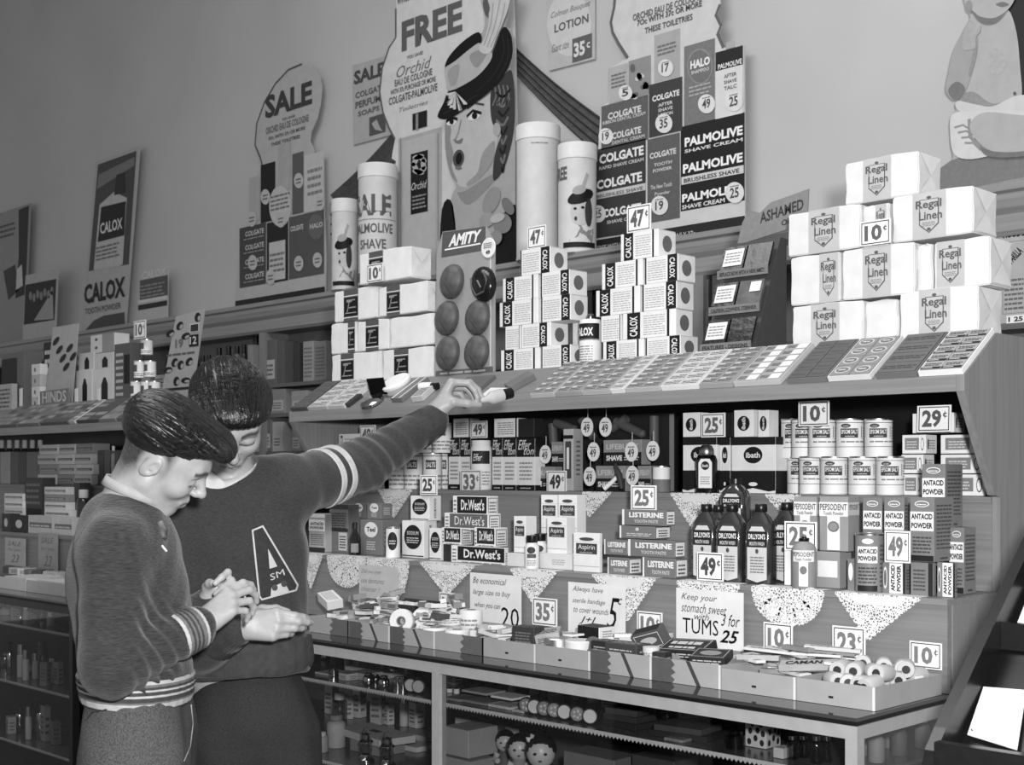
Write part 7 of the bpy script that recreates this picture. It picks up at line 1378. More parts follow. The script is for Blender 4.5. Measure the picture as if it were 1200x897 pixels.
# ================================================================ the two boys: surfaces grown from joints
A = lambda *p: np.array(p, float)
def cp(px, py, d): return A((px-CX)/F*d, d, CAMZ-(py-HY)/F*d)      # right, away, up - seen from where the photographer stood
def unit(v): v = np.asarray(v, float); return v/np.linalg.norm(v)
def rc(a, b, ra, rb, k=.02, op='u'): return dict(t='rc', a=np.asarray(a, float), b=np.asarray(b, float), ra=ra, rb=rb, k=k, op=op)
def el(c, r, R=None, k=.02, op='u'): return dict(t='el', c=np.asarray(c, float), r=A(*r), R=np.eye(3) if R is None else R, k=k, op=op)
def pl(p, n, k=.004): return dict(t='pl', p=np.asarray(p, float), n=unit(n), k=k, op='i')
def pdist(q, P):
    if q['t'] == 'rc':
        ab = q['b']-q['a']; L2 = max(ab@ab, 1e-9); h = np.clip((P-q['a'])@ab/L2, 0, 1); e = P-q['a']-h[:, None]*ab
        return np.sqrt((e*e).sum(1))-(q['ra']+(q['rb']-q['ra'])*h)
    if q['t'] == 'el':
        p = (P-q['c'])@q['R']; k0 = np.sqrt(((p/q['r'])**2).sum(1)); k1 = np.sqrt(((p/q['r']**2)**2).sum(1)); return k0*(k0-1)/np.maximum(k1, 1e-6)
    return (P-q['p'])@q['n']
def sdf(prims, P, dist=None):
    d = np.full(len(P), 1.0)
    for q in prims:
        e = pdist(q, P); k = q['k']
        if q['op'] == 'u': h = np.clip(.5+.5*(d-e)/k, 0, 1); d = d*(1-h)+e*h-k*h*(1-h)
        else:
            if q['op'] == 's': e = -e
            h = np.clip(.5-.5*(d-e)/k, 0, 1); d = d*(1-h)+e*h+k*h*(1-h)
    if dist is not None: d = d+dist(P)
    return d
def bound(q):
    if q['t'] == 'rc': return (q['a']+q['b'])/2, np.linalg.norm(q['b']-q['a'])/2+max(q['ra'], q['rb'])
    if q['t'] == 'el': return q['c'], q['r'].max()
    return None, None
def surface(prims, vox, dist=None, N=16):
    """surface nets over the blocks that the skin passes through"""
    lo = np.full(3, 1e9); hi = -lo
    for q in prims:
        if q['op'] == 'u': c, r = bound(q); lo = np.minimum(lo, c-r-.03); hi = np.maximum(hi, c+r+.03)
    nb = np.ceil((hi-lo)/(vox*N)).astype(int); bs = vox*N; br = bs*.87
    I = np.stack(np.meshgrid(*[np.arange(n) for n in nb], indexing='ij'), -1).reshape(-1, 3); ctr = lo+(I+.5)*bs
    keep = np.abs(sdf(prims, ctr)) < br*1.5+.02; I = I[keep]; ctr = ctr[keep]
    g = np.stack(np.meshgrid(*[np.arange(N+1)]*3, indexing='ij'), -1).reshape(-1, 3)
    dims = nb*N+2; key = lambda c: (c[:, 0]*dims[1]+c[:, 1])*dims[2]+c[:, 2]
    VK, VP, EQ, ES = [], [], [], []
    for bi, bc in zip(I, ctr):
        use = []
        for q in prims:
            c, r = bound(q)
            if c is None or np.linalg.norm(bc-c)-r < br+.05+q['k']: use.append(q)
        if not use: continue
        base = bi*N; P = lo+(base+g)*vox
        D = sdf(use, P, dist).reshape(N+1, N+1, N+1); S = D < 0
        if S.all() or not S.any(): continue
        cnt = np.zeros((N, N, N)); pos = np.zeros((N, N, N, 3)); cx = np.stack(np.meshgrid(*[np.arange(N)]*3, indexing='ij'), -1)
        offs = [(0, 0), (0, 1), (1, 0), (1, 1)]
        for ax in range(3):
            for o1, o2 in offs:
                s0 = [0, 0, 0]; oth = [a for a in range(3) if a != ax]; s0[oth[0]] = o1; s0[oth[1]] = o2; s1 = list(s0); s1[ax] = 1
                a = D[s0[0]:s0[0]+N, s0[1]:s0[1]+N, s0[2]:s0[2]+N]; b_ = D[s1[0]:s1[0]+N, s1[1]:s1[1]+N, s1[2]:s1[2]+N]
                m = (a < 0) != (b_ < 0); t_ = np.where(m, a/np.where(m, a-b_, 1), 0); cnt += m
                for c in range(3): pos[..., c] += m*(cx[..., c]+s0[c]+(t_ if c == ax else 0))
        act = cnt > 0; ci = np.argwhere(act); VK.append(key(ci+base)); VP.append(lo+(pos[act]/cnt[act][:, None]+base)*vox)
        for ax in range(3):
            sl = [slice(0, N)]*3; sl1 = [slice(0, N)]*3; sl1[ax] = slice(1, N+1); a = S[tuple(sl)]; b_ = S[tuple(sl1)]
            m = np.argwhere(a != b_)
            if len(m): 
                sg = a[m[:, 0], m[:, 1], m[:, 2]]; o1, o2 = [(1, 2), (2, 0), (0, 1)][ax]; e1 = np.eye(3, dtype=int)[o1]; e2 = np.eye(3, dtype=int)[o2]; mm = m+base
                EQ.append(np.stack([key(mm-e1-e2), key(mm-e2), key(mm), key(mm-e1)], 1)); ES.append(sg)
    VK = np.concatenate(VK); VP = np.concatenate(VP); EQ = np.concatenate(EQ); ES = np.concatenate(ES)
    o = np.argsort(VK); VK = VK[o]; VP = VP[o]; ix = np.searchsorted(VK, EQ); ix = np.minimum(ix, len(VK)-1); ok = (VK[ix] == EQ).all(1); ix = ix[ok]; ES = ES[ok]
    ix[~ES] = ix[~ES][:, ::-1]
    return VP, ix
def np_mesh(name, V, Q, m, parent, origin, attrs=None):
    me = bpy.data.meshes.new(name); nv, nq = len(V), len(Q)
    me.vertices.add(nv); me.vertices.foreach_set('co', (V-origin).astype(np.float32).ravel()); me.loops.add(nq*4); me.loops.foreach_set('vertex_index', Q.astype(np.int32).ravel())
    me.polygons.add(nq); me.polygons.foreach_set('loop_start', np.arange(0, nq*4, 4, dtype=np.int32)); me.polygons.foreach_set('loop_total', np.full(nq, 4, dtype=np.int32)); me.polygons.foreach_set('use_smooth', np.ones(nq, dtype=bool))
    me.update(calc_edges=True); me.validate(); me.materials.append(m)
    for k, v in (attrs or {}).items(): a = me.attributes.new(k, 'FLOAT', 'POINT'); a.data.foreach_set('value', v.astype(np.float32))
    o = bpy.data.objects.new(name, me); C.objects.link(o); o.parent = parent; return o
# ---- materials of the figures
def skin_mat(name, v, dark):
    m = mat(name, v, .48, .025, 90, bump=.03, spec=.4); nt = m.node_tree; b = nt.nodes['Principled BSDF']
    b.inputs['Subsurface Weight'].default_value = .08; b.inputs['Subsurface Radius'].default_value = (.01, .01, .01); b.inputs['Subsurface Scale'].default_value = .4
    at = nt.nodes.new('ShaderNodeAttribute'); at.attribute_name = 'dark'; mx = nt.nodes.new('ShaderNodeMix'); mx.data_type = 'RGBA'
    src = b.inputs['Base Color'].links[0].from_socket; mx.inputs[7].default_value = (lin(dark), lin(dark), lin(dark), 1)
    nt.links.new(at.outputs['Fac'], mx.inputs[0]); nt.links.new(src, mx.inputs[6]); nt.links.new(mx.outputs[2], b.inputs['Base Color']); return m
def knit_mat(name, v, sx, sz, contrast=.25, bump=.25):
    m = mat(name, v, .9, contrast, 5., bump=bump, spec=.12, stretch=(sx, sx, sz), detail=5); m.node_tree.nodes['Principled BSDF'].inputs['Sheen Weight'].default_value = .15; return m
def hair_mat(name, v):
    m = mat(name, v, .36, .3, 6., bump=.4, spec=.5, stretch=(1.2, 26, 20), detail=4); m.node_tree.nodes['Principled BSDF'].inputs['Anisotropic'].default_value = .5; return m
# ---- hand: x from the wrist to the knuckles, y to the thumb side, z out of the back of the hand
FB = [(.090, .027), (.094, .008), (.088, -.012), (.078, -.029)]; FLn = [(.043, .026, .021), (.047, .029, .022), (.043, .027, .021), (.034, .021, .018)]
def hand(Wp, X, Y, Z, curls, thumb, s=1., spread=(.08, .01, -.06, -.14)):
    M = np.stack([unit(X), unit(Y), unit(Z)], 1); T = lambda p: Wp+M@(np.asarray(p, float)*s); out = []; tips = []
    out.append(rc(T((-.03, 0, 0)), T((.012, 0, 0)), .027*s, .026*s, .015))
    for i, (bx, by) in enumerate(FB):
        r0 = .0098 if i < 3 else .0085
        out.append(rc(T((.008, by*.5, 0)), T((bx*.98, by, .001)), .0165*s, .0118*s, .012))
    out.append(rc(T((.02, .016, -.006)), T((.05, .022, -.01)), .019*s, .013*s, .012)); out.append(rc(T((.015, -.012, -.008)), T((.06, -.022, -.008)), .016*s, .012*s, .012))
    for i, (bx, by) in enumerate(FB):
        p = A(bx, by, 0); ang = 0; sp = spread[i]; r = .0096 if i < 3 else .0082
        for j in range(3):
            ang += math.radians(curls[i][j]); dv = A(math.cos(ang)*math.cos(sp), math.cos(ang)*math.sin(sp), -math.sin(ang)); q = p+dv*FLn[i][j]
            ra, rb = r*[1.04, .95, .86][j], r*[.95, .86, .74][j]; out.append(rc(T(p), T(q), ra*s, rb*s, .0035 if j else .006)); p = q
        tips.append(T(p))
    tp = [T(q) for q in thumb]; rr = [.0155, .0122, .0105, .0085]
    for j in range(3): out.append(rc(tp[j], tp[j+1], rr[j]*s, rr[j+1]*s, .012 if j == 0 else .005))
    return out, tips, tp[-1]
# ---- head in its own frame: x forward, y to his left, z up, origin between the ears
def head_prims(Tm, s, ears=True):
    H = []; M, o = Tm; T = lambda *p: o+M@(A(*p)*s); R = M
    E = lambda c, r, k=.02, op='u', Q=None: H.append(el(T(*c), [x*s for x in r], R if Q is None else R@Q, k*s, op)); B = lambda a, b, ra, rb, k=.02, op='u': H.append(rc(T(*a), T(*b), ra*s, rb*s, k*s, op))
    E((-.012, 0, .042), (.1, .077, .083)); E((.03, 0, .02), (.066, .066, .075), .03); E((.036, 0, -.045), (.052, .05, .07), .03)
    for y in (1, -1):
        B((.0, y*.055, -.05), (.062, y*.02, -.1), .02, .017, .03); E((.06, y*.04, -.022), (.03, .026, .026), .03)
    E((.073, 0, -.1), (.021, .024, .018), .02); B((.08, .036, .032), (.084, 0, .03), .013, .013, .022); B((.08, -.036, .032), (.084, 0, .03), .013, .013, .022)
    for y in (1, -1):
        E((.1, y*.033, .006), (.016, .02, .013), .016, 's'); E((.0755, y*.032, .006), (.0165, .0175, .0145), .006); E((.0785, y*.0325, .004), (.0155, .0175, .011), .004)
    B((.09, 0, .022), (.117, 0, -.02), .0085, .011, .012); E((.119, 0, -.025), (.0115, .011, .0095), .008); E((.07, 0, -.06), (.03, .031, .03), .02)
    for y in (1, -1): E((.105, y*.0115, -.028), (.0115, .0075, .008), .007); E((.11, y*.006, -.0375), (.006, .003, .004), .003, 's')
    B((.0895, .021, -.0625), (.0985, .004, -.0585), .005, .0062, .012); B((.0895, -.021, -.0625), (.0985, -.004, -.0585), .005, .0062, .01); B((.0885, .016, -.0705), (.096, 0, -.073), .0052, .007, .01); B((.0885, -.016, -.0705), (.096, 0, -.073), .0052, .007, .009)
    for k in range(2): B((.1005, -.02+.02*k, -.0657), (.1025, .0+.02*k, -.0657), .0016, .0016, .003, 's')
    if ears:
        cq, sq = math.cos(.35), math.sin(.35)
        for y in (1, -1):
            Q = np.array([[cq*math.cos(.25), -y*.25, sq], [y*.25, .97, 0], [-sq, 0, cq]]); Q, _ = np.linalg.qr(Q); Q = Q*np.sign(np.diag(Q))
            E((-.01, y*.079, .0), (.019, .0075, .032), .006, 'u', Q); E((-.003, y*.088, .002), (.010, .008, .019), .004, 's', Q); E((.004, y*.078, -.004), (.007, .005, .008), .005); B((-.006, y*.084, -.004), (.0, y*.082, .014), .003, .0025, .004)
    return H
def head_dark(V, Tm, s, stub):
    M, o = Tm; p = ((V-o)@M)/s; x, y, z = p.T; d = np.zeros(len(V)); sm = lambda a, b, v: np.clip((v-a)/(b-a), 0, 1)
    ay = np.abs(y)
    near = (np.linalg.norm(p, axis=1) < .2)
    bz = .0315+.006*np.sin(np.clip((ay-.012)/.045, 0, 1)*PI); d = np.maximum(d, .85*(sm(.0075, .003, np.abs(z-bz)))*(ay > .012)*(ay < .055)*(x > .05))
    lz = -.001-.004*np.cos(np.clip((ay-.032)/.018, -1, 1)*PI/2); d = np.maximum(d, .9*sm(.0042, .001, np.abs(z-lz))*(np.abs(ay-.032) < .0175)*(x > .068))
    d = np.maximum(d, .3*sm(.011, .004, np.abs(z+.066))*(ay < .023)*(x > .083)); d = np.maximum(d, .75*sm(.0035, .001, np.abs(z+.0655))*(ay < .024)*(x > .086))
    d = np.maximum(d, .8*(((x-.11)/.006)**2+((ay-.006)/.004)**2+((z+.0385)/.003)**2 < 1.4))
    if stub: d = np.maximum(d, stub(x, y, z))
    return d*near
# ---- rings hugging a sleeve or waist, in bands
def hug(prims, a, b, bands, off, name, parent, origin, rmax=.3, n=56, dist=None, mats=None, waves=0.):
    ax = unit(b-a); L = np.linalg.norm(b-a); u = unit(np.cross(ax, A(.3, .5, .9))); v = np.cross(ax, u); mb = MB(); rows = []; ss = sorted({0., 1.}|{e for q in bands for e in q[:2]}|set(np.linspace(0, 1, 10)))
    for s in ss:
        c = a+ax*L*s; th = np.arange(n)*2*PI/n; D = np.cos(th)[:, None]*u+np.sin(th)[:, None]*v; lo_, hi_ = np.full(n, .0), np.full(n, rmax)
        for _ in range(16):
            md = (lo_+hi_)/2; ins = sdf(prims, c+D*md[:, None], dist) < 0; lo_ = np.where(ins, md, lo_); hi_ = np.where(ins, hi_, md)
        r = lo_+off*(1 if 0 < s < 1 else .2)+waves*np.sin(th*26); rows.append(c+D*r[:, None]-origin)
    pts = np.concatenate(rows)
    mb.v = [tuple(p) for p in pts]
    for i in range(len(ss)-1):
        mid = (ss[i]+ss[i+1])/2; m = next((q[2] for q in bands if q[0] <= mid <= q[1]), mats); k = mb.mi(m)
        for j in range(n): mb.f.append((i*n+j, i*n+(j+1) % n, (i+1)*n+(j+1) % n, (i+1)*n+j)); mb.m.append(k); mb.sm.append(True)
    me = mb.build(name, parent); bmx = bmesh.new(); bmx.from_mesh(me.data); bmesh.ops.recalc_face_normals(bmx, faces=bmx.faces); bmx.to_mesh(me.data); bmx.free(); return me
def root_at(label, r, d):
    o = thing('person', label, 'person', (r*RT[0]+d*FW[0], r*RT[1]+d*FW[1], 0), (0, 0, YAW)); return o, A(r, d, 0)
def trace(prims, pxpy, d0, dist=None, off=.0015):        # where a line of sight first meets the cloth
    P = np.array(pxpy, float); dirs = np.stack([(P[:, 0]-CX)/F, np.ones(len(P)), -(P[:, 1]-HY)/F], 1); t_ = np.full(len(P), d0)
    for _ in range(60): t_ = t_+np.clip(sdf(prims, dirs*t_[:, None]+A(0, 0, CAMZ), dist), -.02, .05)*.9
    return dirs*(t_-off)[:, None]+A(0, 0, CAMZ)
def shoes(parent, origin, feet, yaw):
    for f in feet:
        c, s_ = math.cos(yaw), math.sin(yaw); X = A(c, s_, 0); b = f*A(1, 1, 0)
        pr = [rc(b-X*.05+A(0, 0, .045), b+X*.02+A(0, 0, .05), .043, .043, .02), rc(b+X*.02+A(0, 0, .04), b+X*.17+A(0, 0, .03), .043, .034, .03), pl(b+A(0, 0, .001), (0, 0, -1), .004)]
        V, Q = surface(pr, .006); np_mesh('shoe', V, Q, mat('shoe_leather', .12, .3), parent, origin)
def Rm(yaw, pitch, roll):
    cy, sy, cq, sq, cr_, sr = math.cos(yaw), math.sin(yaw), math.cos(pitch), math.sin(pitch), math.cos(roll), math.sin(roll)
    return np.array([[cy, -sy, 0], [sy, cy, 0], [0, 0, 1]])@np.array([[cq, 0, sq], [0, 1, 0], [-sq, 0, cq]])@np.array([[1, 0, 0], [0, cr_, -sr], [0, sr, cr_]])
def mesh_of(prims, vox, name, m, parent, origin, dist=None, dark=None):
    V, Q = surface(prims, vox, dist); return np_mesh(name, V, Q, m, parent, origin, {'dark': dark(V)} if dark else None)
def local_obj(o, M, org, s, origin):          # move a mesh into a head's own frame, so its grain follows the head
    me = o.data; n = len(me.vertices); co = np.empty(n*3, np.float32); me.vertices.foreach_get('co', co); co = (co.reshape(-1, 3)+origin-org)@M/s; me.vertices.foreach_set('co', co.ravel().astype(np.float32)); me.update()
    mw = Matrix.Identity(4)
    for i in range(3):
        for j in range(3): mw[i][j] = M[i, j]*s
        mw[i][3] = (org-origin)[i]
    o.matrix_local = mw
def strands(Tm, s, origin, parent, paths, m, rad=.0016, name='hair_strands'):
    M, o = Tm; mb = MB()
    for P in paths: mb.tube([Vector(o+M@(A(*q)*s)-origin) for q in P], [rad*.4]+[rad]*(len(P)-2)+[rad*.3], m, 4)
    return mb.build(name, parent)
# ---------------------------------------------------------------- boy in profile
fold = lambda P, f=1.: .0022*np.sin(P[:, 2]*55*f+P[:, 0]*38+3*np.sin(P[:, 1]*21))*np.sin(P[:, 0]*31*f-P[:, 2]*17+P[:, 1]*24)
D1_ = 2.58; r0, origin = root_at('boy in profile, grey pullover with striped cuffs, looking down at his hands', cp(158, 860, D1_)[0], D1_)
s1 = .85; T1m = (Rm(math.radians(15), math.radians(35), math.radians(26)), A(-.663*D1_/2.5, D1_, 1.5+.031*D1_/2.5)); M1, o1 = T1m; h1 = lambda *p: o1+M1@(A(*p)*s1)
sh_r, el_r, wr_r = cp(133, 645, 2.47), cp(131, 780, 2.42), cp(230, 736, 2.56); sh_l, el_l, wr_l = cp(152, 640, 2.70), cp(178, 775, 2.74), cp(246, 712, 2.70)
nb, chest, waist, pelv = cp(154, 592, 2.6), cp(147, 690, 2.6), cp(160, 800, 2.6), cp(157, 880, 2.6); hipr, hipl = cp(155, 890, 2.53), cp(160, 890, 2.68)
ftr, ftl = A(cp(150, 890, 2.5)[0], 2.5, .08), A(cp(165, 890, 2.72)[0]-.01, 2.68, .08)
hr_, tips_r, tt_r = hand(cp(238, 731, 2.57), cp(272, 702, 2.61)-cp(238, 731, 2.57), A(-.45, .55, .6), A(-.35, -.75, .5), [(22, 48, 30), (34, 54, 32), (44, 56, 32), (50, 54, 30)], [(.02, .02, -.01), (.045, .034, -.03), (.07, .03, -.05), (.085, .022, -.064)], .84)
hl_, tips_l, tt_l = hand(cp(244, 712, 2.70), cp(268, 690, 2.68)-cp(244, 712, 2.70), A(-.5, -.2, .8), A(.3, .85, .3), [(40, 55, 30), (50, 60, 35), (55, 60, 35), (60, 60, 30)], [(.02, .02, -.01), (.045, .038, -.02), (.068, .04, -.034), (.085, .034, -.046)], .82)
body = head_prims(T1m, s1)+[rc(h1(-.03, 0, -.04), nb+A(-.006, 0, .0), .05*s1*1.05, .056, .03), el(chest, (.085, .13, .17), k=.04), el(waist, (.08, .12, .14), k=.04), el(pelv, (.09, .13, .1), k=.04), rc(sh_r, sh_l, .045, .045, .03)]
for a, b, c in ((sh_r, el_r, wr_r), (sh_l, el_l, wr_l)): body += [rc(a, b, .042, .034, .02), rc(b, c, .034, .024, .01)]
for hp, ft in ((hipr, ftr), (hipl, ftl)): kn = hp*.5+ft*.5; body += [rc(hp, kn, .065, .045, .02), rc(kn, ft, .042, .032, .01)]
body += hr_+hl_
stub1 = lambda x, y, z: .97*np.clip((z+.045+.06*np.clip((-.025-x)/.035, 0, 1))/.065, 0, 1)*np.clip((.034-x)/.02, 0, 1)*np.clip((np.hypot(x+.01, (z-.002)*.8)-.026)/.012, 0, 1)*(np.random.RandomState(1).rand(len(x))*.2+.8)
sk1 = skin_mat('skin_fair', .56, .1)
bo_ = mesh_of(body, .0027, 'body', sk1, r0, origin, None, lambda V: head_dark(V, T1m, s1, stub1))
# hair: short at the sides, long on top, swept into a front quiff
hz = lambda c, r, k=.02, op='u', Q=None: el(h1(*c), [x*s1 for x in r], M1 if Q is None else M1@Q, k*s1, op)
hair = [hz((-.026, 0, .056), (.106, .084, .086)), hz((.03, 0, .092), (.085, .072, .045), .03), hz((.08, .006, .104), (.041, .056, .027), .03), hz((-.045, 0, .078), (.08, .078, .052), .03), hz((.106, .0, .099), (.021, .045, .018), .02),
        pl(h1(-.02, 0, .008), M1@A(.3, 0, -1), .012), hz((.1, -.02, .034), (.058, .08, .054), .01, 's'), hz((.02, -.1, .0), (.055, .03, .035), .01, 's'), hz((.02, .1, .0), (.055, .03, .035), .01, 's')]
def streaks(q, amp, n1, n2, z0):
    ph = np.arctan2(q[:, 1], q[:, 2]-.01)
    return amp*(np.sin(ph*n1+1.6*np.sin(q[:, 0]*31+ph*3))*.6+np.sin(ph*n2+2.2*np.sin(q[:, 0]*19+1))*.5)*np.clip((q[:, 2]-z0)/.05, 0, 1)
def thin(q, z0, sl, w_, amp): return amp*np.clip((w_-(q[:, 2]-z0-sl*q[:, 0]))/w_, 0, 1)**2*np.clip((.07-q[:, 0])/.03, 0, 1)
hd = lambda P: (lambda q: streaks(q, .0013, 83, 31, .0)+thin(q, .008, .25, .05, .011))(((P-o1)@M1)/s1)
hm1 = hair_mat('hair_dark_brown', .075); ho = mesh_of(hair, .0026, 'hair', hm1, r0, origin, hd); local_obj(ho, M1, o1, s1, origin)
def comb(Tm, s, prims, n, seed, parent, origin, m, x0=.1, x1=-.11, ph=1.25, wob=.12):      # single locks following the combing
    M, o = Tm; rr = np.random.RandomState(seed); K = 14; paths = []
    for _ in range(n):
        p0 = rr.uniform(-ph, ph); a, b = x0+rr.uniform(-.05, .02), x1+rr.uniform(0, .09); xs = np.linspace(a, b, K); phs = p0+wob*np.sin(np.linspace(0, 3, K)+rr.uniform(0, 6))*rr.uniform(.2, 1)
        D = np.stack([np.zeros(K), np.sin(phs), np.cos(phs)], 1); c = np.stack([xs, np.zeros(K), np.full(K, .04)], 1); lo_, hi_ = np.zeros(K), np.full(K, .16)
        for _ in range(13):
            md = (lo_+hi_)/2; ins = sdf(prims, o+((c+D*md[:, None])@M.T)*s) < 0; lo_ = np.where(ins, md, lo_); hi_ = np.where(ins, hi_, md)
        ok = lo_ > .02
        if ok.sum() > 6: paths.append((c+D*(lo_+rr.uniform(-.0003, .0009))[:, None])[ok])
    return strands(Tm, s, origin, parent, paths, m, .0011)
comb(T1m, s1, hair, 260, 3, r0, origin, hm1)
# pullover
tor = [el(chest+A(.014, 0, .0), (.1, .155, .185), k=.05), el(chest*.45+waist*.55+A(.006, 0, 0), (.1, .145, .16), k=.05), el(waist+A(.006, 0, -.01), (.096, .14, .1), k=.05), rc(sh_r*.8+sh_l*.2+A(.0, 0, .0), sh_l*.85+sh_r*.15, .066, .064, .05), rc(nb+A(-.022, 0, -.04), chest+A(-.03, 0, .02), .07, .08, .05)]
slr = [rc(sh_r+A(-.002, 0, .0), el_r, .062, .058, .03), rc(el_r, wr_r, .058, .041, .02)]; sll = [rc(sh_l, el_l, .064, .057, .03), rc(el_l, wr_l, .055, .04, .02)]
axr = unit(wr_r-el_r)
def sw1(P):
    q = P-el_r; s_ = q@axr; w_ = np.exp(-((s_-.07)/.07)**2)*np.exp(-(np.linalg.norm(q-s_[:, None]*axr, axis=1)/.09)**2)
    return fold(P)+.0052*w_*np.sin(s_*170+q[:, 2]*60)
cutn = [el(nb+A(.008, 0, .064), (.066, .072, .06), k=.008, op='s'), pl(cp(160, 812, 2.6), (0, 0, -1), .004)]
kn1 = knit_mat('heather_knit', .175, 14, 90, .22, .35); mesh_of(tor+slr+sll+cutn, .0036, 'pullover', kn1, r0, origin, sw1)
wht, drk, gry = mat('rib_white', .6, .9, .06, 90), mat('rib_dark', .2, .9, .1, 90), mat('rib_grey', .36, .9, .1, 90)
bands = [(0, .1, drk), (.1, .2, gry), (.2, .3, wht), (.3, .38, drk), (.38, .46, gry), (.46, .52, drk), (.52, .6, gry), (.6, .66, drk), (.66, .8, gry), (.8, .9, wht), (.9, 1, drk)]
ca = wr_r-axr*.055; hug(slr, ca, wr_r+axr*.006, [(0, .12, wht), (.12, .24, gry), (.24, .33, drk), (.33, .41, gry), (.41, .5, drk), (.5, .58, gry), (.58, .66, drk), (.66, .82, gry), (.82, .92, wht), (.92, 1, drk)], .002, 'cuff', r0, origin, .12, 60, None, drk, .0006)
hug(tor, cp(163, 823, 2.6), cp(165, 786, 2.6), [(0, .12, drk), (.12, .3, wht), (.3, .36, gry), (.36, .5, drk), (.5, .57, wht), (.57, .68, drk), (.68, .74, wht), (.74, .82, drk), (.82, .9, gry), (.9, 1., wht)], .004, 'waistband', r0, origin, .3, 90, None, drk, .0008)
# collar, neck tie, pin
mb = MB(); ring = []
for i in range(33):
    a = 2*PI*i/32; c = nb+A(.006, 0, .02); tilt = -.4*math.cos(a)
    ring.append((c+A(.063*math.cos(a), .067*math.sin(a), .063*tilt), c+A(.059*math.cos(a)+.006, .064*math.sin(a), .06*tilt+.018)))
mb.add([Vector(p-origin) for q in ring for p in q], [(2*i, 2*i+2, 2*i+3, 2*i+1) for i in range(32)], mat('collar_cotton', .56, .8, .04, 40), True); co = mb.build('shirt_collar', r0); md = co.modifiers.new('thickness', 'SOLIDIFY'); md.thickness = .006
mb = MB(); p0 = trace(tor+slr, [(187, 612), (191, 622), (192, 632)], 2.3, None, .006)-origin; mb.tube([Vector(p) for p in p0], [.007, .009, .006], mat('neckerchief', .3, .7, .4, 55), 10); mb.build('neckerchief', r0)
mb = MB(); p0 = trace(tor+slr, [(190, 640), (195, 646)], 2.3, None, .004)-origin; mb.tube([Vector(p) for p in p0], .0022, paper(.85), 6); mb.build('pin', r0)
# trousers
trs = [el(pelv+A(.012, 0, .02), (.095, .145, .125), k=.05), rc(waist+A(.008, -.06, -.03), pelv+A(.012, -.06, -.05), .08, .09, .05), rc(waist+A(.008, .06, -.03), pelv+A(.012, .06, -.05), .08, .09, .05)]
for hp, ft in ((hipr, ftr), (hipl, ftl)): kn = hp*.5+ft*.5; trs += [rc(hp+A(.008, 0, -.02), kn, .092, .078, .04), rc(kn, ft+A(0, 0, .0), .08, .085, .03)]
trs += [pl(ftr+A(0, 0, -.02), (0, 0, -1)), pl(cp(160, 806, 2.6), (0, 0, 1))]
tw = mat('tweed_cloth', .27, .9, .22, 330, bump=.3, spec=.1); mesh_of(trs, .005, 'trousers', tw, r0, origin, lambda P: fold(P, .6)*1.2)
mb = MB(); L_ = [Vector(p-origin) for p in trace(trs, [(100, 845), (108, 835), (125, 832)], 2.2, None, .002)]; mb.tube(L_, .0015, mat('seam_thread', .16, .5), 5); mb.build('pocket_seam', r0)
mb = MB(); L_ = [Vector(p-origin) for p in trace(trs, [(224, 826), (226, 850), (223, 875), (216, 892)], 2.2, None, .001)]; mb.tube(L_, .0012, paper(.55), 5); mb.build('front_seam', r0)
shoes(r0, origin, [ftr, ftl], math.radians(15))
# the little ring he looks at
rg = (tips_r[0]+tt_r)/2+A(.004, -.002, .006); mb = MB(); mb.tube([(.011*math.cos(a), 0, .011*math.sin(a)) for a in [2*PI*i/20 for i in range(21)]], .0024, paper(.66), 6)
gpos = rg; o = mb.build('small_ring', None, (gpos[0]*RT[0]+gpos[1]*FW[0], gpos[0]*RT[1]+gpos[1]*FW[1], gpos[2]), (.3, 0, YAW+.9)); tag(o, 'small pale ring held between the fingers of the boy in profile', 'ring')
# ---------------------------------------------------------------- boy reaching to the shelf
ZD = .09; cp0 = cp; cp = lambda px, py, d: cp0(px, py, d+ZD)
D2_ = 2.95; r1, origin = root_at('dark haired boy in a letter sweater reaching up to the shelf', cp(295, 860, D2_-ZD)[0], D2_+.03)
s2 = .945; T2m = (Rm(math.radians(-67), math.radians(46), math.radians(1)), A(-.59*D2_/2.75, D2_-.02, 1.5+.116*D2_/2.75+.001)); M2, o2 = T2m; h2 = lambda *p: o2+M2@(A(*p)*s2)
shl, ell_, wrl = cp(338, 572, 2.9), cp(424, 546, 3.1), cp(507, 494, 3.27); shr, elr, wrr = cp(208, 585, 2.86), cp(205, 785, 2.83), cp(276, 736, 2.70)
nb = cp(274, 562, 2.92); chest, belly, pelv = cp(273, 655, 2.9), cp(278, 755, 2.9), cp(296, 850, 2.9); hipr, hipl = cp(262, 860, 2.88), cp(335, 860, 2.92)
ftr, ftl = A(cp(262, 860, 2.86)[0]+.05, 3.0, .08), A(cp(338, 860, 2.92)[0]+.05, 3.04, .08)
HX = cp(536, 438, 3.3)-cp(508, 487, 3.28)
hl_, tl_, tt = hand(cp(509, 486, 3.28), HX, A(.12, -.96, .2), A(-.86, -.1, .5), [(62, 48, 20), (58, 44, 20), (62, 50, 25), (66, 55, 30)], [(.02, .02, -.012), (.046, .034, -.03), (.062, .03, -.064), (.078, .02, -.09)], .98)
hr_, tr_, tt2 = hand(cp(281, 734, 2.69), A(.985, -.05, .06), A(-.06, .12, .99), A(.02, -.97, .12), [(18, 34, 16), (22, 32, 16), (26, 34, 18), (32, 36, 18)], [(.02, .022, -.012), (.05, .036, -.028), (.082, .036, -.036), (.108, .028, -.044)], .9, (-.24, -.12, .0, .12))
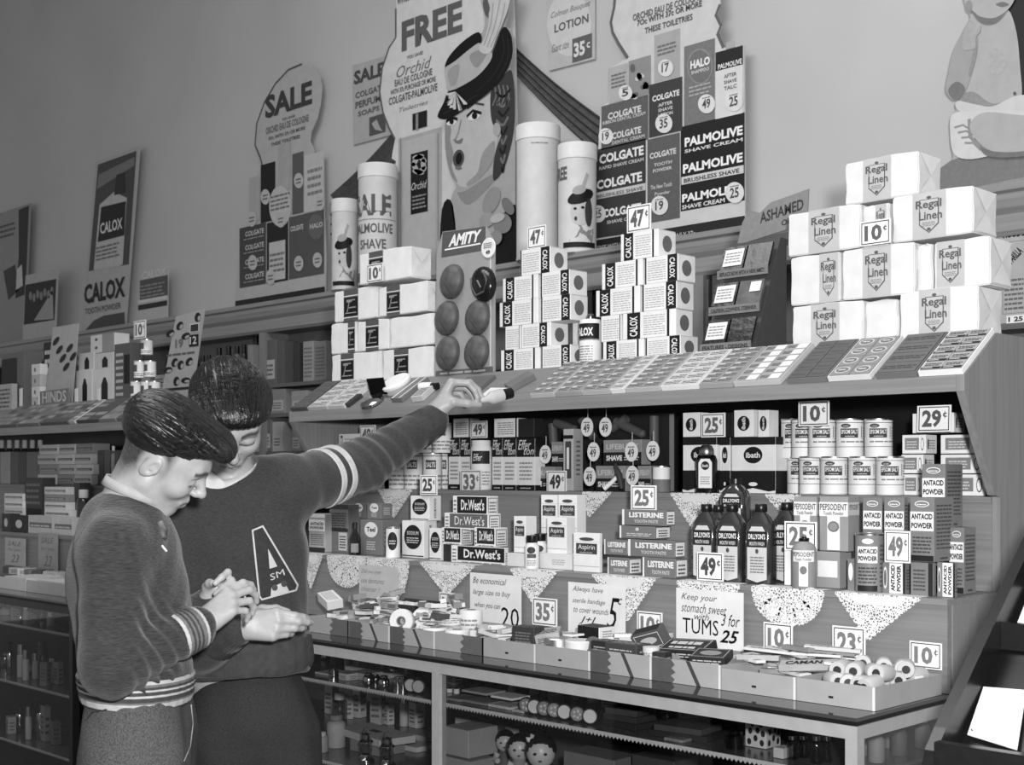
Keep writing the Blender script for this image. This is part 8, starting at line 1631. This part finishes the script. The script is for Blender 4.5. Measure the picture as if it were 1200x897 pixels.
body = head_prims(T2m, s2)+[rc(h2(-.035, 0, -.04), nb+A(0, .02, -.01), .05, .055, .03), el(chest, (.14, .1, .2), k=.04), el(belly, (.135, .095, .16), k=.04), el(pelv, (.13, .1, .12), k=.04), rc(shr, shl, .05, .05, .03)]
for a, b, c in ((shl, ell_, wrl), (shr, elr, wrr)): body += [rc(a, b, .045, .037, .02), rc(b, c, .037, .0265, .01)]
for hp, ft in ((hipr, ftr), (hipl, ftl)): kn = hp*.5+ft*.5; body += [rc(hp, kn, .07, .05, .02), rc(kn, ft, .046, .034, .01)]
body += hl_+hr_
sk2 = skin_mat('skin_fair_shaded', .54, .07); mesh_of(body, .0027, 'body', sk2, r1, origin, None, lambda V: head_dark(V, T2m, s2, None))
hz = lambda c, r, k=.02, op='u', Q=None: el(h2(*c), [x*s2 for x in r], M2 if Q is None else M2@Q, k*s2, op)
hair = [hz((-.018, 0, .056), (.101, .086, .077)), hz((.035, .0, .074), (.078, .074, .045), .03), hz((.078, -.01, .086), (.044, .062, .034), .03), hz((-.022, 0, .062), (.088, .083, .052), .03), hz((.01, 0, .085), (.07, .06, .05), .03), hz((.0, .07, .045), (.05, .022, .045), .02), hz((.0, -.07, .045), (.05, .022, .045), .02),
        pl(h2(-.02, 0, .004), M2@A(-.1, 0, -1), .008), hz((.112, .0, .026), (.062, .076, .05), .01, 's'), hz((.03, -.1, -.01), (.045, .03, .04), .01, 's'), hz((.03, .1, -.01), (.045, .03, .04), .01, 's')]
def hd(P):
    q = ((P-o2)@M2)/s2; part = np.exp(-((q[:, 1]-.028-.1*q[:, 0])/.006)**2)*np.clip((q[:, 2]-.09)/.03, 0, 1)
    return streaks(q, .0011, 83, 33, .0)+.003*part+thin(q, .0, .1, .04, .006)
hm2 = hair_mat('hair_black', .04); ho = mesh_of(hair, .0026, 'hair', hm2, r1, origin, hd); local_obj(ho, M2, o2, s2, origin); comb(T2m, s2, hair, 260, 5, r1, origin, hm2)
tor = [el(chest, (.172, .13, .21), k=.05), el(belly+A(.0, 0, .01), (.162, .125, .17), k=.06), el(belly+A(.01, 0, -.05), (.15, .125, .1), k=.05), rc(shr*.9+shl*.1, shl*.9+shr*.1, .068, .068, .05), rc(nb+A(-.05, 0, -.03), nb+A(.055, 0, -.02), .06, .06, .05)]
sll = [rc(shl, ell_, .069, .065, .04), rc(ell_, wrl, .062, .042, .02)]; slr = [rc(shr, elr, .066, .06, .03), rc(elr, wrr, .058, .041, .02)]
axf = unit(wrl-ell_); axu = unit(ell_-shl)
def sw2(P):
    q = P-ell_; s_ = q@axf; rr_ = np.linalg.norm(q-s_[:, None]*axf, axis=1); w_ = np.exp(-((s_-.03)/.1)**2)*np.exp(-(rr_/.09)**2)
    return fold(P, .8)+.004*w_*np.sin(s_*130+q[:, 2]*40)
hemz = cp(290, 796, 2.78)[2]; cutn = [el(nb+A(-.018, -.062, .034), (.08, .085, .07), k=.008, op='s'), pl((0, 0, hemz+.002), (0, 0, -1), .004)]
kn2 = knit_mat('dark_knit', .185, 30, 60, .12, .18); mesh_of(tor+sll+slr+cutn, .0036, 'sweater', kn2, r1, origin, sw2)
rib = mat('rib_charcoal', .185, .9, .1, 60); band_w = mat('stripe_white', .62, .85, .05, 60)
hug(tor, A(belly[0]+.01, belly[1], hemz), A(belly[0]+.005, belly[1], hemz+.075), [(0, 1, rib)], .003, 'waistband', r1, origin, .3, 120, None, rib, .0011)
hug(slr, wrr-unit(wrr-elr)*.07, wrr+unit(wrr-elr)*.006, [(0, 1, rib)], .0015, 'cuff', r1, origin, .12, 60, None, rib, .0008); hug(sll, wrl-axf*.07, wrl+axf*.006, [(0, 1, rib)], .0015, 'cuff', r1, origin, .12, 60, None, rib, .0008)
for f0, f1 in ((.42, .49), (.56, .63)): hug(sll, shl+(ell_-shl)*f0, shl+(ell_-shl)*f1, [(0, 1, band_w)], .0038, 'sleeve_stripe', r1, origin, .12, 60, sw2, band_w)
# chest letter
allp = tor
def patch(polys, m, off, mb):
    for P in polys:
        bm2 = bmesh.new(); bm2.faces.new([bm2.verts.new((x, y, 0)) for x, y in P]); bmesh.ops.triangulate(bm2, faces=bm2.faces[:])
        for _ in range(3): bmesh.ops.subdivide_edges(bm2, edges=[e for e in bm2.edges if e.calc_length() > 5], cuts=1)
        bmesh.ops.triangulate(bm2, faces=bm2.faces[:]); bm2.verts.index_update(); X = trace(allp, [(v.co.x, v.co.y) for v in bm2.verts], 2.5, sw2, off)-origin
        mb.add([Vector(p) for p in X], [tuple(v.index for v in f.verts) for f in bm2.faces], m, True); bm2.free()
def seg(a, b, w_): d = Vector(b)-Vector(a); n = Vector((-d.y, d.x)).normalized()*w_/2; e = d.normalized()*w_*.3; return [tuple(Vector(a)+n-e), tuple(Vector(b)+n+e), tuple(Vector(b)-n+e), tuple(Vector(a)-n-e)]
mb = MB(); patch([[(296, 622), (308, 617), (349, 686), (347, 693), (307, 703), (304, 700)]], mat('chenille_dark', .15, .95, .1, 90), .004, mb); mb.build('chest_letter', r1)
mb = MB(); out = [(296, 622), (308, 617), (349, 686), (347, 692), (307, 703), (304, 699)]; patch([seg(out[i], out[(i+1) % 6], 2.0) for i in range(6)]+[[(314, 643), (325, 664), (316, 667)], [(318, 689), (333, 682), (339, 693), (317, 701)]], band_w, .0062, mb)
def ptext(s, q00, q10, q11, q01, st='b'):
    v, f = textgeo(s, st); q = [np.array(a, float) for a in (q00, q10, q11, q01)]
    pp = [q[0]*(1-x)*(1-y)+q[1]*x*(1-y)+q[2]*x*y+q[3]*(1-x)*y for x, y in v]; X = trace(allp, pp, 2.5, sw2, .0085)-origin; mb.add([Vector(p) for p in X], f, band_w)
ptext('SM', (317.5, 681), (334, 674), (332, 667), (316, 673.5), ''); mb.build('letter_trim', r1)
mb = MB(); patch([[(x+3.6*math.cos(2*PI*i/12), y+3.8*math.sin(2*PI*i/12)) for i in range(12)] for x, y in ((322, 689), (333, 684.5))], mat('badge_dark', .2, .6), .0082, mb); mb.build('badge_discs', r1)
# shirt collar: two points under the chin
mb = MB(); ring = []
for i in range(33):
    a = 2*PI*i/32; c = nb+A(-.01, -.03, .012); fr = max(0, -math.sin(a)); ring.append((c+A(.082*math.cos(a), .078*math.sin(a), -.036*fr), c+A(.072*math.cos(a), .064*math.sin(a), .034-.046*fr)))
mb.add([Vector(p-origin) for q in ring for p in q], [(2*i, 2*i+2, 2*i+3, 2*i+1) for i in range(32)], mat('collar_bright', .68, .8, .04, 40), True); co = mb.build('shirt_collar', r1); md = co.modifiers.new('thickness', 'SOLIDIFY'); md.thickness = .005
allp = body
mb = MB(); patch([[(231, 556), (246, 551), (258, 561), (268, 570), (266, 577), (250, 578), (236, 575)]], mat('collar_bright', .68, .8, .04, 40), .006, mb); patch([[(303, 539), (309, 547), (302, 558), (290, 567), (280, 571), (280, 568), (291, 558), (299, 547)]], mat('collar_bright', .68, .8, .04, 40), .006, mb)
co = mb.build('collar_points', r1); md = co.modifiers.new('thickness', 'SOLIDIFY'); md.thickness = .003
trs = [el(pelv+A(-.004, 0, .03), (.132, .12, .14), k=.05)]
for hp, ft in ((hipr, ftr), (hipl, ftl)): kn = hp*.5+ft*.5; trs += [rc(hp+A(-.006 if hp is hipl else .0, 0, -.01), kn, .084, .08, .05), rc(kn, ft, .085, .09, .03)]
trs += [pl(ftr+A(0, 0, -.02), (0, 0, -1)), pl(A(0, 0, hemz+.03), (0, 0, 1))]
tw2 = mat('flannel_cloth', .17, .9, .12, 300, bump=.2, spec=.1); mesh_of(trs, .005, 'trousers', tw2, r1, origin, lambda P: fold(P, .6)*1.2)
mb = MB(); L_ = [Vector(p-origin) for p in trace(trs, [(332, 805), (331, 840), (328, 890)], 2.5, None, .001)]; mb.tube(L_, .0016, mat('flannel_crease', .16, .9), 5); mb.build('trouser_crease', r1)
shoes(r1, origin, [ftr, ftl], math.radians(-65))
# the little bottle in his fingers
bp = (tl_[0]*.5+tt*.5); be = cp(594, 462, 3.33); ax_ = unit(be-bp); world = lambda p: Vector((p[0]*RT[0]+p[1]*FW[0], p[0]*RT[1]+p[1]*FW[1], p[2]))
st_ = world(bp+ax_*.009); dv = (world(bp+ax_)-world(bp)).normalized(); L_ = np.linalg.norm(be-bp)
t = thing('small_bottle', 'little white bottle with a black cap held in the reaching hand', 'bottle', st_, dv.to_track_quat('Z', 'Y').to_euler())
mb = MB(); mb.lathe([(.003, -.002), (.006, .002), (.009, L_*.2), (.0165, L_*.34), (.0175, L_*.4), (.0175, L_*.72), (.0, L_*.72)], paper(.62), 20); mb.build('bottle_body', t)
mb = MB(); mb.lathe([(.0, L_*.721), (.015, L_*.721), (.0145, L_*1.05), (.0, L_*1.06)], mat('black_cap', .04, .3), 20); mb.build('cap', t)
# ---------------------------------------------------------------- what belongs to a garment or a head goes under it
bpy.context.view_layer.update()
def under(root, part, names):
    host = [c for c in root.children if c.name.split('.')[0] == part][0]
    for c in list(root.children):
        if c.name.split('.')[0] in names: inv = host.matrix_local.inverted(); c.parent = host; c.matrix_parent_inverse = inv
under(r0, 'pullover', ('cuff', 'waistband', 'pin')); under(r0, 'trousers', ('pocket_seam', 'front_seam')); under(r0, 'hair', ('hair_strands',))
under(r1, 'sweater', ('cuff', 'waistband', 'sleeve_stripe', 'chest_letter', 'letter_trim', 'badge_discs')); under(r1, 'trousers', ('trouser_crease',)); under(r1, 'hair', ('hair_strands',))
for o in list(C.objects):
    if o.parent is None and o.name.split('.')[0] == 'doll': under(o, 'head', ('hair', 'bow'))
    if o.parent is None and o.name.split('.')[0] == 'pouch_display_card': under(o, 'price_disc', ('disc_print',))
    if o.parent is None and o.name.split('.')[0] == 'toy_lantern': under(o, 'cap', ('handle',))
